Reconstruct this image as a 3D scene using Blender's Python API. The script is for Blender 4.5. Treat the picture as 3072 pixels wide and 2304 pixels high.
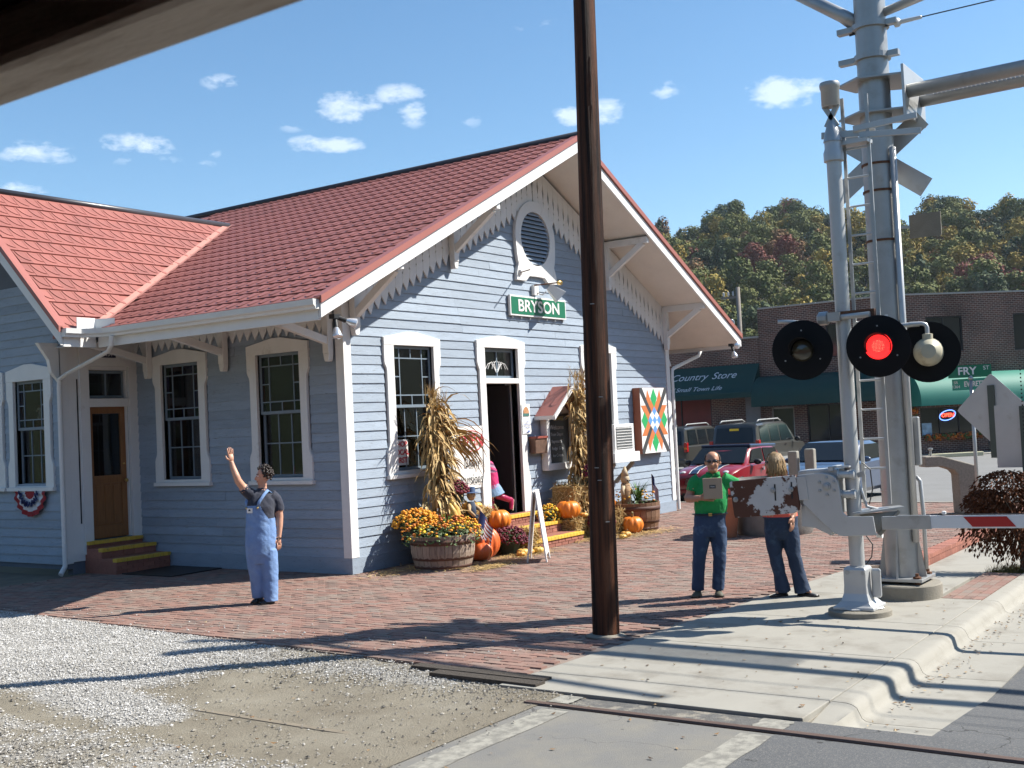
import bpy, bmesh, math, random
from mathutils import Vector, Matrix
from mathutils.kdtree import KDTree
from mathutils import noise as mnoise
S = bpy.context.scene
for o in list(bpy.data.objects): bpy.data.objects.remove(o)
rnd = random.Random(7)
rad = math.radians
HAZE = .00013
# ------------------------------------------------------------------ camera
cd = bpy.data.cameras.new('camera'); cam = bpy.data.objects.new('camera', cd)
S.collection.objects.link(cam); S.camera = cam
cd.sensor_width = 36; cd.lens = 40.19; cd.clip_start = 0.05; cd.clip_end = 9000; cd.dof.use_dof = True; cd.dof.focus_distance = 15; cd.dof.aperture_fstop = 11
_r = Vector((0.56968963, -0.82047218, -0.04774015)); _u = Vector((-0.00174361, -0.05929439, 0.99823902)); _d = Vector((0.82185807, 0.56860317, 0.03520999))
CAM = Vector((-12.3984, -11.5675, 2.0763))
cam.matrix_world = Matrix(((_r.x, _u.x, -_d.x, CAM.x), (_r.y, _u.y, -_d.y, CAM.y), (_r.z, _u.z, -_d.z, CAM.z), (0, 0, 0, 1)))
# ------------------------------------------------------------------ sky and sun
SUN = Vector((0.70, -0.73, 1.0)).normalized()          # towards the sun
el = math.asin(SUN.z); az = math.atan2(SUN.x, SUN.y)
w = bpy.data.worlds.new('World'); S.world = w; w.use_nodes = True
nt = w.node_tree; nt.nodes.clear()
def N(t, **k):
    n = nt.nodes.new(t)
    for a, b in k.items(): setattr(n, a, b)
    return n
sky = N('ShaderNodeTexSky', sky_type='NISHITA', sun_disc=False, sun_elevation=el, sun_rotation=az, altitude=500, air_density=1.0, dust_density=0.3, ozone_density=2.2)
bg = N('ShaderNodeBackground'); bg.inputs['Strength'].default_value = 0.096
tc = N('ShaderNodeTexCoord')
hsv = N('ShaderNodeHueSaturation'); hsv.inputs['Saturation'].default_value = 1.14; hsv.inputs['Value'].default_value = 1.04; hsv.inputs['Hue'].default_value = .494
nt.links.new(sky.outputs[0], hsv.inputs['Color'])
# small fair-weather clouds: each an irregular puff at its own compass bearing and height
def cloud_mask():
    tot = None
    nz = N('ShaderNodeTexNoise'); nz.inputs['Scale'].default_value = 34; nz.inputs['Detail'].default_value = 7; nz.inputs['Roughness'].default_value = .62
    mp = N('ShaderNodeMapping'); mp.inputs['Scale'].default_value = (1, 1, 2.2)
    nt.links.new(tc.outputs['Generated'], mp.inputs[0]); nt.links.new(mp.outputs[0], nz.inputs[0])
    for (b, e, wd, ht, den) in CLOUDS:
        b, e = rad(b), rad(e)
        c = Vector((math.sin(b)*math.cos(e), math.cos(b)*math.cos(e), math.sin(e)))
        rt = Vector((math.cos(b), -math.sin(b), 0)); up = rt.cross(c) * -1
        sb = N('ShaderNodeVectorMath', operation='SUBTRACT'); sb.inputs[1].default_value = c; nt.links.new(tc.outputs['Generated'], sb.inputs[0])
        def dot(v, s):
            d = N('ShaderNodeVectorMath', operation='DOT_PRODUCT'); d.inputs[1].default_value = v / rad(s); nt.links.new(sb.outputs[0], d.inputs[0])
            p = N('ShaderNodeMath', operation='MULTIPLY'); nt.links.new(d.outputs['Value'], p.inputs[0]); nt.links.new(d.outputs['Value'], p.inputs[1]); return p
        a = N('ShaderNodeMath', operation='ADD'); p, q = dot(rt, wd), dot(up, ht)
        nt.links.new(p.outputs[0], a.inputs[0]); nt.links.new(q.outputs[0], a.inputs[1])
        f = N('ShaderNodeMapRange', clamp=True); f.inputs[1].default_value = 1.0; f.inputs[2].default_value = 0.0; f.inputs[3].default_value = 0; f.inputs[4].default_value = den*.62
        nt.links.new(a.outputs[0], f.inputs[0])
        if tot is None: tot = f
        else:
            m = N('ShaderNodeMath', operation='MAXIMUM'); nt.links.new(tot.outputs[0], m.inputs[0]); nt.links.new(f.outputs[0], m.inputs[1]); tot = m
    sh = N('ShaderNodeMath', operation='MULTIPLY_ADD'); sh.inputs[1].default_value = 4.4; sh.inputs[2].default_value = -2.62
    nt.links.new(nz.outputs[0], sh.inputs[0])
    sm = N('ShaderNodeMath', operation='ADD'); nt.links.new(sh.outputs[0], sm.inputs[0]); nt.links.new(tot.outputs[0], sm.inputs[1])
    ga = N('ShaderNodeMath', operation='MINIMUM', use_clamp=True); nt.links.new(sm.outputs[0], ga.inputs[0]); nt.links.new(tot.outputs[0], ga.inputs[1])
    ad = N('ShaderNodeMath', operation='MULTIPLY', use_clamp=True); ad.inputs[1].default_value = .44; nt.links.new(ga.outputs[0], ad.inputs[0])
    return ad
CLOUDS = [(33.07,13.51,2.21,.58,1.9),(32.02,11.75,1.73,.58,1.6),(31.73,11.7,1.15,.48,1.2),(37.69,14.05,2.21,.58,2.0),(37.82,13.32,2.11,.31,.5),(40.79,13.65,.77,.35,1.1),(40.69,13.21,.77,.31,1.1),
          (46.45,14.13,2.21,.5,2.3),(46.94,14.0,1.73,.35,2.2),(47.76,15.8,1.92,.92,2.4),(50.29,16.39,1.44,.61,1.9),(51.0,15.58,.86,.86,1.6),(45.54,15.89,.58,.27,.6),(44.93,14.92,.67,.29,.7),(41.63,16.95,1.06,.48,1.3),
          (53.67,15.03,.96,.38,.6),(58.89,15.01,1.06,.61,2.2),(60.74,15.05,1.35,.77,2.2),(63.95,15.93,1.06,.54,1.5),(69.45,15.28,2.11,.92,2.4),(68.45,14.72,1.15,.38,1.6),(65.57,15.29,.96,.27,.6),(57.44,19.37,1.15,.48,.5)]
cl = cloud_mask()
mx = N('ShaderNodeMix', data_type='RGBA'); mx.inputs['B'].default_value = (8.6, 9.0, 9.4, 1)
nt.links.new(cl.outputs[0], mx.inputs['Factor']); nt.links.new(hsv.outputs[0], mx.inputs['A'])
out = N('ShaderNodeOutputWorld'); nt.links.new(mx.outputs['Result'], bg.inputs[0]); nt.links.new(bg.outputs[0], out.inputs[0])
sd = bpy.data.lights.new('sun', 'SUN'); sd.energy = 5.0; sd.angle = rad(.53); sd.color = (1, .955, .87)
sun = bpy.data.objects.new('sun', sd); S.collection.objects.link(sun); sun.location = (20, -20, 40)
sun.rotation_euler = SUN.to_track_quat('Z', 'Y').to_euler()
S.view_settings.view_transform = 'Standard'; S.view_settings.look = 'None'; S.view_settings.exposure = 0.85; S.view_settings.gamma = 1; S.view_settings.use_curve_mapping = False
S.render.engine = 'CYCLES'; S.cycles.max_bounces = 6; S.cycles.diffuse_bounces = 2; S.cycles.transparent_max_bounces = 12; S.cycles.caustics_reflective = False; S.cycles.caustics_refractive = False

# ------------------------------------------------------------------ helpers
COL = S.collection
class MB:
    """collects geometry; build() links it as ONE mesh object"""
    def __init__(s): s.v = []; s.f = []; s.m = []; s.mi = 0
    def add(s, vs, fs):
        b = len(s.v); s.v += [tuple(p) for p in vs]
        for f in fs: s.f.append([b+i for i in f]); s.m.append(s.mi)
        return s
    def box(s, x0, x1, y0, y1, z0, z1):
        return s.add([(x0,y0,z0),(x1,y0,z0),(x1,y1,z0),(x0,y1,z0),(x0,y0,z1),(x1,y0,z1),(x1,y1,z1),(x0,y1,z1)],
              [(0,3,2,1),(4,5,6,7),(0,1,5,4),(1,2,6,5),(2,3,7,6),(3,0,4,7)])
    def beam(s, a, b, w, h, up=(0,0,1)):
        a, b = Vector(a), Vector(b); d = (b-a).normalized(); u = Vector(up)
        r = d.cross(u)
        if r.length < 1e-4: r = d.cross(Vector((1,0,0)))
        r.normalize(); u = r.cross(d)
        vs = [p + r*sx*w/2 + u*sy*h/2 for p in (a, b) for sx, sy in ((-1,-1),(1,-1),(1,1),(-1,1))]
        return s.add(vs, [(3,2,1,0),(4,5,6,7),(0,1,5,4),(1,2,6,5),(2,3,7,6),(3,0,4,7)])
    def quad(s, a, b, c, d): return s.add([a,b,c,d], [(0,1,2,3)])
    def prism(s, pts, ex):
        """polygon pts (3-D, one plane) extruded by vector ex; winding so that normals point out when pts are counter-clockwise seen against ex"""
        n = len(pts); ex = Vector(ex); vs = [Vector(p) for p in pts]; vs2 = [p+ex for p in vs]
        nrm = Vector((0,0,0))
        for i in range(n): nrm += vs[i].cross(vs[(i+1)%n])
        fs = [tuple(range(n-1,-1,-1)), tuple(range(n,2*n))] + [(i,(i+1)%n,n+(i+1)%n,n+i) for i in range(n)]
        if nrm.dot(ex) < 0: fs = [f[::-1] for f in fs]
        return s.add(vs+vs2, fs)
    def tube(s, pts, rs, n=10, cap=True, sq=1.0, up=None):
        pts = [Vector(p) for p in pts]
        if not hasattr(rs, '__len__'): rs = [rs]*len(pts)
        b = len(s.v); ref = None
        for i, p in enumerate(pts):
            d = (pts[min(i+1,len(pts)-1)] - pts[max(i-1,0)]).normalized()
            if ref is None:
                ref = Vector(up) if up else (Vector((0,0,1)) if abs(d.z) < .9 else Vector((1,0,0)))
            x = ref - d*ref.dot(d)
            if x.length < 1e-5: x = d.orthogonal()
            x.normalize(); y = d.cross(x); ref = x
            ra, rb = (rs[i] if hasattr(rs[i], '__len__') else (rs[i], rs[i]*sq))
            for k in range(n):
                t = 2*math.pi*k/n; s.v.append(tuple(p + x*math.cos(t)*ra + y*math.sin(t)*rb))
        for i in range(len(pts)-1):
            for k in range(n):
                k2 = (k+1)%n; s.f.append([b+i*n+k, b+i*n+k2, b+(i+1)*n+k2, b+(i+1)*n+k]); s.m.append(s.mi)
        if cap:
            s.f.append([b+k for k in range(n-1,-1,-1)]); s.m.append(s.mi)
            e = b+(len(pts)-1)*n; s.f.append([e+k for k in range(n)]); s.m.append(s.mi)
        return s
    def lathe(s, prof, n=24, c=(0,0,0), axis='z', capb=True, capt=True, mod=None):
        """prof: list of (radius, height)"""
        b = len(s.v); c = Vector(c)
        for (r, h) in prof:
            for k in range(n):
                t = 2*math.pi*k/n; q = mod(t, r, h) if mod else r
                x, y = q*math.cos(t), q*math.sin(t)
                p = {'z': (x,y,h), 'x': (h,x,y), 'y': (y,h,x)}[axis]
                s.v.append(tuple(c+Vector(p)))
        m = len(prof)
        for i in range(m-1):
            for k in range(n):
                k2 = (k+1)%n; s.f.append([b+i*n+k, b+i*n+k2, b+(i+1)*n+k2, b+(i+1)*n+k]); s.m.append(s.mi)
        if capb: s.f.append([b+k for k in range(n-1,-1,-1)]); s.m.append(s.mi)
        if capt: s.f.append([b+(m-1)*n+k for k in range(n)]); s.m.append(s.mi)
        return s
    def ball(s, c, r, n=10, m=6):
        rx, ry, rz = r if hasattr(r, '__len__') else (r, r, r)
        c = Vector(c); b = len(s.v)
        for i in range(1, m):
            a = math.pi*i/m
            for k in range(n):
                t = 2*math.pi*k/n; s.v.append((c.x+rx*math.sin(a)*math.cos(t), c.y+ry*math.sin(a)*math.sin(t), c.z-rz*math.cos(a)))
        lo = len(s.v); s.v.append((c.x,c.y,c.z-rz)); hi = len(s.v); s.v.append((c.x,c.y,c.z+rz))
        for i in range(m-2):
            for k in range(n):
                k2 = (k+1)%n; s.f.append([b+i*n+k, b+i*n+k2, b+(i+1)*n+k2, b+(i+1)*n+k]); s.m.append(s.mi)
        for k in range(n):
            k2 = (k+1)%n
            s.f.append([lo, b+k2, b+k]); s.m.append(s.mi)
            s.f.append([hi, b+(m-2)*n+k, b+(m-2)*n+k2]); s.m.append(s.mi)
        return s
    def mesh(s, name, mats, smooth=False):
        me = bpy.data.meshes.new(name); me.from_pydata(s.v, [], s.f)
        if not isinstance(mats, (list, tuple)): mats = [mats]
        for m in mats: me.materials.append(m)
        if any(s.m): me.polygons.foreach_set('material_index', s.m)
        if smooth:
            me.polygons.foreach_set('use_smooth', [True]*len(me.polygons))
            if smooth is not True: me.set_sharp_from_angle(angle=rad(smooth))
        me.update(); return me
    def build(s, name, mats, parent=None, smooth=False, bevel=0, **k):
        return link(name, s.mesh(name, mats, smooth), parent, bevel=bevel, **k)
def link(name, me, parent=None, loc=None, rot=None, bevel=0, **tags):
    o = bpy.data.objects.new(name, me); COL.objects.link(o)
    if parent: o.parent = parent
    if loc: o.location = loc
    if rot: o.rotation_euler = rot
    if bevel:
        b = o.modifiers.new('b', 'BEVEL'); b.width = bevel; b.segments = 2; b.limit_method = 'ANGLE'; b.angle_limit = rad(40)
    for a, v in tags.items(): o[a] = v
    return o
def tag(o, label, cat, group=None):
    o['label'] = label; o['category'] = cat
    if group: o['group'] = group
    return o
def thing(name, label, cat, loc=(0,0,0), rz=0, group=None):
    o = bpy.data.objects.new(name, None); COL.objects.link(o); o.location = loc; o.rotation_euler = (0,0,rz); o.empty_display_size = .2
    return tag(o, label, cat, group)
def copy_tree(o, parent=None):
    c = o.copy(); COL.objects.link(c); c.parent = parent
    for ch in list(o.children): copy_tree(ch, c)
    return c
def text(name, body, size, mat, parent, loc, rot, ext=.004, align='CENTER', sx=1.0, shear=0, bold=0):
    cu = bpy.data.curves.new(name, 'FONT'); cu.body = body; cu.size = size; cu.align_x = align; cu.align_y = 'CENTER'; cu.extrude = ext; cu.shear = shear; cu.offset = bold
    cu.materials.append(mat)
    tmp = bpy.data.objects.new(name, cu); COL.objects.link(tmp); bpy.context.view_layer.update()
    me = bpy.data.meshes.new_from_object(tmp.evaluated_get(bpy.context.evaluated_depsgraph_get())); bpy.data.objects.remove(tmp)
    o = link(name, me, parent, loc, rot); o.scale = (sx,1,1)
    return o

# ------------------------------------------------------------------ materials
def mat(name, col, rough=.6, var=.0, vs=6.0, bump=.0, bs=40.0, metal=0.0, spec=.5, obj=0.0, dirt=None, ds=3.0, dt=(.5,.62), stretch=(1,1,1), coat=0, sheen=0, attr=None, emit=None, sub=0, crack=None):
    """procedural surface: base colour varied by noise (var), per-object value shift (obj), stains (dirt colour), fine relief (bump)"""
    m = bpy.data.materials.new(name); m.use_nodes = True; t = m.node_tree; p = t.nodes['Principled BSDF']
    def n(k, **a):
        x = t.nodes.new(k)
        for q, v in a.items(): setattr(x, q, v)
        return x
    L = t.links.new
    p.inputs['Roughness'].default_value = rough; p.inputs['Metallic'].default_value = metal; p.inputs['Specular IOR Level'].default_value = spec
    p.inputs['Coat Weight'].default_value = coat; p.inputs['Sheen Weight'].default_value = sheen
    c4 = (*col, 1)
    co = n('ShaderNodeTexCoord'); mp = n('ShaderNodeMapping'); mp.inputs['Scale'].default_value = stretch; L(co.outputs['Object'], mp.inputs[0])
    if obj or attr:
        o0 = n('ShaderNodeObjectInfo'); ml = n('ShaderNodeMath', operation='MULTIPLY'); ml.inputs[1].default_value = 61.7; L(o0.outputs['Random'], ml.inputs[0]); L(ml.outputs[0], mp.inputs['Location'])
    rgb = n('ShaderNodeRGB'); rgb.outputs[0].default_value = c4; cur = rgb.outputs[0]
    def noise(sc, det=5, ro=.6):
        z = n('ShaderNodeTexNoise'); z.inputs['Scale'].default_value = sc; z.inputs['Detail'].default_value = det; z.inputs['Roughness'].default_value = ro; L(mp.outputs[0], z.inputs[0]); return z
    def val(fac_sock, lo, hi, src):
        mr = n('ShaderNodeMapRange'); mr.inputs[1].default_value = 0; mr.inputs[2].default_value = 1; mr.inputs[3].default_value = lo; mr.inputs[4].default_value = hi; L(fac_sock, mr.inputs[0])
        h = n('ShaderNodeHueSaturation'); L(src, h.inputs['Color']); L(mr.outputs[0], h.inputs['Value']); return h.outputs[0]
    if var:
        z = noise(vs); cur = val(z.outputs[0], 1-var*1.8, 1+var*1.8, cur)
    if obj:
        oi = n('ShaderNodeObjectInfo'); cur = val(oi.outputs['Random'], 1-obj, 1+obj, cur)
    if attr:
        at = n('ShaderNodeAttribute', attribute_name='rnd'); cr = n('ShaderNodeValToRGB'); L(at.outputs['Fac'], cr.inputs[0])
        el_ = cr.color_ramp.elements
        for i, c in enumerate(attr):
            e = el_[i] if i < 2 else el_.new(.5)
            e.position = i/(len(attr)-1) if i < 2 else e.position; e.color = (*c, 1)
        for i, e in enumerate(sorted(range(len(attr)))):
            pass
        cols = attr; 
        while len(el_) > 2: el_.remove(el_[-1])
        el_[0].position = 0; el_[0].color = (*cols[0], 1); el_[1].position = 1; el_[1].color = (*cols[-1], 1)
        for i in range(1, len(cols)-1):
            e = el_.new(i/(len(cols)-1)); e.color = (*cols[i], 1)
        if var: cur = val(z.outputs[0], 1-var*1.8, 1+var*1.8, cr.outputs[0])
        else: cur = cr.outputs[0]
    if dirt:
        z2 = noise(ds, 6, .65); mr = n('ShaderNodeMapRange', clamp=True); mr.inputs[1].default_value = dt[0]; mr.inputs[2].default_value = dt[1]; L(z2.outputs[0], mr.inputs[0])
        mi = n('ShaderNodeMix', data_type='RGBA'); L(mr.outputs[0], mi.inputs['Factor']); L(cur, mi.inputs['A']); mi.inputs['B'].default_value = (*dirt, 1); cur = mi.outputs['Result']
    if crack:
        zc = noise(crack[0]*2.2, 4); vm = n('ShaderNodeVectorMath', operation='MULTIPLY_ADD'); L(zc.outputs['Color'], vm.inputs[0]); vm.inputs[1].default_value = (.35/crack[0],)*3; L(mp.outputs[0], vm.inputs[2])
        vo = n('ShaderNodeTexVoronoi', feature='DISTANCE_TO_EDGE'); vo.inputs['Scale'].default_value = crack[0]; L(vm.outputs[0], vo.inputs['Vector'])
        zk = noise(crack[0]*.9, 2); th = n('ShaderNodeMapRange', clamp=True); th.inputs[1].default_value = .45; th.inputs[2].default_value = .62; th.inputs[3].default_value = 0; th.inputs[4].default_value = crack[1]*crack[0]; L(zk.outputs[0], th.inputs[0])
        lt = n('ShaderNodeMath', operation='LESS_THAN'); L(vo.outputs['Distance'], lt.inputs[0]); L(th.outputs[0], lt.inputs[1])
        mk = n('ShaderNodeMix', data_type='RGBA'); L(lt.outputs[0], mk.inputs['Factor']); L(cur, mk.inputs['A']); mk.inputs['B'].default_value = (*crack[2], 1); cur = mk.outputs['Result']
    L(cur, p.inputs['Base Color'])
    if bump:
        z3 = noise(bs, 6, .65); b = n('ShaderNodeBump'); b.inputs['Strength'].default_value = bump; b.inputs['Distance'].default_value = .02; L(z3.outputs[0], b.inputs['Height']); L(b.outputs[0], p.inputs['Normal'])
    if emit:
        p.inputs['Emission Color'].default_value = (*emit[0], 1); p.inputs['Emission Strength'].default_value = emit[1]
    if sub: p.inputs['Subsurface Weight'].default_value = sub; p.inputs['Subsurface Radius'].default_value = (.02,.008,.004)
    return m
def glass(name, tint=(1,1,1), thru=.75):
    m = bpy.data.materials.new(name); m.use_nodes = True; t = m.node_tree; t.nodes.clear(); L = t.links.new
    o = t.nodes.new('ShaderNodeOutputMaterial'); mx = t.nodes.new('ShaderNodeMixShader'); tr = t.nodes.new('ShaderNodeBsdfTransparent'); gl = t.nodes.new('ShaderNodeBsdfGlossy')
    lw = t.nodes.new('ShaderNodeLayerWeight'); pw = t.nodes.new('ShaderNodeMath'); pw.operation = 'POWER'; pw.inputs[1].default_value = 4.5; L(lw.outputs['Facing'], pw.inputs[0])
    ma = t.nodes.new('ShaderNodeMath'); ma.operation = 'MULTIPLY_ADD'; ma.inputs[1].default_value = .8; ma.inputs[2].default_value = .05; ma.use_clamp = True
    tr.inputs[0].default_value = (*[c*thru for c in tint], 1); gl.inputs['Roughness'].default_value = .02; gl.inputs[0].default_value = (.85,.9,.95,1)
    nz = t.nodes.new('ShaderNodeTexNoise'); nz.inputs['Scale'].default_value = 3; b = t.nodes.new('ShaderNodeBump'); b.inputs['Strength'].default_value = .04; L(nz.outputs[0], b.inputs['Height']); L(b.outputs[0], gl.inputs['Normal'])
    L(pw.outputs[0], ma.inputs[0]); L(ma.outputs[0], mx.inputs[0]); L(tr.outputs[0], mx.inputs[1]); L(gl.outputs[0], mx.inputs[2]); L(mx.outputs[0], o.inputs[0])
    return m
M = {}
M['white'] = mat('white_paint', (.78,.77,.75), .5, .04, 5, .12, 60, dirt=(.5,.48,.44), ds=2.5, dt=(.62,.8))
M['clap'] = mat('blue_grey_clapboard_paint', (.305,.365,.44), .55, .11, 3, .4, 30, obj=.09, dirt=(.20,.225,.26), ds=9, dt=(.58,.72), stretch=(1,1,5))
M['sash'] = mat('sash_paint', (.19,.24,.29), .45, .06, 8)
M['back'] = mat('sheathing', (.12,.14,.17), .8, .1)
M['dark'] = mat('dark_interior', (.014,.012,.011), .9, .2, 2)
M['pane'] = glass('clear_glass', (1,1,1), .7)
M['pane_g'] = glass('green_stained_glass', (.15,.55,.3), .7); M['pane_b'] = glass('blue_stained_glass', (.12,.14,.6), .7); M['pane_r'] = glass('amber_stained_glass', (.6,.2,.08), .7)
M['shingle'] = mat('red_metal_shingle', (.325,.118,.095), .50, .10, 2.0, .15, 80, obj=.11, dirt=(.25,.095,.08), ds=2.2, dt=(.5,.75), spec=.4)
M['redtrim'] = mat('red_metal_trim', (.36,.13,.105), .42, .05, 2)
M['blackcap'] = mat('ridge_metal', (.05,.05,.06), .35, .1)
M['gutter'] = mat('white_gutter_metal', (.74,.74,.72), .3, .05, 2, dirt=(.5,.48,.44), ds=2, dt=(.6,.85))
M['soffit'] = mat('soffit_boards', (.74,.70,.64), .65, .06, 3, .2, 30, stretch=(1,1,1), dirt=(.45,.41,.36), ds=5, dt=(.66,.8))
M['woodoor'] = mat('varnished_oak_door', (.27,.115,.035), .35, .25, 4, .2, 30, stretch=(12,12,1))
M['brickred'] = mat('red_brick', (.33,.13,.09), .85, .15, 20, .4, 90, obj=.2)
M['mortar'] = mat('mortar', (.42,.38,.34), .9, .1, 20, .3, 80)
M['yellow'] = mat('yellow_step_paint', (.72,.46,.06), .55, .1, 8, .2, 40, dirt=(.45,.30,.10), ds=9, dt=(.55,.7))
M['black'] = mat('black_paint', (.015,.015,.016), .5, .1)
M['rust'] = mat('rust', (.14,.06,.03), .85, .3, 8, .4, 60)
M['brass'] = mat('brass', (.6,.42,.15), .3, metal=1)
M['steel'] = mat('galvanised_steel', (.42,.425,.42), .42, .1, 5, .05, 60, metal=.55, dirt=(.33,.32,.30), ds=4, dt=(.55,.75))
M['alum'] = mat('aluminium_paint', (.52,.525,.52), .38, .06, 4, .05, 50, metal=.35, dirt=(.4,.38,.35), ds=5, dt=(.6,.8))
M['concrete'] = mat('concrete', (.31,.292,.25), .85, .06, 3, .25, 120, obj=.03, dirt=(.20,.18,.145), ds=2.2, dt=(.5,.78))
M['concdark'] = mat('weathered_concrete', (.26,.235,.19), .9, .12, 8, .4, 60)
M['asphalt'] = mat('asphalt', (.115,.115,.118), .9, .1, 1.5, .5, 160, dirt=(.19,.185,.17), ds=60, dt=(.5,.6))
M['straw'] = mat('straw', (.50,.33,.12), .75, .2, 30, obj=.12, attr=[(.36,.22,.07),(.52,.35,.13),(.66,.48,.22)])
# ================================================================== DEPOT
W = 10.4; YW = 4.83; XW = -1.45
SL = .495; ZE = 3.84; XE = -1.567; YF = -1.105                        # main roof: slope, eave height, eave and front edge
def zroof(x): return ZE + SL*(min(x, W-x) - XE)
WSL = .951; WYE = 3.65; WYR = 6.32; WXF = -2.2                        # cross wing roof
def zwing(y): return ZE + WSL*((y if y < WYR else 2*WYR-y) - WYE)
depot = thing('depot', 'old wooden railway depot with blue-grey clapboards, white trim and red shingle roof', 'building')
class Fr:
    def __init__(s, o, u, n): s.o, s.u, s.n = Vector(o), Vector(u), Vector(n)
    def __call__(s, u, z, n=0): return s.o + s.u*u + s.n*n + Vector((0,0,z))
    def box(s, mb, u0, u1, z0, z1, n0, n1):
        P = [s(u,z,n) for n in (n0,n1) for u,z in ((u0,z0),(u1,z0),(u1,z1),(u0,z1))]
        flip = s.u.cross(Vector((0,0,1))).dot(s.n) < 0
        F = [(3,2,1,0),(4,5,6,7),(0,1,5,4),(1,2,6,5),(2,3,7,6),(3,0,4,7)]
        if flip: F = [f[::-1] for f in F]
        return mb.add(P, F)
    def prism(s, mb, pts, n0, n1): return mb.prism([s(u,z,n0) for u,z in pts], s.n*(n1-n0))
GF = Fr((0,0,0), (1,0,0), (0,-1,0)); SF = Fr((0,0,0), (0,1,0), (-1,0,0))
WF = Fr((XW,YW,0), (0,1,0), (-1,0,0)); RF = Fr((XW,YW,0), (1,0,0), (0,-1,0))
HS = .235; PITCH = .1425
def backing(fr, u0, u1, z0, z1, opens, name='wall'):
    mb = MB(); us = sorted({u0, u1, *[q for o in opens for q in o[:2] if u0 < q < u1]})
    for a, b in zip(us, us[1:]):
        cur = z0
        for o in sorted((o for o in opens if o[0] <= a and o[1] >= b), key=lambda o: o[2]):
            if o[2] > cur: fr.box(mb, a, b, cur, o[2], -.13, 0)
            cur = o[3]
        if cur < z1: fr.box(mb, a, b, cur, z1, -.13, 0)
    return mb
def siding(fr, z0, z1, ext, excl, parent, maxlen=3.4):
    z = z0; k = 0
    while z < z1 - .05:
        zm = z + PITCH/2; lo, hi = ext(z + PITCH)
        if hi - lo < .15: break
        cuts = [(lo, hi)]
        for (a, b, c, d) in excl:
            if c + .06 < zm < d - .06:
                nc = []
                for (p, q) in cuts:
                    if b <= p or a >= q: nc.append((p, q)); continue
                    if a - p > .03: nc.append((p, a+.02))
                    if q - b > .03: nc.append((b-.02, q))
                cuts = nc
        for (p, q) in cuts:
            pts = [p]
            while q - pts[-1] > maxlen*1.25:
                pts.append(pts[-1] + maxlen*rnd.uniform(.55, 1.0))
            pts.append(q)
            for a, b in zip(pts, pts[1:]):
                mb = MB(); s1, s2 = rnd.uniform(-.005,.005), rnd.uniform(-.005,.005); t = rnd.uniform(.020,.027)
                A = [fr(a+.0015, z+s1, .001), fr(b-.0015, z+s2, .001), fr(b-.0015, z+s2+PITCH+.012, .001), fr(a+.0015, z+s1+PITCH+.012, .001)]
                B = [fr(a+.0015, z+s1, t), fr(b-.0015, z+s2, t), fr(b-.0015, z+s2+PITCH+.012, .007), fr(a+.0015, z+s1+PITCH+.012, .007)]
                F = [(4,5,6,7),(0,1,5,4),(1,2,6,5),(3,0,4,7)]
                if fr.u.cross(Vector((0,0,1))).dot(fr.n) < 0: F = [f[::-1] for f in F]
                mb.add(A+B, F); mb.build('clapboard', M['clap'], parent)
        z += PITCH; k += 1

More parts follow.
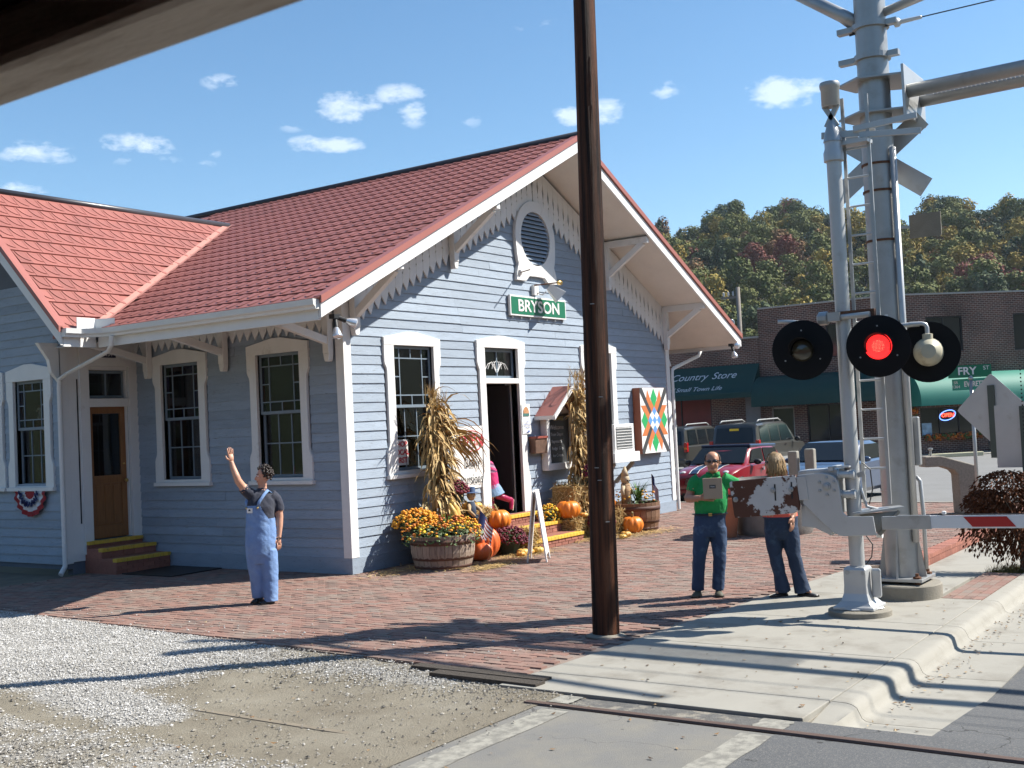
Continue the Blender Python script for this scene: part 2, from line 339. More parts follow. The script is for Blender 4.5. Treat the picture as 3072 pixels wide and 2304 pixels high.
def window(fr, u0, u1, z0, z1, i0, i1, zi0, zi1, zm, parent, lit=True):
    """casing with peaked head and eared jambs; two sashes, the upper one edged with stained glass"""
    mb = MB(); n0, n1 = .0, .055; uc = (u0+u1)/2; e = .055
    fr.prism(mb, [(u0,zi1-.0),(u1,zi1-.0),(u1,z1-.02),(uc+.1,z1+.075),(uc-.1,z1+.075),(u0,z1-.02)], n0, n1+.004)
    for sgn, ui, uo in ((1, i0, u0), (-1, i1, u1)):
        pr = [(ui,z0+.05),(ui,zi1)] + [(uo,zi1),(uo,zi1-.26),(uo+sgn*.012,zi1-.30),(uo+sgn*e*.8,zi1-.35),(uo+sgn*e,zi1-.40),
              (uo+sgn*e,z0+.55),(uo+sgn*e*.8,z0+.50),(uo+sgn*.012,z0+.44),(uo,z0+.40),(uo,z0+.05)]
        fr.prism(mb, pr, n0, n1)
    fr.box(mb, i0+.0, i1, z0+.05, zi0, n0, n1-.01)
    fr.box(mb, u0-.02, u1+.02, z0-.01, z0+.05, n0, n1+.035)
    win = mb.build('window', M['white'], parent, bevel=.004)
    # reveal
    mb = MB()
    fr.box(mb, i0-.02, i0, zi0, zi1, -.13, .0); fr.box(mb, i1, i1+.02, zi0, zi1, -.13, .0); fr.box(mb, i0, i1, zi1, zi1+.02, -.13, .0); fr.box(mb, i0, i1, zi0-.03, zi0, -.13, .0)
    mb.build('reveal', M['white'], win)
    # upper sash
    def sash(za, zb, n, cols, rows, thick=.045):
        """cols, rows: lists of bar centre positions (fractions); returns object"""
        mb = MB(); t = thick
        fr.box(mb, i0+.005, i0+t, za, zb, n, n+.035); fr.box(mb, i1-t, i1-.005, za, zb, n, n+.035)
        fr.box(mb, i0+t, i1-t, za, za+t, n, n+.035); fr.box(mb, i0+t, i1-t, zb-t, zb, n, n+.035)
        for c in cols:
            fr.box(mb, c[0]-.009, c[0]+.009, c[1], c[2], n+.008, n+.030)
        for r in rows:
            fr.box(mb, r[1], r[2], r[0]-.009, r[0]+.009, n+.0085, n+.0295)
        return mb.build('sash', M['sash'], win)
    def pane(par, a, b, c, d, n, m):
        mb = MB(); fr.box(mb, a+.003, b-.003, c+.003, d-.003, n+.016, n+.021); mb.build('pane', m, par)
    n = -.06; a, b = i0+.045, i1-.045; za, zb = zm, zi1; c, d = za+.045, zb-.045; sw = (b-a)*.19; sh = min(.165, (d-c)*.17); um = (a+b)/2; zmm = (c+d)/2
    cols = [(a+sw, c, d), (b-sw, c, d), (um, d-sh, d), (um, c, c+sh)]
    rows = [(d-sh, a, b), (c+sh, a, b), (zmm, a, a+sw), (zmm, b-sw, b)]
    up = sash(za, zb, n, cols, rows)
    G = [M['pane_g'], M['pane_b'], M['pane_r'], M['pane_g']]
    X = [a, a+sw, um, b-sw, b]
    for k in range(4):
        pane(up, X[k], X[k+1], d-sh, d, n, G[k]); pane(up, X[k], X[k+1], c, c+sh, n, G[(3-k) if k in (0,3) else 3-k])
    pane(up, a, a+sw, zmm, d-sh, n, M['pane_r']); pane(up, a, a+sw, c+sh, zmm, n, M['pane_b']); pane(up, b-sw, b, zmm, d-sh, n, M['pane_b']); pane(up, b-sw, b, c+sh, zmm, n, M['pane_r'])
    pane(up, a+sw, b-sw, c+sh, d-sh, n, M['pane'])
    n = -.105; za, zb = zi0, zm+.04; c, d = za+.08, zb-.045
    cols = [(a+(b-a)*k/3, c-.04, d) for k in (1,2)]; rows = [((c+d)/2, a, b)]
    lo = sash(za, zb, n, cols, rows)
    for k in range(3):
        for (p, q) in ((c-.03,(c+d)/2),((c+d)/2,d)): pane(lo, a+(b-a)*k/3, a+(b-a)*(k+1)/3, p, q, n, M['pane'])
    return win

# openings: (u0,u1,z0,z1)
g_win1 = (.85,2.24,1.335,3.53, 1.08,2.06,1.44,3.39); g_win2 = (6.65,8.04,1.335,3.56, 6.88,7.82,1.44,3.42)
g_door = (3.24,4.70,.50,3.56, 3.47,4.47,.50,3.42)
gopen = [(g_win1[4],g_win1[5],g_win1[6],g_win1[7]), (g_win2[4],g_win2[5],g_win2[6],g_win2[7]), (g_door[4],g_door[5],.5,3.42)]
backing(GF, 0, W, 0, 4.4, gopen).prism([GF(0,4.4,-.13),GF(W,4.4,-.13),GF(W/2,7.0,-.13)], (0,-.13,0)).build('wall', M['back'], depot)
gex = [(.85,2.24,1.335,3.53),(3.24,4.70,.0,3.56),(6.65,8.04,1.335,3.56)]
def gext(z): return (max(.11, (z-4.30)/.48) if z > 4.3 else .11, min(W-.11, W-(z-4.30)/.48) if z > 4.3 else W-.11)
siding(GF, HS, 6.6, gext, gex, depot, 3.6)
window(GF, *g_win1[:4], *g_win1[4:], 2.42, depot); window(GF, *g_win2[:4], *g_win2[4:], 2.42, depot)
s_wins = [(.673,2.011,1.335,3.50,.87,1.81,1.43,3.34), (2.963,4.312,1.335,3.50,3.17,4.11,1.43,3.34)]
backing(SF, .13, YW, 0, 4.45, [(q[4],q[5],q[6],q[7]) for q in s_wins]).build('wall', M['back'], depot)
siding(SF, HS, 4.3, lambda z: (.11, YW-.0), [q[:4] for q in s_wins], depot, 3.0)
for q in s_wins: window(SF, *q[:4], *q[4:], 2.41, depot)
w_wins = [(.17,1.43,1.37,3.37,.38,1.24,1.44,3.17), (1.53,2.79,1.37,3.37,1.74,2.60,1.44,3.17)]
backing(WF, 0, 2.98, 0.1, 4.9, [(q[4],q[5],q[6],q[7]) for q in w_wins]).prism([WF(0,4.9,-.13),WF(2.98,4.9,-.13),WF(1.49,6.2,-.13)], (-.13,0,0)).build('wall', M['back'], depot)
siding(WF, .18, 4.75, lambda z: (.0, 2.98), [q[:4] for q in w_wins], depot, 3.0)
for q in w_wins: window(WF, *q[:4], *q[4:], 2.36, depot)
# return wall with the side door: white panelling left of the door
backing(RF, .13, 1.45, 0, 4.5, [(.50,1.27,.51,3.36)]).build('wall', M['back'], depot)
mb = MB()
RF.box(mb, 0, .13, .18, 4.5, 0, .03); RF.box(mb, .13, .40, .2, 4.4, 0, .02); RF.box(mb, .33, .50, .30, 3.36, .02, .06); RF.box(mb, 1.27, 1.447, .30, 3.36, 0, .06)
RF.box(mb, .33, 1.447, 3.36, 3.75, 0, .065); RF.box(mb, .505, 1.265, 2.69, 2.83, -.10, .04); RF.box(mb, .51, 1.26, 3.30, 3.36, -.1, .03); RF.box(mb, .50, .52, .51, 3.3, -.13, 0); RF.box(mb, 1.25, 1.27, .51, 3.3, -.13, 0)
mb.build('door_casing', M['white'], depot, bevel=.004)
mb = MB(); RF.box(mb, .285, .31, .80, 3.15, .02, .024); mb.build('panel_slot', M['black'], depot)
mb = MB()
RF.box(mb, .52, .62, .52, 2.69, -.10, -.055); RF.box(mb, 1.15, 1.25, .52, 2.69, -.10, -.055); RF.box(mb, .62, 1.15, 2.58, 2.69, -.10, -.055); RF.box(mb, .62, 1.15, .52, .72, -.10, -.055); RF.box(mb, .62, 1.15, 1.42, 1.55, -.10, -.055)
RF.box(mb, .62, 1.15, .72, 1.42, -.09, -.07)
for k in range(3): RF.box(mb, .65+k*.165, .65+k*.165+.14, .76, 1.38, -.07, -.060)
door = mb.build('door', M['woodoor'], depot, bevel=.004)
mb = MB(); RF.box(mb, .62, 1.15, 1.55, 2.58, -.082, -.076); mb.build('pane', M['pane'], door)
mb = MB(); mb.lathe([(.012,0),(.012,.03),(.032,.04),(.032,.07),(.015,.08)], 10, RF(1.2,1.45,-.055), 'y', mod=None); 
for v in range(len(mb.v)):
    x,y,z = mb.v[v]; mb.v[v] = (x, 2*(YW+.055)-y, z)
mb.build('handle', M['brass'], door, True)
mb = MB(); mb.lathe([(.022,0),(.022,.02),(.012,.024)], 10, RF(1.2,1.72,-.055)); mb.build('lock', M['brass'], door)
mb = MB()
for a, b, c, d in ((.53,.56,2.84,3.29),(1.21,1.24,2.84,3.29),(.56,1.21,2.84,2.88),(.56,1.21,3.25,3.29),(.88,.90,2.88,3.25)): RF.box(mb, a, b, c, d, -.09, -.05)
tr = mb.build('transom', M['sash'], depot)
for a, b in ((.56,.88),(.90,1.21)):
    mb = MB(); RF.box(mb, a, b, 2.88, 3.25, -.073, -.069); mb.build('pane', M['pane'], tr)
# gable door: casing, transom with leaded pattern, open door leaf inside
mb = MB(); u0,u1,zz0,z1,i0,i1,a0,a1 = g_door; uc = (u0+u1)/2
GF.prism(mb, [(u0,a1),(u1,a1),(u1,z1-.02),(uc+.1,z1+.075),(uc-.1,z1+.075),(u0,z1-.02)], 0, .06)
for sgn, ui, uo in ((1,i0,u0),(-1,i1,u1)):
    GF.prism(mb, [(ui,zz0),(ui,a1),(uo,a1),(uo,a1-.26),(uo+sgn*.02,a1-.31),(uo+sgn*.055,a1-.38),(uo+sgn*.055,zz0+.8),(uo+sgn*.02,zz0+.68),(uo,zz0+.62),(uo,zz0)], 0, .055)
GF.box(mb, i0, i1, 2.80, 2.89, -.10, .05); GF.box(mb, i0-.02, i0, .5, a1, -.13, 0); GF.box(mb, i1, i1+.02, .5, a1, -.26, 0); GF.box(mb, i0, i1, a1, a1+.02, -.13, 0)
mb.build('door_casing', M['white'], depot, bevel=.004)
mb = MB()
for a,b,c,d in ((i0,i0+.04,2.89,3.42),(i1-.04,i1,2.89,3.42),(i0+.04,i1-.04,2.89,2.94),(i0+.04,i1-.04,3.36,3.42),((i0+i1)/2-.012,(i0+i1)/2+.012,2.94,3.36)): GF.box(mb, a, b, c, d, -.10, -.06)
tr = mb.build('transom', M['sash'], depot)
for a,b in ((i0+.04,(i0+i1)/2-.012),((i0+i1)/2+.012,i1-.04)):
    mb = MB(); GF.box(mb, a, b, 2.94, 3.36, -.083, -.079); mb.build('pane', M['pane'], tr)
mb = MB()
for s in (-1,1):
    for t in (.35,.75,1.1):
        pts = [GF(uc+s*(.02+.36*math.sin(t)*q), 2.98+.20*(math.sin(math.pi*q*.9))*math.cos(t*.5)+.02, -.068) for q in (0,.25,.5,.75,1)]
        mb.tube(pts, .006, 5)
mb.tube([GF(uc+.08*math.cos(k*.6), 3.12+.08*math.sin(k*.6), -.068) for k in range(12)], .006, 5)
mb.build('leading', M['white'], tr)
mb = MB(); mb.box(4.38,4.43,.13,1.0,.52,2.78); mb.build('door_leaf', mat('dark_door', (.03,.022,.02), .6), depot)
# interior: floor, dark back walls
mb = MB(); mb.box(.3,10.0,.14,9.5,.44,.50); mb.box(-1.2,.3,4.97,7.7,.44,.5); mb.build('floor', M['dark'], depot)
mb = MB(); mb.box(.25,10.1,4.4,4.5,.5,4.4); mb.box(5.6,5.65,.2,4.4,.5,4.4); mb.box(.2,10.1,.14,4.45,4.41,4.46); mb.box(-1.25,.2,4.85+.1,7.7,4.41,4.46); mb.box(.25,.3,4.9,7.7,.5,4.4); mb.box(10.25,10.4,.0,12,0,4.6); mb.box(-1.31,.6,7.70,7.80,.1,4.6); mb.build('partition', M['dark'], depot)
# skirt and corner boards
mb = MB(); GF.box(mb, -.03, W+.03, .0, HS, .0, .035); SF.box(mb, .0, YW, .0, HS, .0, .033); mb.build('skirt_board', M['clap'], depot, bevel=.003)
mb = MB(); GF.box(mb, -.037, .125, HS, 4.42, .0, .040); SF.box(mb, 0, .12, HS, 4.40, .0, .037); mb.build('corner_board', M['white'], depot, bevel=.003)
mb = MB(); GF.box(mb, W-.125, W+.037, HS, 4.42, .0, .040); mb.box(W+.001,W+.036,.0,.12,HS,4.4); mb.build('corner_board', M['white'], depot, bevel=.003)
mb = MB(); mb.box(.27,.95,1.0,1.9,6.3,7.0) if 0 else None
# roof
mb = MB()
def slab(mb, pts, th): mb.prism(pts, (0,0,-th))
zr = zroof(W/2)
slab(mb, [(XE,YF,ZE),(W/2,YF,zr),(W/2,4.8,zr),(XE,4.8,ZE)], .06)
slab(mb, [(-.2,4.8,zroof(-.2)),(W/2,4.8,zr),(W/2,21,zr),(-.2,21,zroof(-.2))], .06)
slab(mb, [(W/2,YF,zr),(W-XE,YF,ZE),(W-XE,21,ZE),(W/2,21,zr)], .06)
mb.build('roof_deck', M['redtrim'], depot)
mb = MB()
def xv(y, m=.12): return XE + WSL/SL*(y-WYE) + m
slab(mb, [(WXF,WYE,ZE),(XE+.1,WYE,ZE),(xv(WYR),WYR,zwing(WYR)),(WXF,WYR,zwing(WYR))], .06)
slab(mb, [(WXF,WYR,zwing(WYR)),(xv(WYR),WYR,zwing(WYR)),(XE+.1,2*WYR-WYE,ZE),(WXF,2*WYR-WYE,ZE)], .06)
mb.build('roof_deck', M['redtrim'], depot)
mb = MB(); d = .19
slab(mb, [(XE+.03,YF+.045,ZE-d),(W/2,YF+.045,zr-d),(W/2,4.8,zr-d),(XE+.03,4.8,ZE-d)], .012)
slab(mb, [(W/2,YF+.045,zr-d),(W-XE-.03,YF+.045,ZE-d),(W-XE-.03,21,ZE-d),(W/2,21,zr-d)], .012)
slab(mb, [(WXF+.045,WYE+.03,ZE-d),(-1.58,WYE+.03,ZE-d),(-1.44,WYR,zwing(WYR)-d-.1),(WXF+.045,WYR,zwing(WYR)-d)], .012)
slab(mb, [(-1.57,WYE+.03,ZE-d),(-1.45,WYE+.03,ZE-d+.0),(0,YW,4.42),(-1.45,YW,4.42)], .01)
mb.build('soffit', M['soffit'], depot)
mb = MB()
for a, b in (((XE,ZE),(W/2,zr)), ((W-XE,ZE),(W/2,zr))):
    mb.prism([(a[0],YF,a[1]-.065),(b[0],YF,b[1]-.065),(b[0],YF,b[1]-.27),(a[0],YF,a[1]-.255)], (0,.042,0))
    mb.prism([(a[0],YF-.02,a[1]-.02),(b[0],YF-.02,b[1]-.02),(b[0],YF-.02,b[1]-.10),(a[0],YF-.02,a[1]-.10)], (0,.018,0)) if 0 else None
mb.prism([(WXF,WYE,ZE-.065),(WXF,WYR,zwing(WYR)-.065),(WXF,WYR,zwing(WYR)-.30),(WXF,WYE,ZE-.26)], (.042,0,0))
mb.prism([(WXF,2*WYR-WYE,ZE-.065),(WXF,WYR,zwing(WYR)-.065),(WXF,WYR,zwing(WYR)-.30),(WXF,2*WYR-WYE,ZE-.26)], (.042,0,0))
mb.box(XE+.0, XE+.04, YF+.05, 3.62, 3.56, 3.775); mb.box(W-XE-.04, W-XE, YF+.05, 21, 3.56, 3.775)
mb.box(WXF+.05, XE-.02, WYE+.0, WYE+.04, 3.56, 3.775)
mb.build('fascia', M['white'], depot, bevel=.003)
mb = MB()                                     # folded rake metal over the roof edge
for a, b in (((XE-.02,ZE),(W/2,zr+.01)), ((W-XE+.02,ZE),(W/2,zr+.01))):
    mb.prism([(a[0],YF-.035,a[1]+.035),(b[0],YF-.035,b[1]+.035),(b[0],YF-.035,b[1]-.065),(a[0],YF-.035,a[1]-.065)], (0,.03,0))
    mb.prism([(a[0],YF-.004,a[1]+.035),(b[0],YF-.004,b[1]+.035),(b[0],YF+.10,b[1]+.036),(a[0],YF+.10,a[1]+.036)], (0,0,-.03))
mb.prism([(WXF-.035,WYE-.02,ZE+.03),(WXF-.035,WYR,zwing(WYR)+.04),(WXF-.035,WYR,zwing(WYR)-.065),(WXF-.035,WYE-.02,ZE-.065)], (.03,0,0))
mb.prism([(WXF-.035,2*WYR-WYE,ZE+.03),(WXF-.035,WYR,zwing(WYR)+.04),(WXF-.035,WYR,zwing(WYR)-.065),(WXF-.035,2*WYR-WYE,ZE-.065)], (.03,0,0))
mb.prism([(WXF-.004,WYE-.02,ZE+.03),(WXF-.004,WYR,zwing(WYR)+.04),(WXF+.10,WYR,zwing(WYR)+.04),(WXF+.10,WYE-.02,ZE+.03)], (0,0,-.025))
mb.build('rake_trim', M['redtrim'], depot)
mb = MB(); mb.tube([(W/2,YF-.03,zr+.045),(W/2,21,zr+.045)], [(.060,.042)]*2, 8)
mb.build('ridge_cap', M['blackcap'], depot, smooth=True)
mb = MB(); mb.tube([(WXF-.03,WYR,zwing(WYR)+.035),(3.55,WYR,zwing(WYR)+.035)], [(.055,.04)]*2, 8); mb.build('ridge_cap', M['blackcap'], depot, smooth=True)
mb = MB()                                      # valley flashing
va, vb = Vector((xv(WYE+.12,0), WYE+.12, zwing(WYE+.12)+.045)), Vector((xv(WYR-.05,0), WYR-.05, zwing(WYR-.05)+.045))
a1 = Vector((-.10,.12,WSL*.12)); a2 = Vector((.20,-.02,SL*.20))
mb.add([va, vb, vb+Vector((-.14,0,0)), va+Vector((-.14,0,0))], [(0,1,2,3)]); mb.add([va, va+Vector((.14,0,SL*.14-.01)), vb+Vector((.14,0,SL*.14-.01)), vb], [(0,1,2,3)])
mb.build('valley_flashing', mat('valley_metal', (.50,.23,.18), .35, .04), depot)
# shingles: every tile a raised plate with a curved scale
def tile_mesh(name):
    mb = MB(); w, h = .214, .372; lip = .028
    mb.add([(0,0,0),(w,0,0),(w,0,lip),(0,0,lip),(w,h,.004),(0,h,.004)], [(0,1,2,3),(3,2,4,5),(1,4,2),(0,3,5)])
    arc = [(.2-.165*math.cos(t), .315-.255*math.sin(t)) for t in [k*math.pi/2/6 for k in range(7)]]
    zz = lambda b: lip - (lip-.004)*b/h
    b0 = [(a,b,zz(b)-.001) for a,b in arc]; b1 = [(a,b,zz(b)+.011) for a,b in arc]
    mb.add(b0+b1, [(i,i+1,8+i,7+i) for i in range(6)])
    mb.add(b1+[(.2,.315,zz(.315)+.001)], [(i,i+1,7) for i in range(6)])
    return mb
TM = tile_mesh('shingle'); tiles = []
def tiles_on(o, A, B, na, nb, ok, pa=.22, pb=.333):
    A, B = Vector(A).normalized(), Vector(B).normalized(); Nn = A.cross(B)
    if Nn.z < 0: raise ValueError
    for j in range(nb):
        for i in range(na):
            p = Vector(o) + A*(i*pa + (.11 if j % 2 else 0)) + B*(j*pb); c = p + A*.11 + B*.17
            if ok(c):
                R = Matrix((A, B, Nn)).transposed().to_4x4(); R.translation = p + Nn*(.004+rnd.uniform(0,.002)) + A*rnd.uniform(-.003,.003)
                tiles.append(((c-CAM).length, R))
tiles_on((XE-.03, 9.0, ZE-.015), (0,-1,0), (1,0,SL), 46, 23, lambda c: c.y > YF+.0 and c.y < 8.6 and c.x < W/2-.06 and (c.y < WYE or c.z > zwing(c.y)+.02 or c.x > xv(WYR)) )
tiles_on((WXF+.02, WYE-.03, ZE-.03), (1,0,0), (0,1,WSL), 30, 12, lambda c: c.y < WYR-.06 and c.x < xv(c.y, -.07))
tiles.sort(key=lambda t: t[0])
tme = TM.mesh('shingle', M['shingle'])
for k, (d_, R) in enumerate(tiles[:300]):
    o = link('shingle', tme, depot); o.matrix_local = R
mb = MB()
for d_, R in tiles[300:]:
    mb.add([R @ Vector(v) for v in TM.v], TM.f)
mb.build('shingles', M['shingle'], depot, kind='stuff')
# hanging bargeboard pickets under the soffit
def picket(u, top0, top1, bot, w=.170):
    """outline from the top down: slanted top, diamond notches along both sides, pointed foot"""
    m = (top1-top0)/w; H = top0-bot
    Lf = [(0,0),(0,.24),(.026,.40),(0,.56),(0,.60),(.011,.625),(0,.65),(0,.80)]
    pts = [(u+a, top0+m*a-b*H) for a, b in Lf] + [(u+w*.55, bot+m*w*.55)] + [(u+w-a, top0+m*(w-a)-b*H) for a, b in reversed(Lf)]
    return pts
for side in (0, 1):
    k = 0
    for i in range(29):
        u = .16 + i*.1735; t0 = 4.435 + .4776*u; b = 3.555 + .4776*u + rnd.uniform(-.012,.012)
        w = .170
        t1 = 4.435 + .4776*(u+w)
        if u + w > 5.2: w = 5.2-u; t1 = 4.435+.4776*5.2
        if abs(u-2.65) < .1: pass
        pts = picket(u, t0-.02, t1-.02, b, w)
        if side: pts = [(W-a, z) for a, z in pts]
        mb = MB(); GF.prism(mb, pts, .030, .052); mb.build('picket', M['white'], depot)
for i in range(27):
    u = .15 + i*.173
    mb = MB(); SF.prism(mb, picket(u, 4.36, 4.36, 3.575+rnd.uniform(-.01,.01)), .030, .052); mb.build('picket', M['white'], depot)
# brackets: post, strut and outrigger
def bracket(fr, u, zlo, ztop, reach, parent, zs):
    mb = MB(); fr.box(mb, u-.06, u+.06, zlo+.12, ztop, .053, .16); fr.prism(mb, [(u-.06,zlo+.12),(u+.06,zlo+.12),(u+.045,zlo+.03),(u+.03,zlo),(u-.03,zlo),(u-.045,zlo+.03)], .053, .15)
    mb.beam(fr(u, zlo+.30, .12), fr(u, zs, reach), .09, .11); mb.build('bracket', M['white'], parent, bevel=.006)
def outrig(u, z): 
    mb = MB(); mb.beam(GF(u, z, .05), GF(u, z, 1.05), .10, .13); mb.build('outrigger', M['white'], depot, bevel=.005)
for u, zlo in ((.17,3.50),(2.66,4.70),(7.78,4.70),(10.23,3.55)):
    zt = 4.435 + .4776*min(u, W-u); bracket(GF, u, zlo, zt-.03, .93, depot, zt-.13); outrig(u, zt-.075)
for u in (.20, 2.48, 4.36):
    bracket(SF, u, 3.13, 4.30, 1.25, depot, 3.70)
mb = MB(); mb.prism([(-1.48,4.78,3.1),(-1.62,4.78,3.25),(-1.66,4.78,3.45),(-1.85,4.78,3.72),(-1.48,4.78,3.72)], (0,.08,0)); mb.build('corner_bracket', M['white'], depot, bevel=.005)
# oval louvre
vc = (5.19, 5.47); A_, B_ = .48, .50
def outer(t):
    c, s = math.cos(t), math.sin(t)
    base = 1/math.sqrt((c/.655)**2+(s/.70)**2)
    if s < 0:
        # flared foot down to z 4.66
        zb = -.80; r1 = min(zb/s if s < -1e-6 else 9, 9); xx = r1*c
        if abs(xx) < .685: return r1 - (.10 if abs(xx) < .36 else 0)
        # side of the foot: width grows downwards
        best = base
        for k in range(200):
            r = .5 + k*.005; z = r*s; x = abs(r*c); lim = .655*math.sqrt(max(0,1-(z/1.2)**2)) if z > -.45 else .57+.115*min(1,max(0,(-z-.45)/.28))
            if x <= lim and z >= zb: best = max(best, r)
        return best
    return base
mb = MB(); n = 72; th = [2*math.pi*k/n for k in range(n)]
I0 = [GF(vc[0]+A_*math.cos(t), vc[1]+B_*math.sin(t), .02) for t in th]; I1 = [GF(vc[0]+A_*math.cos(t), vc[1]+B_*math.sin(t), .085) for t in th]
O0 = [GF(vc[0]+outer(t)*math.cos(t), vc[1]+outer(t)*math.sin(t), .02) for t in th]; O1 = [GF(vc[0]+outer(t)*math.cos(t), vc[1]+outer(t)*math.sin(t), .085) for t in th]
b = mb.add(I0+I1+O0+O1, [])
for k in range(n):
    q = (k+1) % n
    mb.f += [[n+k, 3*n+k, 3*n+q, n+q], [2*n+k, 2*n+q, 3*n+q, 3*n+k], [k, n+k, n+q, q]]; mb.m += [0,0,0]
vent = mb.build('vent_frame', M['white'], depot)
for k in range(13):
    z = vc[1]-B_+.04+k*.075; hw = A_*math.sqrt(max(.0, 1-((z+.02-vc[1])/B_)**2))
    if hw < .06: continue
    mb = MB(); mb.add([GF(vc[0]-hw,z,.07),GF(vc[0]+hw,z,.07),GF(vc[0]+hw,z+.055,.028),GF(vc[0]-hw,z+.055,.028),GF(vc[0]-hw,z-.012,.07),GF(vc[0]+hw,z-.012,.07),GF(vc[0]+hw,z+.043,.028),GF(vc[0]-hw,z+.043,.028)], [(0,1,2,3),(7,6,5,4),(4,5,1,0)])
    mb.build('slat', M['clap'], vent)
mb = MB(); mb.add([GF(vc[0]+A_*.99*math.cos(t), vc[1]+B_*.99*math.sin(t), .0275) for t in th], [tuple(range(n))]); mb.build('vent_backing', M['black'], vent)
# gutters and downspouts
def gutter_profile(mb, pts):
    """K-style gutter along a path; pts: (position, outward direction)"""
    prof = [(0,0),(.075,0),(.085,.03),(.115,.055),(.12,.10),(.125,.13),(.11,.13),(.0,.125)]
    ring = [[Vector(p)+Vector(o)*a+Vector((0,0,b)) for a,b in prof] for p,o in pts]; n = len(prof); b = len(mb.v)
    for r in ring: mb.v += [tuple(v) for v in r]
    for i in range(len(ring)-1):
        for k in range(n): q=(k+1)%n; mb.f.append([b+i*n+k,b+i*n+q,b+(i+1)*n+q,b+(i+1)*n+k]); mb.m.append(0)
    mb.f.append([b+k for k in range(n)]); mb.m.append(0); mb.f.append([b+(len(ring)-1)*n+k for k in range(n-1,-1,-1)]); mb.m.append(0)
mb = MB(); o_ = (-1,0,0)
gutter_profile(mb, [((XE-.002,YF+.02,3.70),(-1,0,0)), ((XE-.002,3.12,3.70),(-1,0,0)), ((XE-.04,3.36,3.70),(-.9,-.45,0)), ((-1.80,WYE-.06,3.70),(-.45,-.9,0)), ((-1.92,WYE-.002,3.70),(0,-1,0)), ((WXF+.02,WYE-.002,3.70),(0,-1,0))])
mb.build('gutter', M['gutter'], depot, smooth=30)
mb = MB(); mb.box(-1.98,-1.66,WYE-.10,WYE-.09,3.83,4.00); mb.prism([(-1.66,WYE-.10,3.83),(-1.66,WYE-.09,3.83),(-1.5,WYE-.35,3.83),(-1.5,WYE-.36,3.83)], (0,0,.16)); mb.build('splash_guard', M['gutter'], depot)
def spout(pts, r=.042, parent=depot):
    mb = MB(); mb.tube(pts, [(r,r*.75)]*len(pts), 10); return mb.build('downspout', M['gutter'], parent, smooth=40)
spout([(-1.66,3.16,3.70),(-1.66,3.18,3.56),(-1.62,3.30,3.48),(-1.53,4.55,3.20),(-1.52,4.72,3.14),(-1.52,4.74,3.0),(-1.52,4.74,.24),(-1.53,4.73,.16),(-1.66,4.66,.05)])
spout([(12.05,-.05,3.68),(12.04,-.06,3.58),(11.9,-.06,3.46),(10.62,-.06,3.16),(10.52,-.06,3.12),(10.50,-.06,3.0),(10.50,-.06,.03)])
spout([(11.0,.9,4.0),(10.95,.5,3.8),(10.5,.05,3.40),(10.47,-.02,3.2)], .045)
# ------------------------------------------------------------------ brick steps with yellow nosings
def steps(name, label, treads, x0, x1, yback, loc):
    t = thing(name, label, 'steps', loc)
    zb = 0
    for k, (yf, z) in enumerate(treads):
        mb = MB(); mb.box(x0, x1, yf+.012, yback, zb, z-.055); mb.build('mortar_bed', M['brickred'], t)
        nrow = max(1, round((z-.058-zb)/.068)); rh = (z-.058-zb)/nrow
        for r in range(nrow):
            x = x0 - (.1 if r % 2 else 0)
            while x < x1-.02:
                a, b_ = max(x, x0), min(x+.2, x1)
                mb = MB(); mb.box(a+.004, b_-.004, yf, yf+.08, zb+r*rh+.005, zb+(r+1)*rh-.004); mb.build('brick', M['brickred'], t)
                x += .208
        x = x0
        while x < x1-.03:
            b_ = min(x+.098, x1)
            mb = MB(); mb.box(x+.002, b_-.002, yf-.02, yf+.09, z-.055, z+rnd.uniform(-.003,.003)); mb.build('nosing_brick', M['yellow'], t, bevel=.004); x += .1
        mb = MB(); mb.box(x0, x1, yf+.09, yback, z-.055, z-.004); mb.build('tread', M['brickred'], t)
        zb = z-.004
    return t
steps('brick_steps', 'three sunlit brick steps with yellow nosings below the open gable door', [(-1.16,.175),(-.72,.36),(-.30,.52)], 2.86, 4.60, -.04, (0,0,0))
steps('brick_steps', 'shaded brick steps with yellow edges below the varnished side door', [(4.02,.245),(4.38,.398),(4.72,.505)], -1.10, -.045, 4.82, (0,0,0))
mb = MB(); mb.box(-1.05,-.06,2.75,3.95,.004,.018); tag(mb.build('doormat', M['black']), 'flat black mat on the bricks before the shaded side steps', 'doormat')
# ================================================================== GROUND
def structure(o): o['kind'] = 'structure'; return o
mb = MB(); mb.add([(-3000,-3000,-.34),(3000,-3000,-.34),(3000,3000,-.34),(-3000,3000,-.34)], [(0,1,2,3)])
structure(mb.build('ground', mat('far_ground', (.16,.15,.10), .95, .2, .2)))
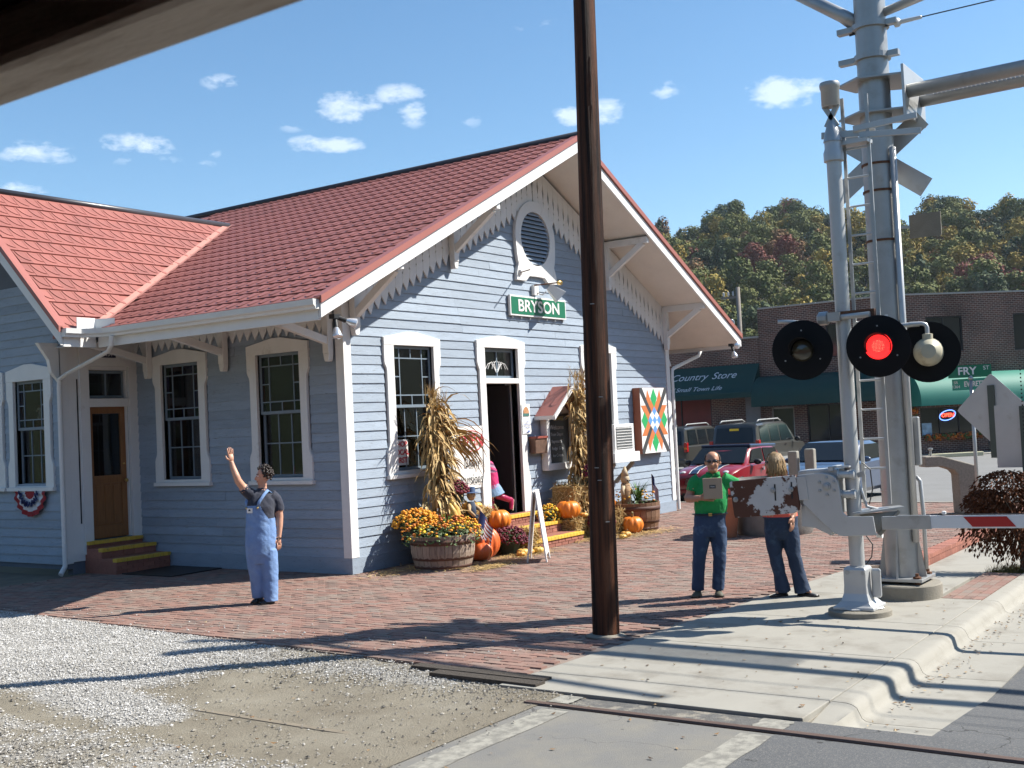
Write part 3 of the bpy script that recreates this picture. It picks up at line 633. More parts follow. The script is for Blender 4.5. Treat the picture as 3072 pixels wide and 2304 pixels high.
# sheet of dirt and gravel west of the depot, with its own small undulations
M['dirt'] = bpy.data.materials.new('dirt_and_gravel'); m = M['dirt']; m.use_nodes = True; t = m.node_tree; p = t.nodes['Principled BSDF']; L = t.links.new
co = t.nodes.new('ShaderNodeTexCoord')
def nz(sc, det=6, ro=.65):
    z = t.nodes.new('ShaderNodeTexNoise'); z.inputs['Scale'].default_value = sc; z.inputs['Detail'].default_value = det; z.inputs['Roughness'].default_value = ro; L(co.outputs['Object'], z.inputs[0]); return z
def ramp(src, stops):
    r = t.nodes.new('ShaderNodeValToRGB'); e = r.color_ramp.elements; e[0].position, e[0].color = stops[0][0], (*stops[0][1],1); e[1].position, e[1].color = stops[-1][0], (*stops[-1][1],1)
    for a, c in stops[1:-1]: q = e.new(a); q.color = (*c,1)
    L(src, r.inputs[0]); return r
fine = nz(55, 4, .8); mid = nz(1.1); dirtc = ramp(mid.outputs[0], [(.3,(.18,.152,.108)),(.55,(.25,.22,.165)),(.75,(.31,.28,.22))])
grav = ramp(fine.outputs[0], [(.34,(.17,.16,.142)),(.5,(.33,.315,.285)),(.64,(.47,.455,.43))])
at = t.nodes.new('ShaderNodeAttribute'); at.attribute_name = 'gravel'
ad = t.nodes.new('ShaderNodeMath'); ad.operation = 'ADD'; n2 = nz(3.5); sc = t.nodes.new('ShaderNodeMath'); sc.operation = 'MULTIPLY_ADD'; sc.inputs[1].default_value = 1.4; sc.inputs[2].default_value = -.7
L(n2.outputs[0], sc.inputs[0]); L(at.outputs['Fac'], ad.inputs[0]); L(sc.outputs[0], ad.inputs[1])
cl2 = t.nodes.new('ShaderNodeMapRange'); cl2.clamp = True; cl2.inputs[1].default_value = .3; cl2.inputs[2].default_value = .65; L(ad.outputs[0], cl2.inputs[0])
mx_ = t.nodes.new('ShaderNodeMix'); mx_.data_type = 'RGBA'; L(cl2.outputs[0], mx_.inputs['Factor']); L(dirtc.outputs[0], mx_.inputs['A']); L(grav.outputs[0], mx_.inputs['B']); L(mx_.outputs['Result'], p.inputs['Base Color'])
p.inputs['Roughness'].default_value = .95; b_ = t.nodes.new('ShaderNodeBump'); b_.inputs['Strength'].default_value = .7; b_.inputs['Distance'].default_value = .03; L(fine.outputs[0], b_.inputs['Height']); L(b_.outputs[0], p.inputs['Normal'])
def seg_d(x, y, a, b):
    ax, ay = a; bx, by = b; dx, dy = bx-ax, by-ay; t_ = max(0, min(1, ((x-ax)*dx+(y-ay)*dy)/(dx*dx+dy*dy))); return math.hypot(x-ax-t_*dx, y-ay-t_*dy)
def gravelness(x, y):
    """white ballast spread beside the depot, thinning out towards the crossing"""
    g = 0
    if y > -3.6: g = max(g, 1.1 - max(0, (-6.35 - .12*y) - x)*1.2 - max(0, -2.6-y)*.9)
    g = max(g, 1.15 - seg_d(x, y, (-6.2,-1.6), (-6.75,-4.1))*2.2)
    g = max(g, .62 - seg_d(x, y, (-4.9,-3.2), (-4.85,-5.6))*1.1)
    if x < -7.2 and y < -1.5: g = max(g, .42)
    return max(0, min(1, g))
def hz(x, y): return min(1, max(0, (abs(x+6.45)-.08)/.5))*(.018*math.sin(x*1.7+y*.9)+.012*math.sin(3.1*y-x*2.2)+.008*math.sin(5*x+4*y))
def xl(y): return -4.17 + .068*y if y < 2 else -4.03          # left edge of the brick plaza
nx, ny = 120, 130; x0, x1, y0, y1 = -14.0, -3.9, -6.75, 14.0
vs, fs, gv = [], [], []
for j in range(ny+1):
    y = y0 + (y1-y0)*(j/ny)**1.35
    for i in range(nx+1):
        x = x0 + (x1-x0)*i/nx; edge = min(1, max(0, (xl(y)-.15-x)/.8)); e2 = min(1, max(0, (y+6.35)/.6)); z = -.016 + (hz(x,y)-.02)*edge*e2
        if x > xl(y)-.02: z = -.03
        vs.append((x,y,z)); gv.append(gravelness(x,y))
for j in range(ny):
    for i in range(nx): a = j*(nx+1)+i; fs.append((a,a+1,a+nx+2,a+nx+1))
me = bpy.data.meshes.new('dirt_yard'); me.from_pydata(vs, [], fs); me.materials.append(M['dirt']); me.polygons.foreach_set('use_smooth', [True]*len(fs))
A_t = me.attributes.new('gravel', 'FLOAT', 'POINT'); A_t.data.foreach_set('value', gv)
structure(link('dirt_yard', me))
structure(MB().box(-4.2,-1.40,4.78,14,-.3,-.012).build('dirt_strip', mat('shaded_earth', (.16,.14,.105), .95, .25, 3, .6, 40)))  # earth strip, a darker brown than the yard
def stones(name, n, gen, sizes, m, seed):
    r = random.Random(seed); mb = MB(); cols = []
    k = 0
    while k < n:
        q = gen(r)
        if q is None: continue
        x, y, z = q; s = r.uniform(*sizes)*(1 if r.random() < .93 else 1.7); a = r.uniform(0, 6.3); ca, sa = math.cos(a), math.sin(a); c = r.random()
        P = [(1,0,0),(.2,.9,.1),(-.9,.3,0),(-.3,-.9,.05),(.1,.05,.65),(-.1,0,-.5)]
        P = [((px*ca-py*sa)*s*r.uniform(.75,1.2), (px*sa+py*ca)*s*r.uniform(.75,1.2), pz*s*r.uniform(.8,1.1)) for px,py,pz in P]
        mb.add([(x+a_, y+b_, z+c_) for a_,b_,c_ in P], [(0,1,4),(1,2,4),(2,3,4),(3,0,4)]); cols += [c]*4; k += 1
    me = mb.mesh(name, m); a = me.attributes.new('rnd', 'FLOAT', 'FACE'); a.data.foreach_set('value', cols)
    return link(name, me, kind='stuff')
M['stone'] = mat('crushed_limestone', (.6,.6,.6), .9, attr=[(.22,.21,.19),(.38,.365,.335),(.48,.465,.44),(.60,.585,.56)])
M['stoned'] = mat('ballast_stone', (.4,.4,.4), .9, attr=[(.08,.074,.066),(.17,.155,.135),(.25,.228,.19),(.40,.38,.345)])
def g1(r):
    x, y = r.uniform(-8.5,-4.0), r.uniform(-6.3,4.0)**1
    if x > xl(y)-.01 + (.10*r.random() if r.random() < .15 else 0) or r.random() > gravelness(x,y)**1.3: return None
    return x, y, -.014 + (hz(x,y)-.02)*min(1,max(0,(xl(y)-.15-x)/.8)) + .004
stones('white_gravel', 46000, g1, (.006,.0125), M['stone'], 3)
def g2(r):
    x, y = r.uniform(-9.0,-4.3), r.uniform(-6.9,0)
    if x > xl(y): return None
    d = min(seg_d(x,y,(-4.75,-3.0),(-4.9,-6.2)), seg_d(x,y,(-7.8,-2.6),(-8.0,-4.6)))
    if r.random() > max(.10, 1-d*1.5): return None
    return x, y, -.014 + (hz(x,y)-.02)*min(1,max(0,(xl(y)-.15-x)/.8))*min(1,max(0,(y+6.45)/.6)) + .006
stones('dark_ballast', 8000, g2, (.005,.014), M['stoned'], 5)
def g3(r):
    x, y = r.uniform(-4.2,2), r.uniform(-6,2.5)
    if r.random() > max(.02, 1-abs(x+4.2)*1.2): return None
    return x, y, .004
stones('scattered_pebbles', 260, g3, (.006,.014), M['stone'], 9)

# ------------------------------------------------------------------ brick plaza
def ys(x): return -6.27-.0625*(x+2.43) if x < 2.3 else (-6.565-.49*(x-2.3) if x < 3.3 else -7.055)
plaza = structure(thing('brick_plaza', 'x', 'x')) if 0 else None
mb = MB(); Pg = [(xl(4.8),4.8),(xl(0),0),(-4.50,-5.0),(-4.52,ys(-4.5)),(2.3,ys(2.3)),(3.3,-7.055),(12.62,-7.055),(12.62,14),(10.4,14),(10.4,.02),(0,.02),(-.02,4.8)]
mb.prism([(x,y,-.012) for x,y in Pg], (0,0,-.20)); plaza = structure(mb.build('brick_plaza', mat('jointing_sand', (.25,.19,.155), .95, .2, 6, .3, 120)))
M['paver'] = mat('clay_paver', (.3,.15,.11), .88, .11, 9, .25, 130, attr=[(.165,.118,.098),(.225,.128,.10),(.265,.148,.115),(.255,.163,.13),(.225,.175,.145)], dirt=(.235,.195,.16), ds=.9, dt=(.52,.72))
bl = []
j = 0; x = -4.6
while x < 12.6:
    y = -7.05 + (.103 if j % 2 else 0) - .2
    while y < 5.0:
        xc, yc = x+.05, y+.1
        ok = xc-.05 > xl(yc)-.03 and yc-.1 > ys(xc)-.002 and not (xc > -.02 and yc > .03 and xc < 10.42) and yc < 4.7 and xc < 12.58 and not ((xc+2.8)**2+(yc+5.88)**2 < .20**2)
        if ok and not (yc > .1 and xc > 10.3 and yc > 6): bl.append((((Vector((xc,yc,0))-CAM).length), x, y))
        y += .2062
    x += .1045; j += 1
bl.sort()
def brick_geo(mb, x, y, loc=True):
    a, b = .0985, .2; e = .004; z = rnd.uniform(-.003,.002); z1, z2 = rnd.uniform(-.002,.002), rnd.uniform(-.002,.002)
    mb.add([(x,y,-.03),(x+a,y,-.03),(x+a,y+b,-.03),(x,y+b,-.03),(x+e,y+e,z+z1),(x+a-e,y+e,z-z1+z2),(x+a-e,y+b-e,z-z2),(x+e,y+b-e,z+z1-z2)], [(4,5,6,7),(0,1,5,4),(1,2,6,5),(2,3,7,6),(3,0,4,7)])
def setrnd(me, vals):
    a = me.attributes.new('rnd', 'FLOAT', 'FACE'); a.data.foreach_set('value', vals)
var = []
for k in range(24):
    mb = MB(); brick_geo(mb, 0, 0); me = mb.mesh('brick', M['paver']); setrnd(me, [(k+.5)/24]*5); var.append(me)
for d_, x, y in bl[:300]:
    link('brick', rnd.choice(var), plaza, (x+rnd.uniform(-.002,.002), y+rnd.uniform(-.002,.002), 0), (0,0,rnd.uniform(-.012,.012)))
mb = MB(); vals = []
for d_, x, y in bl[300:]: brick_geo(mb, x+rnd.uniform(-.002,.002), y+rnd.uniform(-.002,.002)); vals += [rnd.random()]*5
me = mb.mesh('bricks', M['paver']); setrnd(me, vals); link('bricks', me, plaza, kind='stuff')
# raised brick edging on the road side of the plaza
k = 0; x = 3.32
edge = structure(MB().box(3.3,12.6,-7.16,-7.06,-.30,-.045).build('brick_edging', M['mortar']))
while x < 12.5 and k < 95:
    mb = MB(); mb.box(x, x+.094, -7.18, -6.98, -.05, .006+rnd.uniform(0,.004)); mb.build('brick', M['brickred'], edge)
    mb = MB(); mb.box(x, x+.094, -7.175, -7.10, -.22, -.056); mb.build('brick', M['brickred'], edge); x += .1; k += 1
# old timbers at the plaza's south-west corner
for k, (ya, yb, xa) in enumerate(((-5.02,-6.42,-4.62),(-5.35,-6.46,-4.78))):
    mb = MB(); mb.beam((xa,ya,-.03),(xa-.04,yb,-.025), .13, .09); tag(mb.build('timber', mat('old_timber%d'%k, (.085,.07,.055), .9, .3, 12, .8, 60, stretch=(8,1,1))), ('cracked dark timber edging the bricks', 'splintered outer timber half sunk in the ballast')[k], 'timber')
# ------------------------------------------------------------------ pavement slabs, kerb, gutter, road
walk = structure(MB().box(-4.94,2.0,-8.66,-6.30,-.30,-.045).box(2.0,30,-8.66,-7.07,-.5,-.17).build('sidewalk', M['concdark']))
xs = [-4.93,-4.39,-2.83,-1.27,.29,1.85]
def slab_(pts, th=.10):
    mb = MB(); mb.prism(pts, (0,0,-th)); return mb.build('slab', M['concrete'], walk, bevel=.006)
for a, b in zip(xs, xs[1:]):
    ya, yb = ys(a)-.012, ys(b)-.012
    if b < .4: slab_([(a+.004,-8.652,.0),(b-.004,-8.652,.0),(b-.004,yb,.0),(a+.004,ya,.0)])
slab_([(.294,-8.18,0),(1.846,-8.18,0),(1.846,ys(1.85)-.012,0),(.294,ys(.29)-.012,0)])
slab_([(1.854,-8.18,0),(3.3,-8.18,-.13),(3.3,-7.20,-.13),(2.3,ys(2.3)-.02,-.02),(1.854,ys(1.854)-.012,0)])
for k in range(8): slab_([(3.308+1.55*k,-8.652,-.13),(4.850+1.55*k,-8.652,-.13),(4.850+1.55*k,-7.195,-.13),(3.308+1.55*k,-7.195,-.13)])
mb = MB(); 
x = .30
while x < 2.35:
    y = -8.65
    while y < -8.25:
        mb = MB(); mb.box(x,x+.2,y,y+.096,-.05,0 if x < 1.85 else -.0); bme = mb.mesh('brick', M['paver']); setrnd(bme, [rnd.random()]*6); link('brick', bme, walk); y += .104
    x += .206
structure(MB().box(2.4,3.29,-8.66,-8.19,-.3,-.10).build('planting_bed', mat('mulch', (.07,.05,.035), .95, .3, 30, .8, 80)))
kerb = structure(MB().box(-4.93,1.9,-8.90,-8.665,-.4,-.17).build('kerb', M['concdark']))
prof = [(-8.666,-.3),(-8.666,0),(-8.775,-.003),(-8.815,-.012),(-8.845,-.035),(-8.862,-.07),(-8.878,-.105),(-8.905,-.122),(-8.96,-.130),(-9.52,-.118),(-9.52,-.3)]
kx = [-4.92,-4.39,-2.83,-1.27,.29,1.85,3.41]
for a, b in zip(kx, kx[1:]):
    n = 6; mb = MB(); b0 = 0
    sect = []
    for i in range(n+1):
        x = a+.004 + (b-a-.008)*i/n
        dz = .075*max(0, min(1, (-4.35-x)/.6)); sect.append([(x, y, z*(1 if z > -.29 else 1) - (dz if z > -.03 else 0)) for y, z in prof])
    for s_ in sect: mb.v += s_
    m_ = len(prof)
    for i in range(n):
        for q in range(m_-1): mb.f.append([i*m_+q, (i+1)*m_+q, (i+1)*m_+q+1, i*m_+q+1]); mb.m.append(0)
    mb.f += [list(range(m_)), list(range(n*m_+m_-1, n*m_-1, -1))]; mb.m += [0,0]
    mb.build('kerb_stone', M['concrete'], kerb, smooth=35)
M['road'] = mat('worn_asphalt', (.105,.107,.109), .9, .12, .9, .5, 170, crack=(.5,.005,(.05,.05,.05)), dirt=(.165,.16,.15), ds=75, dt=(.52,.60))
vs, fs = [], []; X = [-40,-14,-9,-7,-6.2,-5.6,-5.3,-5.22,-4.93,-4.6,-4.2,-3.5,-2.5,-1,1,4,10,30,80]; Y = [-24,-16,-12,-10.6,-9.8,-9.5,-9.0,-8.6]
def zroad(x, y): 
    s = max(0, min(1, (-x-3.4)/1.5)); return -.128*(1-s) - .022*s - .02*max(0,min(1,(x-2)/10))
for y in Y:
    for x in X: vs.append((x,y,zroad(x,y)))
for j in range(len(Y)-1):
    for i in range(len(X)-1):
        if X[i] >= -4.95 and Y[j] > -9.55: continue
        a = j*len(X)+i; fs.append((a,a+1,a+len(X)+1,a+len(X)))
me = bpy.data.meshes.new('road'); me.from_pydata(vs, [], fs); me.materials.append(M['road']); structure(link('road', me))
M['cross'] = mat('dusty_crossing_asphalt', (.175,.17,.158), .92, .08, 1.2, .4, 150, crack=(.55,.0055,(.09,.085,.078)), dirt=(.225,.208,.17), ds=1.6, dt=(.42,.72))
ed = [(-5.30-.12*i, -6.44+rnd.uniform(-.05,.05)+.05*math.sin(i*.9)-.0*i, -.022) for i in range(72)]
mb = MB(); mb.add([(x, -8.6, -.022) for x, y, z in ed]+ed, [(i+1,i,72+i,73+i) for i in range(71)]); structure(mb.build('crossing', M['cross']))
mb = MB(); mb.add([(-5.22,-8.6,-.026),(-4.935,-8.6,-.026),(-4.935,-6.42,-.03),(-5.22,-6.42,-.026)], [(0,1,2,3)]); structure(mb.build('road_edge', mat('broken_asphalt', (.14,.135,.125), .95, .25, 14, .9, 70, dirt=(.30,.27,.22), ds=9, dt=(.5,.62))))
M['wpaint'] = mat('worn_white_road_paint', (.31,.295,.25), .85, .12, 8, .2, 100, dirt=(.19,.18,.155), ds=13, dt=(.40,.60))
for k, (xa, xb, y, lab) in enumerate(((-5.17,-4.95,-6.83,'short worn white block at the broken pavement corner, by the plaza'),(-7.4,-5.36,-6.95,'long faded white line crossing the dusty asphalt toward the plaza'),(-5.18,-4.96,-8.50,'short worn white block at the foot of the kerb'),(-7.4,-5.36,-8.50,'long faded white line running to the kerb across the rail'))):
    mb = MB(); wv = [(xa + (xb-xa)*i/8) for i in range(9)]
    mb.add([(x, y-.11+rnd.uniform(-.012,.012), -.018) for x in wv]+[(x, y+.11+rnd.uniform(-.012,.012), -.018) for x in wv], [(i,i+1,10+i,9+i) for i in range(8)])
    o = mb.build('road_marking', M['wpaint']); o['kind'] = 'structure'
M['railm'] = mat('rusty_rail', (.13,.085,.065), .6, .2, 6, .2, 50, metal=.3, stretch=(8,.6,1))
M['raild'] = mat('dirt_filled_rail', (.215,.18,.13), .85, .15, 5, .3, 40)
def rail(x, ya, yb, m, label, z=-.004):
    mb = MB(); n = 24
    pr = [(-.036,-.06),(-.036,-.012),(-.028,0),(.028,0),(.036,-.012),(.036,-.06)]
    for i in range(n+1):
        y = ya+(yb-ya)*i/n; xx = x + .006*math.sin(y*1.3)
        mb.v += [(xx+a, y, z+b) for a,b in pr]
    for i in range(n):
        for q in range(5): mb.f.append([i*6+q,(i+1)*6+q,(i+1)*6+q+1,i*6+q+1]); mb.m.append(0)
    return tag(mb.build('rail', m), label, 'rail')
rail(-5.26, -6.62, -22, M['railm'], 'rusty rail set in the asphalt along the pavement end')
rail(-6.45, -4.3, -22, M['raild'], 'dirt-covered rail head running across the ballast and crossing', -.0300)
mb = MB(); mb.box(-5.222,-5.205,-22,-6.6,-.2,-.0255) if 0 else None
# parking lot
mb = MB(); M['lot'] = mat('sun_bleached_asphalt', (.20,.197,.19), .95, .08, .7, .4, 90, dirt=(.145,.14,.132), ds=.5, dt=(.55,.8))
mb.add([(12.74,-7.2,-.15),(60,-12,-.29),(60,60,-.29),(12.74,60,-.15)], [(0,1,2,3)]); mb.add([(12.74,-24,-.16),(60,-24,-.3),(60,-12,-.29),(12.74,-7.2,-.15)], [(0,1,2,3)]); structure(mb.build('parking_lot', M['lot']))
structure(MB().box(12.62,12.76,-7.05,14,-.3,.008).build('plaza_kerb', M['concrete']))
# ================================================================== STORES ACROSS THE LOT
K = 1.13
def P2(x, y): return (-12.3984+K*(x+12.3984), -11.5675+K*(y+11.5675))
def Z2(z): return 2.0763 + K*(z-2.0763)
M['storebrick'] = bpy.data.materials.new('store_brick'); t = M['storebrick'].node_tree if 0 else None
M['storebrick'].use_nodes = True; t = M['storebrick'].node_tree; p = t.nodes['Principled BSDF']; L = t.links.new
uvn = t.nodes.new('ShaderNodeAttribute'); uvn.attribute_name = 'wuv'
br = t.nodes.new('ShaderNodeTexBrick'); br.inputs['Scale'].default_value = 1; br.inputs['Brick Width'].default_value = .23; br.inputs['Row Height'].default_value = .088; br.inputs['Mortar Size'].default_value = .011
br.inputs['Color1'].default_value = (.15,.062,.045,1); br.inputs['Color2'].default_value = (.075,.042,.036,1); br.inputs['Mortar'].default_value = (.34,.27,.22,1); br.inputs['Bias'].default_value = -.1
L(uvn.outputs['Vector'], br.inputs[0]); z = t.nodes.new('ShaderNodeTexNoise'); z.inputs['Scale'].default_value = .5; z.inputs['Detail'].default_value = 5; L(uvn.outputs['Vector'], z.inputs[0])
mr = t.nodes.new('ShaderNodeMapRange'); mr.inputs[1].default_value = .4; mr.inputs[2].default_value = .7; mr.inputs[3].default_value = 1.15; mr.inputs[4].default_value = .55; L(z.outputs[0], mr.inputs[0])
h = t.nodes.new('ShaderNodeHueSaturation'); L(br.outputs[0], h.inputs['Color']); L(mr.outputs[0], h.inputs['Value']); L(h.outputs[0], p.inputs['Base Color']); p.inputs['Roughness'].default_value = .9
bp = t.nodes.new('ShaderNodeBump'); bp.inputs['Strength'].default_value = .5; bp.inputs['Distance'].default_value = .01; bp.invert = True; L(br.outputs['Fac'], bp.inputs['Height']); L(bp.outputs[0], p.inputs['Normal'])
def wall_uv(me, fr):
    a = me.attributes.new('wuv', 'FLOAT_VECTOR', 'POINT')
    a.data.foreach_set('vector', [c for v in me.vertices for c in ((v.co-fr.o).dot(fr.u), v.co.z, 0)])
def brickwall(fr, u0, u1, z0, z1, opens, parent, depth=.3):
    mb = backing(fr, u0, u1, z0, z1, opens); me = mb.mesh('wall', M['storebrick']); wall_uv(me, fr); return link('wall', me, parent)
c0 = P2(34.6, 1.9); AF = Fr((c0[0], c0[1], 0), (0,1,0), (-1,0,0)); CF = Fr((c0[0], c0[1], 0), (.6925,-.7214,0), (-.7214,-.6925,0))
M['awn'] = mat('dark_green_awning_canvas', (.008,.048,.040), .75, .1, 2, .1, 40); M['awnl'] = mat('green_awning_canvas', (.03,.22,.16), .6, .06, 2, .1, 40)  # one green canvas in two tones, shade and sunlight put into the colour
M['cap'] = mat('parapet_cap', (.42,.40,.37), .8, .1, 4); M['storeglass'] = mat('dark_shop_glass', (.02,.022,.026), .06, spec=.7); M['redshop'] = mat('red_shop_panel', (.20,.03,.022), .6, .2, 2)
M['letter'] = mat('awning_lettering', (.62,.66,.68), .7)
def awning(fr, u0, u1, zt, zb, out, m, parent, barrel=False, name='awning', thk=.02):
    n = 8 if barrel else 1; prof = []
    for k in range(n+1):
        a = k/n*math.pi/2
        prof.append((out*math.sin(a), zt-(zt-zb-.22)*(1-math.cos(a))) if barrel else (out*k/n, zt-(zt-zb-.25)*k/n))
    prof.append((prof[-1][0], zb))
    mb = MB(); m_ = len(prof)
    nseg = max(1, int((u1-u0)/1.1)) if barrel else 1
    V = []
    for s in range(nseg+1):
        u = u0+(u1-u0)*s/nseg; sag = 0
        V += [fr(u, z_, n_+.02) for n_, z_ in prof]
    F = []
    for s in range(nseg):
        for k in range(m_-1): F.append((s*m_+k, s*m_+k+1, (s+1)*m_+k+1, (s+1)*m_+k))
    mb.add(V, F)
    for u in (u0, u1): mb.add([fr(u, z_, n_+.02) for n_, z_ in prof]+[fr(u, zb, .02)], [tuple(range(m_+1))])
    o = mb.build(name, m, parent, smooth=30 if barrel else False); return o
def shopwin(fr, u0, u1, z0, z1, parent, mull=(), m=None, fm=None, name='window'):
    mb = MB(); f = .06
    fr.box(mb, u0, u0+f, z0, z1, -.12, -.04); fr.box(mb, u1-f, u1, z0, z1, -.12, -.04); fr.box(mb, u0+f, u1-f, z0, z0+f, -.12, -.04); fr.box(mb, u0+f, u1-f, z1-f, z1, -.12, -.04)
    for c in mull: fr.box(mb, c-.03, c+.03, z0+f, z1-f, -.12, -.05)
    w_ = mb.build(name, fm or M['black'], parent)
    mb = MB(); fr.box(mb, u0+f, u1-f, z0+f, z1-f, -.10, -.09); mb.build('pane', m or M['storeglass'], w_); return w_
store = thing('brick_store', 'long dark brick store with corner cut back and green awnings across the parking lot', 'building', (0,0,0))
zt = Z2(6.55); g0 = -.32
opA = [(K*4.48,K*5.48,g0+.2,Z2(2.25)),(K*2.05,K*3.9,.55,Z2(2.3)),(K*2.4,K*2.9,Z2(4.25),Z2(5.65))]
brickwall(AF, 0, K*5.9, g0, zt, opA, store)
opB = [(K*1.31,K*2.92,Z2(4.21),Z2(5.65)),(K*5.2,K*6.8,Z2(4.15),Z2(5.67)),(K*.84,K*3.5,Z2(.79),Z2(1.95)),(K*3.75,K*4.9,g0+.1,Z2(2.0)),(K*5.4,K*9,Z2(.8),Z2(2.0))]
brickwall(CF, 0, K*13, g0, zt, opB, store)
mb = MB(); A0 = AF(0,0,-.14); B1 = CF(K*13,0,-.14); A1 = AF(K*5.9,0,-.14)
mb.prism([(A0.x+.02,A0.y,g0),(B1.x,B1.y,g0),(B1.x+14,B1.y+14,g0),(A1.x+20,A1.y,g0),(A1.x+.02,A1.y,g0)], (0,0,zt-.25-g0)); mb.build('roof_block', M['back'], store)
mb = MB()
for fr, L_ in ((AF,K*5.9),(CF,K*13)):
    u = -.02
    while u < L_-.1: fr.box(mb, u, min(u+.72, L_), zt, zt+.07, -.2, .06); u += .74
mb.build('parapet_cap', M['cap'], store)
shopwin(AF, K*4.48, K*5.48, g0+.2, Z2(2.25), store, (), None, M['cap'], 'shop_door'); shopwin(AF, K*2.05, K*3.9, .55, Z2(2.3), store, (K*3.0,)); shopwin(AF, K*2.4, K*2.9, Z2(4.25), Z2(5.65), store)
shopwin(CF, K*1.31, K*2.92, Z2(4.21), Z2(5.65), store, (K*2.1,)); shopwin(CF, K*5.2, K*6.8, Z2(4.15), Z2(5.67), store, (K*6,))
shopwin(CF, K*.84, K*3.5, Z2(.79), Z2(1.95), store, (K*1.70,K*2.55)); shopwin(CF, K*3.75, K*4.9, g0+.1, Z2(2.0), store, (), None, None, 'shop_door'); shopwin(CF, K*5.4, K*9, Z2(.8), Z2(2.0), store, (K*6.6,K*7.8))
awning(AF, K*.35, K*5.9, Z2(3.62), Z2(2.32), 1.35, M['awn'], store, True)
awning(CF, K*.31, K*11, Z2(3.32), Z2(2.02), 1.25, M['awnl'], store, True)
text('awning_letters', 'NIL', .42, M['letter'], store, CF(K*6.05, Z2(2.75), 1.24), (rad(78),0,math.atan2(-.7214,.6925)), .003)
# neon and seasonal things at the shop window
M['neonr'] = mat('red_neon', (.5,.02,.02), .5, emit=((1,.06,.03),3.0)); M['neonb'] = mat('blue_neon', (.02,.06,.5), .5, emit=((.15,.3,1),2.2))
nw = thing('neon_sign', 'glowing red OPEN neon in a blue oval inside the corner shop window', 'neon sign', CF(K*2.05, Z2(1.6), -.04), math.atan2(-.7214,.6925))
mb = MB(); mb.tube([(.40*math.cos(a), 0, .22*math.sin(a)+.07*math.cos(a)) for a in [k*math.pi/12 for k in range(25)]], .018, 6); mb.build('tube_ring', M['neonb'], nw)
text('tube_letters', 'OPEN', .24, M['neonr'], nw, (0,-.005,0), (rad(90),0,0), .006, bold=.006, shear=.15)
mb = MB(); CF.box(mb, K*.9, K*1.32, Z2(.80), Z2(1.32), -.05, -.03); tag(mb.build('window_poster', mat('poster_print', (.3,.45,.6), .6, .5, 4)), 'blue and white poster low in the corner shop window', 'poster')
def blobs(name, label, cat, fr, u0, u1, z0, z1, n0, n, s, cols, grp=None):
    mb = MB()
    for k in range(n):
        mb.mi = k % len(cols); c = fr(rnd.uniform(u0,u1), rnd.uniform(z0,z1), n0+rnd.uniform(-.05,.08)); r = s*rnd.uniform(.6,1.2); mb.ball(c, (r,r,r), 5, 4)
    return tag(mb.build(name, cols), label, cat, grp)
M['orange'] = mat('orange_petals', (.55,.16,.02), .7, .2, 20); M['gold'] = mat('gold_petals', (.75,.36,.02), .65, .15, 25); M['dkred'] = mat('burgundy_petals', (.16,.012,.03), .7, .2, 25); M['leafg'] = mat('green_leaves', (.06,.11,.025), .6, .25, 20); M['rustl'] = mat('rust_leaves', (.28,.08,.02), .7, .3, 10)
blobs('flower_box', 'row of orange and rust flowers under the corner shop window', 'flowers', CF, K*.9, K*3.4, Z2(.62), Z2(.85), .12, 170, .07, [M['orange'],M['rustl'],M['leafg']])
blobs('hanging_basket', 'round orange leafy hanging basket beside the corner shop window', 'hanging basket', CF, K*.1, K*.6, Z2(1.70), Z2(1.95), .2, 50, .08, [M['orange'],M['rustl'],M['leafg']])
# lower country store
cs = thing('country_store', 'lower brick shop with dark green lettered awning beside the taller store', 'building', (0,0,0))
BF = Fr((c0[0], c0[1]+K*5.9, 0), (0,1,0), (-1,0,0)); zt2 = Z2(5.33)
brickwall(BF, .02, K*14, g0, zt2, [(K*2.4,K*5.8,.35,Z2(2.95)),(K*6.5,K*8,g0+.1,Z2(2.9))], cs)
shopwin(BF, K*2.4, K*5.8, .35, Z2(2.95), cs, (K*3.9,K*4.85), M['redshop']); shopwin(BF, K*6.5, K*8, g0+.1, Z2(2.9), cs, (), None, None, 'shop_door')
mb = MB(); BF.box(mb, K*.08, K*.75, g0, Z2(2.9), .0, .06); mb.build('pilaster', mat('grey_stucco', (.25,.24,.24), .9, .1), cs)
mb = MB(); BF.box(mb, .02, K*14, zt2, zt2+.08, -.2, .06); mb.build('parapet_cap', M['cap'], cs)
mb = MB(); BF.box(mb, .05, K*14, g0, zt2-.3, -12, -.14); mb.build('roof_block', M['back'], cs)
aw = awning(BF, K*.03, K*12, Z2(4.22), Z2(2.75), 1.2, M['awn'], cs)
sl = math.atan2(Z2(4.22)-Z2(2.75)-.25, 1.2)
def awtext(body, u, f, size, s=1.0):
    zc = Z2(4.22)-(Z2(4.22)-Z2(2.75)-.25)*f; text('awning_letters', body, size, M['letter'], aw, BF(u, zc, 1.2*f+.045), (sl, 0, -math.pi/2), .002, sx=s, shear=.25)
awtext('Country', K*3.22, .36, .62, .95); awtext('Store', K*1.52, .36, .62, .95); awtext('of Small Town Life', K*2.75, .80, .38, 1.02)
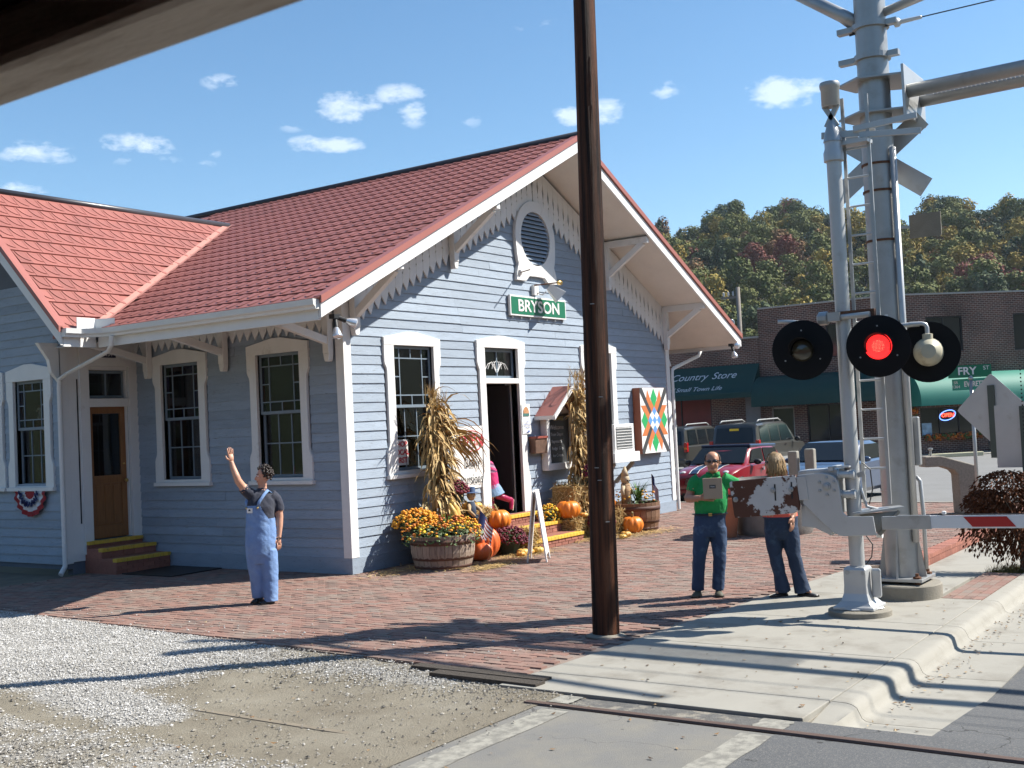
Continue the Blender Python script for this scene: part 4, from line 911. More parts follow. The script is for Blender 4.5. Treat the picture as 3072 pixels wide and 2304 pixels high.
# pavement in front of the stores, wheel stops
structure(MB().box(c0[0]-2.2,c0[0]+.2,c0[1]-.3,60,-.4,-.20).build('store_pavement', M['concrete']))
mb = MB(); q = [CF(-1.2,0,2.2), CF(K*13,0,2.2), CF(K*13,0,-.1), CF(-.3,0,-.1)]; mb.prism([(v.x,v.y,-.20) for v in q], (0,0,-.2)); structure(mb.build('store_pavement', M['concrete']))
for k, (u, lab) in enumerate(((-.5,'yellowish concrete wheel stop left of the street sign post'),(2.9,'yellowish concrete wheel stop right of the street sign post'))):
    a, b = CF(K*u, 0, 3.3), CF(K*(u+2.2), 0, 3.3)
    mb = MB(); mb.beam((a.x,a.y,-.14),(b.x,b.y,-.14), .2, .18); tag(mb.build('wheel_stop', mat('yellowed_concrete%d'%k, (.50,.47,.32), .85, .1, 4), bevel=.03), lab, 'wheel stop')
# pole with transformer behind the lower shop
up = thing('utility_pole', 'distant grey utility pole carrying transformers behind the shop roof', 'utility pole', (46.6,13.8,-.3)); M['polegrey'] = mat('grey_pole_wood', (.24,.21,.18), .9, .2, 3)
MB().tube([(0,0,0),(0,0,9.35)], [.16,.12], 8).build('pole', M['polegrey'], up, smooth=True)
MB().box(-.06,.06,-.1,1.0,8.75,8.87).build('crossarm', M['polegrey'], up)
for z_ in (6.9,7.0): pass
MB().lathe([(.05,0),(.27,.02),(.27,.8),(.2,.9),(.05,.92)], 12, (-.1,.55,6.7)).build('transformer', M['steel'], up, smooth=40)
MB().lathe([(.22,0),(.30,.05),(.12,.22),(.05,.25)], 12, (-.1,.4,5.95)).build('street_lamp', M['alum'], up, smooth=40)
for k in range(3): MB().lathe([(.03,0),(.06,.05),(.06,.22),(.02,.25)], 8, (-.1,.25+k*.28,8.88)).build('insulator', M['alum'], up)
# ================================================================== WOODED HILL
def hill(b, d):
    """height of the hillside at bearing b (degrees) and distance d"""
    crest = 9.1 + 1.15*math.exp(-((b-67.8)/3.2)**2) + .45*math.exp(-((b-76.5)/1.3)**2) - .55*max(0,(62.5-b)/3)
    top = math.tan(rad(crest))*400 - 12.5
    s = max(0, min(1, (d-150)/250)); s = s*s*(3-2*s)
    return -.3 + top*s + (3.0*math.sin(b*1.9+d*.02)+2*math.sin(d*.05+b))*s
vs, fs = [], []; nb, nd = 90, 40
for j in range(nd+1):
    d_ = 120 + 520*(j/nd)
    for i in range(nb+1):
        b_ = 40+70*i/nb; z_ = hill(b_, min(d_,400)) - max(0,d_-400)*.12; vs.append((CAM.x+d_*math.sin(rad(b_)), CAM.y+d_*math.cos(rad(b_)), z_-.5))
for j in range(nd):
    for i in range(nb): a = j*(nb+1)+i; fs.append((a,a+1,a+nb+2,a+nb+1))
me = bpy.data.meshes.new('hill'); me.from_pydata(vs, [], fs); me.materials.append(mat('forest_floor', (.05,.045,.025), .95, .3, .05)); me.polygons.foreach_set('use_smooth', [True]*len(fs)); structure(link('hill', me))
# unseen hill ring added to block bright low sky off the depot's shaded wall
vs, fs = [], []
for i in range(73):
    b_ = 98+280*i/72; e_ = 12.5+2.2*math.sin(b_*.11)+1.2*math.sin(b_*.31)
    for d_, h_ in ((60,-.4),(150,math.tan(rad(e_*.55))*150),(260,math.tan(rad(e_))*260),(420,math.tan(rad(e_*.7))*420)): vs.append((CAM.x+d_*math.sin(rad(b_)), CAM.y+d_*math.cos(rad(b_)), h_ if d_ > 60 else -.4))
for i in range(72):
    for j in range(3): a = i*4+j; fs.append((a,a+4,a+5,a+1))
me = bpy.data.meshes.new('hill'); me.from_pydata(vs, [], fs); me.materials.append(mat('valley_forest', (.045,.055,.022), .95, .3, .08)); structure(link('hill', me))
# far ridge, the blue of distance haze put into its colour
vs, fs = [], []
for i in range(61):
    b_ = 60+40*i/60; h_ = 2600*math.tan(rad(8.2+.45*math.exp(-((b_-79.6)/1.3)**2)-.25*abs(b_-79.6)*.35)) ; x, y = math.sin(rad(b_)), math.cos(rad(b_))
    vs += [(CAM.x+2600*x, CAM.y+2600*y, h_), (CAM.x+1700*x, CAM.y+1700*y, -1), (CAM.x+3600*x, CAM.y+3600*y, -1)]
for i in range(60): fs += [(3*i+1,3*i+4,3*i+3,3*i),(3*i,3*i+3,3*i+5,3*i+2)]
me = bpy.data.meshes.new('mountain'); me.from_pydata(vs, [], fs); me.materials.append(mat('far_ridge_forest', (.02,.035,.05), .95, .1, .01)); structure(link('mountain', me))
# trees: crowns of many leaf clumps on tapered trunks
def crown_mesh(seed, conif=False):
    r = random.Random(seed); mb = MB(); lobes = []
    if conif:
        for k in range(9): lobes.append((r.uniform(-.6,.6), r.uniform(-.6,.6), 3+k*1.25, 3.1-k*.30, .9))
    else:
        for k in range(15):
            a = r.uniform(0,6.28); z_ = r.uniform(3.5,11.5); rr = (1-((z_-7)/6.5)**2)*3.4*r.uniform(.3,1); lobes.append((rr*math.cos(a), rr*math.sin(a), z_, r.uniform(1.5,2.5), r.uniform(1.3,2.0)))
    for (x,y,z_,R,H) in lobes:
        for k in range(92):
            v = Vector((r.gauss(0,1), r.gauss(0,1), r.gauss(0,1)))
            if v.length < .1: continue
            v.normalize(); q = r.uniform(.72,1.08); c = Vector((x+v.x*R*q, y+v.y*R*q, z_+v.z*H*q)); s = r.uniform(.24,.50)
            nrm = (v + Vector((r.uniform(-.7,.7), r.uniform(-.7,.7), r.uniform(-.3,.9)))).normalized(); a = nrm.orthogonal().normalized(); b = nrm.cross(a); t_ = r.uniform(0,6.28)
            a, b = a*math.cos(t_)+b*math.sin(t_), b*math.cos(t_)-a*math.sin(t_)
            mb.add([c+a*s, c+b*s*.7, c-a*s, c-b*s*.8], [(0,1,2,3)])
    return mb
def leafmat(name, c1, c2):
    m = bpy.data.materials.new(name); m.use_nodes = True; t = m.node_tree; p = t.nodes['Principled BSDF']; L = t.links.new
    oi = t.nodes.new('ShaderNodeObjectInfo'); r_ = t.nodes.new('ShaderNodeValToRGB'); r_.color_ramp.elements[0].color = (*c1,1); r_.color_ramp.elements[1].color = (*c2,1)
    g = t.nodes.new('ShaderNodeNewGeometry'); ad = t.nodes.new('ShaderNodeMath'); ad.operation = 'MULTIPLY_ADD'; ad.inputs[1].default_value = .35; L(g.outputs['Random Per Island'], ad.inputs[0]); 
    sb = t.nodes.new('ShaderNodeMath'); sb.operation = 'MULTIPLY'; sb.inputs[1].default_value = .7; L(oi.outputs['Random'], sb.inputs[0]); L(sb.outputs[0], ad.inputs[2]); L(ad.outputs[0], r_.inputs[0]); L(r_.outputs[0], p.inputs['Base Color'])
    p.inputs['Roughness'].default_value = .8; p.inputs['Specular IOR Level'].default_value = .2; return m
kinds = [('olive green', leafmat('olive_leaves', (.085,.105,.030), (.19,.19,.055)), 46), ('dark evergreen', leafmat('evergreen_needles', (.040,.066,.034), (.085,.11,.05)), 22), ('yellow gold', leafmat('gold_leaves', (.24,.19,.045), (.36,.26,.055)), 20), ('rust brown', leafmat('rust_brown_leaves', (.19,.11,.05), (.26,.14,.06)), 8), ('dull red', leafmat('red_leaves', (.17,.06,.045), (.23,.075,.055)), 4)]
M['bark'] = mat('bark', (.10,.085,.07), .9, .2, 5)
protos = {}
for ki, (kn, km, wt) in enumerate(kinds):
    for s in range(3): protos[(ki,s)] = crown_mesh(100*ki+s, ki == 1 and s == 2).mesh('crown', km)
trunk_me = MB().tube([(0,0,-1),(0.1,0,4),(0,.1,9)], [.38,.26,.1], 6).mesh('trunk', M['bark'])
pool = [i for i, k in enumerate(kinds) for _ in range(k[2])]; rt = random.Random(21); cnt = 0; spots = []
for j in range(32):
    d_ = 205 + j*6.7
    step = 7.0/d_*57.3
    b_ = 59.5 + rt.uniform(0, step)
    while b_ < 81.5:
        spots.append((b_+rt.uniform(-.3,.3)*step, d_+rt.uniform(-3,3))); b_ += step*rt.uniform(.85,1.2)
spots.sort(key=lambda q: q[1]); ntree = 0; rest = []
for (b_, d_) in spots:
    ki = rt.choice(pool)
    z_ = hill(b_, min(d_,400)); sc_ = rt.uniform(.58,.98); pos = (CAM.x+d_*math.sin(rad(b_)), CAM.y+d_*math.cos(rad(b_)), z_-.5)
    if ntree < 290 and 61.2 < b_ < 80.3 and z_ > 14:
        o = thing('tree', '%s tree on the wooded hillside behind the stores' % kinds[ki][0], 'tree', pos, rt.uniform(0,6.28), '%s trees on the hillside' % kinds[ki][0]); o.scale = (sc_, sc_, sc_*rt.uniform(.9,1.15))
        link('crown', protos[(ki,rt.randrange(3))], o); link('trunk', trunk_me, o); ntree += 1
    else: rest.append((ki, pos, sc_))
mbs = {}
for ki, pos, sc_ in rest[:700]:
    mb = mbs.setdefault(ki, MB()); src = protos[(ki,0)]; a = rt.uniform(0,6.28); ca, sa = math.cos(a), math.sin(a)
    vv = [(pos[0]+(v.co.x*ca-v.co.y*sa)*sc_, pos[1]+(v.co.x*sa+v.co.y*ca)*sc_, pos[2]+v.co.z*sc_) for v in src.vertices]; mb.add(vv, [tuple(pl.vertices) for pl in src.polygons])
for ki, mb in mbs.items(): mb.build('forest', kinds[ki][1], kind='stuff')
# ------------------------------------------------------------------ thin valley haze
if HAZE:
    mb = MB(); mb.box(-60, 620, -420, 620, -1.4, 118); hz_ = mb.build('haze', None, kind='stuff'); hm_ = bpy.data.materials.new('valley_haze'); hm_.use_nodes = True; t = hm_.node_tree; t.nodes.clear(); o_ = t.nodes.new('ShaderNodeOutputMaterial'); v_ = t.nodes.new('ShaderNodeVolumePrincipled'); v_.inputs['Color'].default_value = (.80,.88,1,1); v_.inputs['Density'].default_value = HAZE; v_.inputs['Anisotropy'].default_value = .2; t.links.new(v_.outputs[0], o_.inputs['Volume']); hz_.data.materials.clear(); hz_.data.materials.append(hm_)
# ================================================================== RAILCAR the picture is taken from
rc = thing('railcar', 'weathered railcar roof edge with dark interior at the upper left', 'railcar', (-13.1,-10,0))
M['oldbeam'] = mat('weathered_cream_beam', (.80,.74,.64), .8, .12, 3, .25, 25, dirt=(.45,.38,.30), ds=5, dt=(.5,.75), stretch=(6,1,6))
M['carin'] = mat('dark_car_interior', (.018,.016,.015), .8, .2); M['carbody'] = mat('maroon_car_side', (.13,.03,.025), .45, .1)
MB().box(1.41,1.50,-18,13,2.493,2.56).build('roof_beam', M['oldbeam'], rc, bevel=.012)
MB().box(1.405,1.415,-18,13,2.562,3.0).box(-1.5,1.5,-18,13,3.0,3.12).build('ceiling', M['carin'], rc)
MB().box(1.42,1.50,-18,13,2.565,3.05).box(1.42,1.50,-18,13,.75,1.45).box(-1.5,-1.42,-18,13,.75,3.0).box(1.42,1.50,1.9,2.3,1.45,2.49).box(1.42,1.50,-3.6,-3.2,1.45,2.49).box(1.42,1.50,5.5,5.9,1.45,2.49).box(1.42,1.50,9.5,13,1.45,2.49).box(1.42,1.5,-18,-7,1.45,2.49).build('car_side', M['carbody'], rc)
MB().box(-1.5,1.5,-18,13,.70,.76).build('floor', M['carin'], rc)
for y_ in (-14,-12.2,7,8.8):
    for x_ in (-.72,.72): MB().lathe([(.45,-.06),(.45,.06)], 20, (x_,y_,.43), 'x').build('wheel', M['rust'], rc)
# ================================================================== TIMBER POLE
pp = thing('utility_pole', 'tall dark creosoted timber pole standing on the bricks in front of the gable', 'utility pole', (-2.80,-5.89,0))
M['creo'] = mat('creosoted_pole', (.155,.058,.027), .62, .3, 5, .8, 30, stretch=(9,9,.3), dirt=(.018,.010,.008), ds=1.5, dt=(.36,.58), spec=.2)
mb = MB(); n = 20; H = 9.5; rg = random.Random(4); gr = [rg.uniform(-.006,.006) for _ in range(40)]
vs = []
for i in range(41):
    z = -.2 + (H+.2)*i/40; r = .131 - .0042*z
    for k in range(40):
        a = 2*math.pi*k/40; q = r + gr[(k + (0 if rg.random()<.9 else 1)) % 40]*.6; vs.append((q*math.cos(a)+.004*math.sin(z*1.1), q*math.sin(a), z))
mb.add(vs, [(i*40+k, i*40+(k+1)%40, (i+1)*40+(k+1)%40, (i+1)*40+k) for i in range(40) for k in range(40)]+[tuple(40*40+k for k in range(40))])
mb.build('pole', M['creo'], pp, smooth=True); pp.rotation_euler = (.0125,.0088,0)
for z_, a_ in ((1.5,3.6),(1.62,3.4),(2.3,3.9),(3.2,3.5),(1.1,4.1)): MB().box(-.004,.004,-.02,.02,-.003,.003).build('staple', M['steel'], pp).matrix_local = Matrix.Translation((math.cos(a_)*.128,math.sin(a_)*.128,z_)) @ Matrix.Rotation(a_,4,'Z')
MB().lathe([(.17,-.012),(.205,-.004),(.16,.012),(.132,.02)], 20, (0,0,0)).build('mortar_collar', M['concdark'], pp, smooth=True)
# ================================================================== CROSSING GATE
GX, GY = -.93, -7.76
gate = thing('crossing_gate', 'silver level crossing gate post with rusty counterweight and lowered striped arm', 'crossing gate', (GX,GY,0))
def YZ(mb, pts, x0, x1):   # polygon in the world's y-z plane, given in world coordinates, local to the gate
    return mb.prism([(x0-GX, y-GY, z) for y, z in pts], (x1-x0,0,0))
MB().lathe([(.31,-.1),(.31,.05),(.285,.065),(.0,.066)], 32, (0,0,0), capt=False).build('concrete_pad', M['concdark'], gate, smooth=40)
mb = MB(); mb.tube([(0,0,.07),(0,0,.085)], [.25,.24], 8); 
sec = [(.205,.07),(.205,.095),(.175,.11),(.14,.15),(.118,.22),(.112,.30),(.112,.455),(.10,.48),(.075,.486)]
b0 = len(mb.v)
for hw, z in sec: mb.v += [(-hw,-hw,z),(hw,-hw,z),(hw,hw,z),(-hw,hw,z)]
for i in range(len(sec)-1):
    for k in range(4): mb.f.append([b0+i*4+k,b0+i*4+(k+1)%4,b0+i*4+4+(k+1)%4,b0+i*4+4+k]); mb.m.append(0)
mb.f.append([b0+len(sec)*4-4+k for k in range(4)]); mb.m.append(0); base = mb.build('cast_base', M['alum'], gate, bevel=.012)
mb = MB(); mb.box(.02,.06,-.22,-.12,.17,.46); mb.build('cover_plate', M['alum'], gate, bevel=.02)
for a in (0,1,2,3):
    t = math.pi/4+a*math.pi/2; mb = MB(); mb.lathe([(.026,.085),(.026,.12),(.012,.125),(.012,.15)], 6, (.19*math.cos(t),.19*math.sin(t),0)); mb.build('bolt', M['steel'], gate)
for y_, z_ in ((.07,.43),(-.09,.43),(.10,.15),(-.10,.15)): MB().lathe([(.022,0),(.022,.03),(.01,.035)], 8, (-.12,y_,z_), 'x').build('bolt', M['steel'], gate)
MB().tube([(0,0,.45),(0,0,4.62)], .074, 20).build('post', M['alum'], gate, smooth=40)
# hinged support arm, plates and counterweight (in world y,z)
plate = [(-7.259,1.418),(-7.50,1.436),(-7.584,1.426),(-7.63,1.408),(-7.661,1.381),(-7.678,1.34),(-7.688,1.287),(-7.707,1.068),(-7.713,1.04),(-7.728,1.021),(-7.75,1.005),(-7.782,.998),(-8.009,1.003),(-8.032,.819),(-7.72,.802),(-7.668,.807),(-7.59,.847),(-7.336,1.098),(-7.308,1.122),(-7.29,1.394)]
mb = MB(); YZ(mb, plate, -1.135, -1.115); mb.build('arm_plate', M['alum'], gate, bevel=.005)
M['rusty'] = mat('white_paint_flaking_to_rust', (.60,.57,.54), .55, .06, 6, .25, 40, dirt=(.095,.030,.014), ds=3.6, dt=(.49,.515))
cw = [(-6.514,1.345),(-6.53,1.362),(-7.247,1.423),(-7.272,1.11),(-7.262,1.06),(-7.199,1.03),(-6.558,.977),(-6.548,1.02)]
mb = MB(); YZ(mb, cw, -1.15, -1.11); cwo = mb.build('counterweight', M['rusty'], gate, bevel=.006)
for y_, z_ in ((-6.579,1.172),(-6.998,1.268),(-7.193,1.275)):
    MB().lathe([(.028,0),(.028,-.01),(.014,-.012),(.014,-.035)], 10, (-1.15-GX,y_-GY,z_), 'x').build('bolt', M['steel'], cwo)
for y_, z0_, z1_ in ((-7.02,1.16,1.33),(-7.20,1.18,1.35)):
    MB().box(-1.153-GX,-1.149-GX,y_-GY-.008,y_-GY+.008,z0_,z1_).build('slot', M['black'], cwo)
mb = MB(); YZ(mb, [(-7.25,1.40),(-7.35,1.409),(-7.37,1.17),(-7.27,1.162)], -1.142, -1.100); mb.build('hinge_strap', M['alum'], gate, bevel=.004)
for k in range(6):
    a = rad(30+60*k); MB().lathe([(.016,0),(.016,-.014),(.008,-.016)], 6, (-1.135-GX,-7.563+.085*math.cos(a)-GY,1.302+.085*math.sin(a)), 'x').build('bolt', M['steel'], gate)
MB().lathe([(.042,0),(.042,-.012),(.030,-.014),(.028,-.03),(.012,-.034)], 14, (-1.135-GX,-7.563-GY,1.302), 'x').build('pivot', M['steel'], gate, smooth=40)
mb = MB(); YZ(mb, [(-7.262,1.10),(-7.255,.89),(-7.40,.875),(-7.56,.80),(-7.60,.86),(-7.34,1.12)], -1.08, -.84); mb.build('shroud', M['alum'], gate, bevel=.008)
mb = MB(); YZ(mb, [(-7.24,1.12),(-7.24,1.452),(-7.27,1.462),(-7.62,1.482),(-7.655,1.47),(-7.66,1.40),(-7.66,1.02),(-7.30,1.05)], -1.06, -.82); gb = mb.build('gearbox', M['alum'], gate, bevel=.012)
MB().box(-.17,.13,.14,.19,1.452,1.50).box(-.15,.11,-.02,.10,1.483,1.50).box(-.12,.06,.2,.5,1.45,1.46).build('lid', M['alum'], gb, bevel=.01)
for z_ in (1.415,1.215): 
    mb = MB(); mb.lathe([(.052,.10),(.052,.085),(.040,.08),(.040,-.015),(.046,-.02),(.046,-.065),(.03,-.072)], 14, (-.115,.0,z_), 'y'); mb.build('limit_drum', M['alum'], gate, smooth=40)
mb = MB(); mb.beam((-.06,-.075,1.40),(-.06,-.15,1.42),.03,.05); mb.build('clamp', M['steel'], gate)
mb = MB(); mb.prism([(-.12,-.02,1.03),(-.12,-.10,1.035),(.14,-.46,1.075),(.20,-.40,1.08),(.10,.04,1.045)], (0,0,-.022)); mb.build('support_bracket', M['steel'], gate, bevel=.004)
mb = MB(); mb.prism([(-.05,-.06,1.01),(-.05,-.26,.80),(.10,-.42,1.03)], (.012,0,0)); mb.beam((-.06,-.26,.805),(.09,-.42,1.03),.02,.03); mb.build('brace', M['concdark'], gate)
mb = MB(); mb.tube([(-.03,-.22,.80),(-.03,-.28,.80)], [.02,.03], 8); mb.build('arm_clip', M['white'], gate)
# arm: shear-pin adapter then long striped board
M['armw'] = mat('white_reflective_arm', (.74,.74,.74), .35, .03, 4, dirt=(.5,.48,.45), ds=3, dt=(.6,.8)); M['armr'] = mat('red_reflective_stripe', (.42,.012,.015), .3, .04, 6)
mb = MB(); YZ(mb, [(-8.06,.99),(-8.20,.995),(-8.22,1.005),(-8.528,1.006),(-8.532,.872),(-8.24,.866),(-8.22,.872),(-8.06,.862)], -1.03, -.985); mb.build('arm_adapter', M['steel'], gate, bevel=.004)
a0, a1 = (-8.5,.940), (-15.2,1.05)
arm = MB().beam((-1.006-GX,a0[0]-GY,a0[1]),(-1.006-GX,a1[0]-GY,a1[1]),.03,.122).build('gate_arm', M['armw'], gate, bevel=.004)
k = 0; y_ = -8.833
while y_ > -14.6:
    zc = lambda y: a0[1]+(a1[1]-a0[1])*(y-a0[0])/(a1[0]-a0[0])
    if True:
        mb = MB(); pts = [(y_,zc(y_)+.049),(y_-.388,zc(y_-.388)+.049),(y_-.466,zc(y_-.466)-.046),(y_-.08,zc(y_-.08)-.046)]
        for xx in (-1.0215,): YZ(mb, pts, xx-.0035, xx)
        mb.build('red_stripe', M['armr'], arm)
    y_ -= .93
MB().tube([(-1.006-GX,-8.6-GY,1.012),(-1.006-GX,-14-GY,1.10)], .006, 6).build('arm_cable', M['black'], arm)
for yy in (-8.655,-9.42): MB().lathe([(.012,1.0),(.022,1.005),(.022,1.03),(.01,1.035)], 8, (-1.006-GX,yy-GY,.012)).build('arm_lamp_base', M['white'], arm)
mb = MB(); mb.tube([(.06,-.09,1.52),(.08,-.16,1.45),(.06,-.18,1.25),(.05,-.14,1.1)], .006, 6); mb.tube([(0,-.10,.8),(.02,-.16,.7),(.0,-.15,.58),(-.02,-.09,.5)], .006, 6); mb.build('cable', M['black'], gate)
mb = MB(); mb.tube([(-.0,-.06,1.35),(.02,-.09,1.2),(.03,-.12,1.08),(.1,-.22,1.045)], .016, 8); mb.build('conduit', M['alum'], gate, smooth=True)
# bell
bell = thing('crossing_bell', 'grey crossing bell on a twisted yoke at the top of the gate post', 'bell', (GX,GY,4.60))
MB().lathe([(.10,0),(.10,.09),(.085,.13),(.085,.20)], 20).build('collar', M['alum'], bell, smooth=40)
MB().lathe([(.095,.20),(.075,.30),(.05,.38),(.03,.42)], 16).build('cone', M['steel'], bell, smooth=40)
mb = MB()
for s in (-1,1): mb.prism([(-.01,s*.07,.37),(-.01,s*.03,.37),(-.01,-s*.065,.56),(-.01,-s*.10,.56)], (.02,0,0)) if 0 else mb.beam((0,s*.055,.36),(0,-s*.07,.58),.05,.035,(1,0,0))
mb.build('yoke', M['steel'], bell)
MB().lathe([(.08,.56),(.092,.58),(.092,.74),(.100,.75),(.104,.79),(.098,.81),(.0,.82)], 24, capt=False).build('bell_cup', M['steel'], bell, smooth=40)
# ladder between post and mast
lad = thing('ladder', 'narrow grey steel ladder rising beside the gate post', 'ladder', (-.80,-7.96,1.4))
for y_ in (.125,-.125): MB().box(-.012,.012,y_-.016,y_+.016,-.3,3.86).build('rail', M['steel'], lad)
for k in range(12): MB().tube([(0,.125,.06+k*.297),(0,-.125,.06+k*.297)], .011, 6).build('rung', M['alum'], lad)
mb = MB(); mb.beam((-.06,.34,3.50),(.06,-.18,3.47),.02,.07); mb.beam((-.02,.02,3.52),(.05,-.60,3.56),.03,.06); mb.beam((-.02,-.04,3.45),(.1,-.62,3.41),.03,.06); mb.build('platform_bracket', M['alum'], lad, bevel=.004)
MB().box(-.10,.08,-.14,.14,3.36,3.40).build('top_tread', M['alum'], lad)
# ================================================================== FLASHERS
M['blackdisc'] = mat('black_signal_hood', (.005,.005,.006), .75, .1, 5, spec=.2); M['lampred'] = mat('lit_red_lens', (.5,.01,.01), .3, emit=((1,.02,.02),1.25)); M['lampdot'] = mat('bright_led', (1,.5,.35), .3, emit=((1,.30,.16),2.0)); M['lampoff'] = mat('unlit_smoky_lens', (.055,.05,.035), .15, spec=.8)
M['lampback'] = mat('cream_signal_housing', (.50,.46,.34), .5, .1, 6, dirt=(.25,.20,.12), ds=4, dt=(.58,.75))
def flasher(label, c, face, lit, r=.305):
    """target disc with hood and lens; local x points out of the lens"""
    t = thing('signal_light', label, 'signal light', c, math.atan2(face[1], face[0]), 'crossing signal lights')
    mb = MB(); mb.lathe([(.0,.0),(.14,.0),(r-.01,.0),(r,-.004),(r,-.014),(.0,-.016)], 48, (0,0,0), 'x', False, False); mb.build('target_disc', M['blackdisc'], t, smooth=40)
    mb = MB()
    n = 28; th = [rad(-25)+rad(230)*k/(n-1) for k in range(n)]; ln = [.20*max(.12, math.sin((k/(n-1))*math.pi))**.7 for k in range(n)]
    A = [(0,.118*math.cos(a),.118*math.sin(a)) for a in th]; B = [(l,.128*math.cos(a),.128*math.sin(a)) for a, l in zip(th, ln)]; C = [(l,.120*math.cos(a),.120*math.sin(a)) for a, l in zip(th, ln)]; D = [(0,.110*math.cos(a),.110*math.sin(a)) for a in th]
    b = len(mb.v); mb.v += A+B+C+D
    for k in range(n-1): mb.f += [[k,n+k,n+k+1,k+1],[n+k,2*n+k,2*n+k+1,n+k+1],[2*n+k,3*n+k,3*n+k+1,2*n+k+1]]; mb.m += [0]*3
    mb.build('hood', M['blackdisc'], t, smooth=60)
    if lit:
        MB().lathe([(.130,.004),(.11,.014),(.06,.02),(.0,.022)], 28, (0,0,0), 'x', True, False).build('lens', M['lampred'], t, smooth=True)
        mb = MB()
        for i in range(-8,9):
            for j in range(-8,9):
                y_, z_ = i*.0135, j*.0135
                if y_*y_+z_*z_ < .105**2: x_ = .0245-.018*((y_*y_+z_*z_)/.0139); mb.add([(x_,y_-.0024,z_),(x_,y_,z_-.0024),(x_,y_+.0024,z_),(x_,y_,z_+.0024)], [(0,1,2,3)])
        mb.build('led_dots', M['lampdot'], t, kind='stuff')
    else: MB().lathe([(.118,.004),(.09,.022),(.05,.032),(.0,.035)], 28, (0,0,0), 'x', True, False).build('lens', M['lampoff'], t, smooth=True)
    MB().lathe([(.0,-.20),(.07,-.195),(.115,-.15),(.14,-.07),(.145,-.014)], 24, (0,0,0), 'x', False, True).lathe([(.05,.12),(.05,.175),(.035,.18)], 12, (-.08,0,0)).build('housing', M['lampback'], t, smooth=40)
    for a in (90,210,330): MB().lathe([(.008,0),(.008,.012)], 8, (.0,.2*math.cos(rad(a)),.2*math.sin(rad(a))), 'x').build('screw', M['steel'], t)
    mb = MB(); mb.tube([(-.08,0,.17),(-.08,0,.24),(-.08,.01,.27),(-.08,.05,.285),(-.08,.16,.287)] if not lit else [(-.08,0,.17),(-.08,0,.25),(-.08,.03,.28),(-.08,.10,.287)], .022, 10); mb.build('pipe_elbow', M['alum'], t, smooth=60)
    return t
fl1 = flasher('unlit black signal light left of the gate post', (-1.15,-7.395,2.69), (-.97,-.22), False)
fl2 = flasher('red glowing signal light in front of the steel mast', (-1.15,-8.165,2.67), (-.95,-.20), True)
fl3 = flasher('signal light seen from its cream-coloured back, right of the lit one', (-.62,-8.50,2.60), (.95,.25), False)
for k, o in enumerate(list(fl1.children)):
    if o.name.startswith('pipe_elbow'):
        o.data = MB().tube([(-.08,0,.17),(-.08,0,.25),(-.08,-.03,.29),(-.08,-.10,.30),(-.06,-.24,.31)], .022, 10).mesh('pipe_elbow', M['alum'], True)
so = thing('signal_crossarm', 'junction box and pipe crossarm carrying the signal lights on the post', 'crossarm', (-1.0,-7.75,3.0))
MB().tube([(-.05,.22,.0),(0,.1,.0)], .035, 10).tube([(.0,.10,0),(-.05,-.32,0.0)], .028, 10).build('pipe', M['alum'], so, smooth=40)
MB().lathe([(.04,-.06),(.07,-.04),(.07,.04),(.04,.06)], 10, (-.02,.16,0), 'y').box(-.08,.1,-.02,.10,-.04,.05).build('junction_box', M['steel'], so)
MB().box(-.03,.03,-.36,.1,-.02,.055).build('channel', M['rust'], so)
MB().tube([(.25,-.46,-.13),(.25,-.56,-.12),(.30,-.70,-.12)], .024, 10).box(.2,.3,-.47,-.40,-.16,-.07).build('rear_pipe', M['alum'], so, smooth=40)
# ================================================================== STEEL MAST WITH CANTILEVER
mx_, my_ = .33, -7.84
mast = thing('signal_mast', 'thick grey steel cantilever mast on a round concrete footing', 'mast', (mx_,my_,0))
MB().lathe([(.40,-.2),(.40,.14),(.385,.155),(.0,.157)], 40, capt=False).build('concrete_footing', M['concdark'], mast, smooth=40)
for x_ in (-.21,.21):
    for y_ in (-.21,.21): MB().lathe([(.03,.15),(.03,.19),(.045,.19),(.045,.24),(.02,.245),(.02,.275)], 8, (x_,y_,0)).build('anchor_bolt', M['rust'], mast)
MB().box(-.275,.275,-.275,.275,.185,.22).build('base_plate', M['steel'], mast, bevel=.005)
MB().tube([(0,0,.22),(0,0,7.6)], [.178,.168], 28).build('tube', M['steel'], mast, smooth=40)
for dx, dy in ((1,0),(-1,0),(0,1),(0,-1)): 
    mb = MB(); r0 = .168; mb.prism([(dx*r0,dy*r0,.22),(dx*.26,dy*.26,.22),(dx*r0,dy*r0,.78)], (dy*.02-.0,dx*.02,0)); mb.build('gusset', M['steel'], mast)
MB().tube([(-.10,-.19,.6),(-.10,-.19,4.9)], .035, 10).build('conduit', M['alum'], mast, smooth=True)
for z_ in (1.15,3.0,3.9,4.45,4.75): MB().lathe([(.185,-.012),(.185,.012)], 24, (0,0,z_)).build('strap', M['rust'] if z_ > 3.5 else M['steel'], mast)
MB().tube([(.0,-.2,1.3),(.01,-.24,1.25),(.01,-.255,.9),(.0,-.255,.3)], .022, 8).build('conduit', M['alum'], mast, smooth=True)
MB().box(-.04,.04,-.27,-.20,1.42,1.95).build('meter_box', M['steel'], mast, bevel=.015)
for z_ in (5.95,6.30):
    mb = MB(); mb.lathe([(.20,-.03),(.20,.03)], 28, (0,0,z_)); mb.box(-.07,.02,.17,.36,z_-.03,z_+.03); mb.box(-.07,.02,-.30,-.17,z_-.03,z_+.03); mb.build('clamp_band', M['steel'], mast)
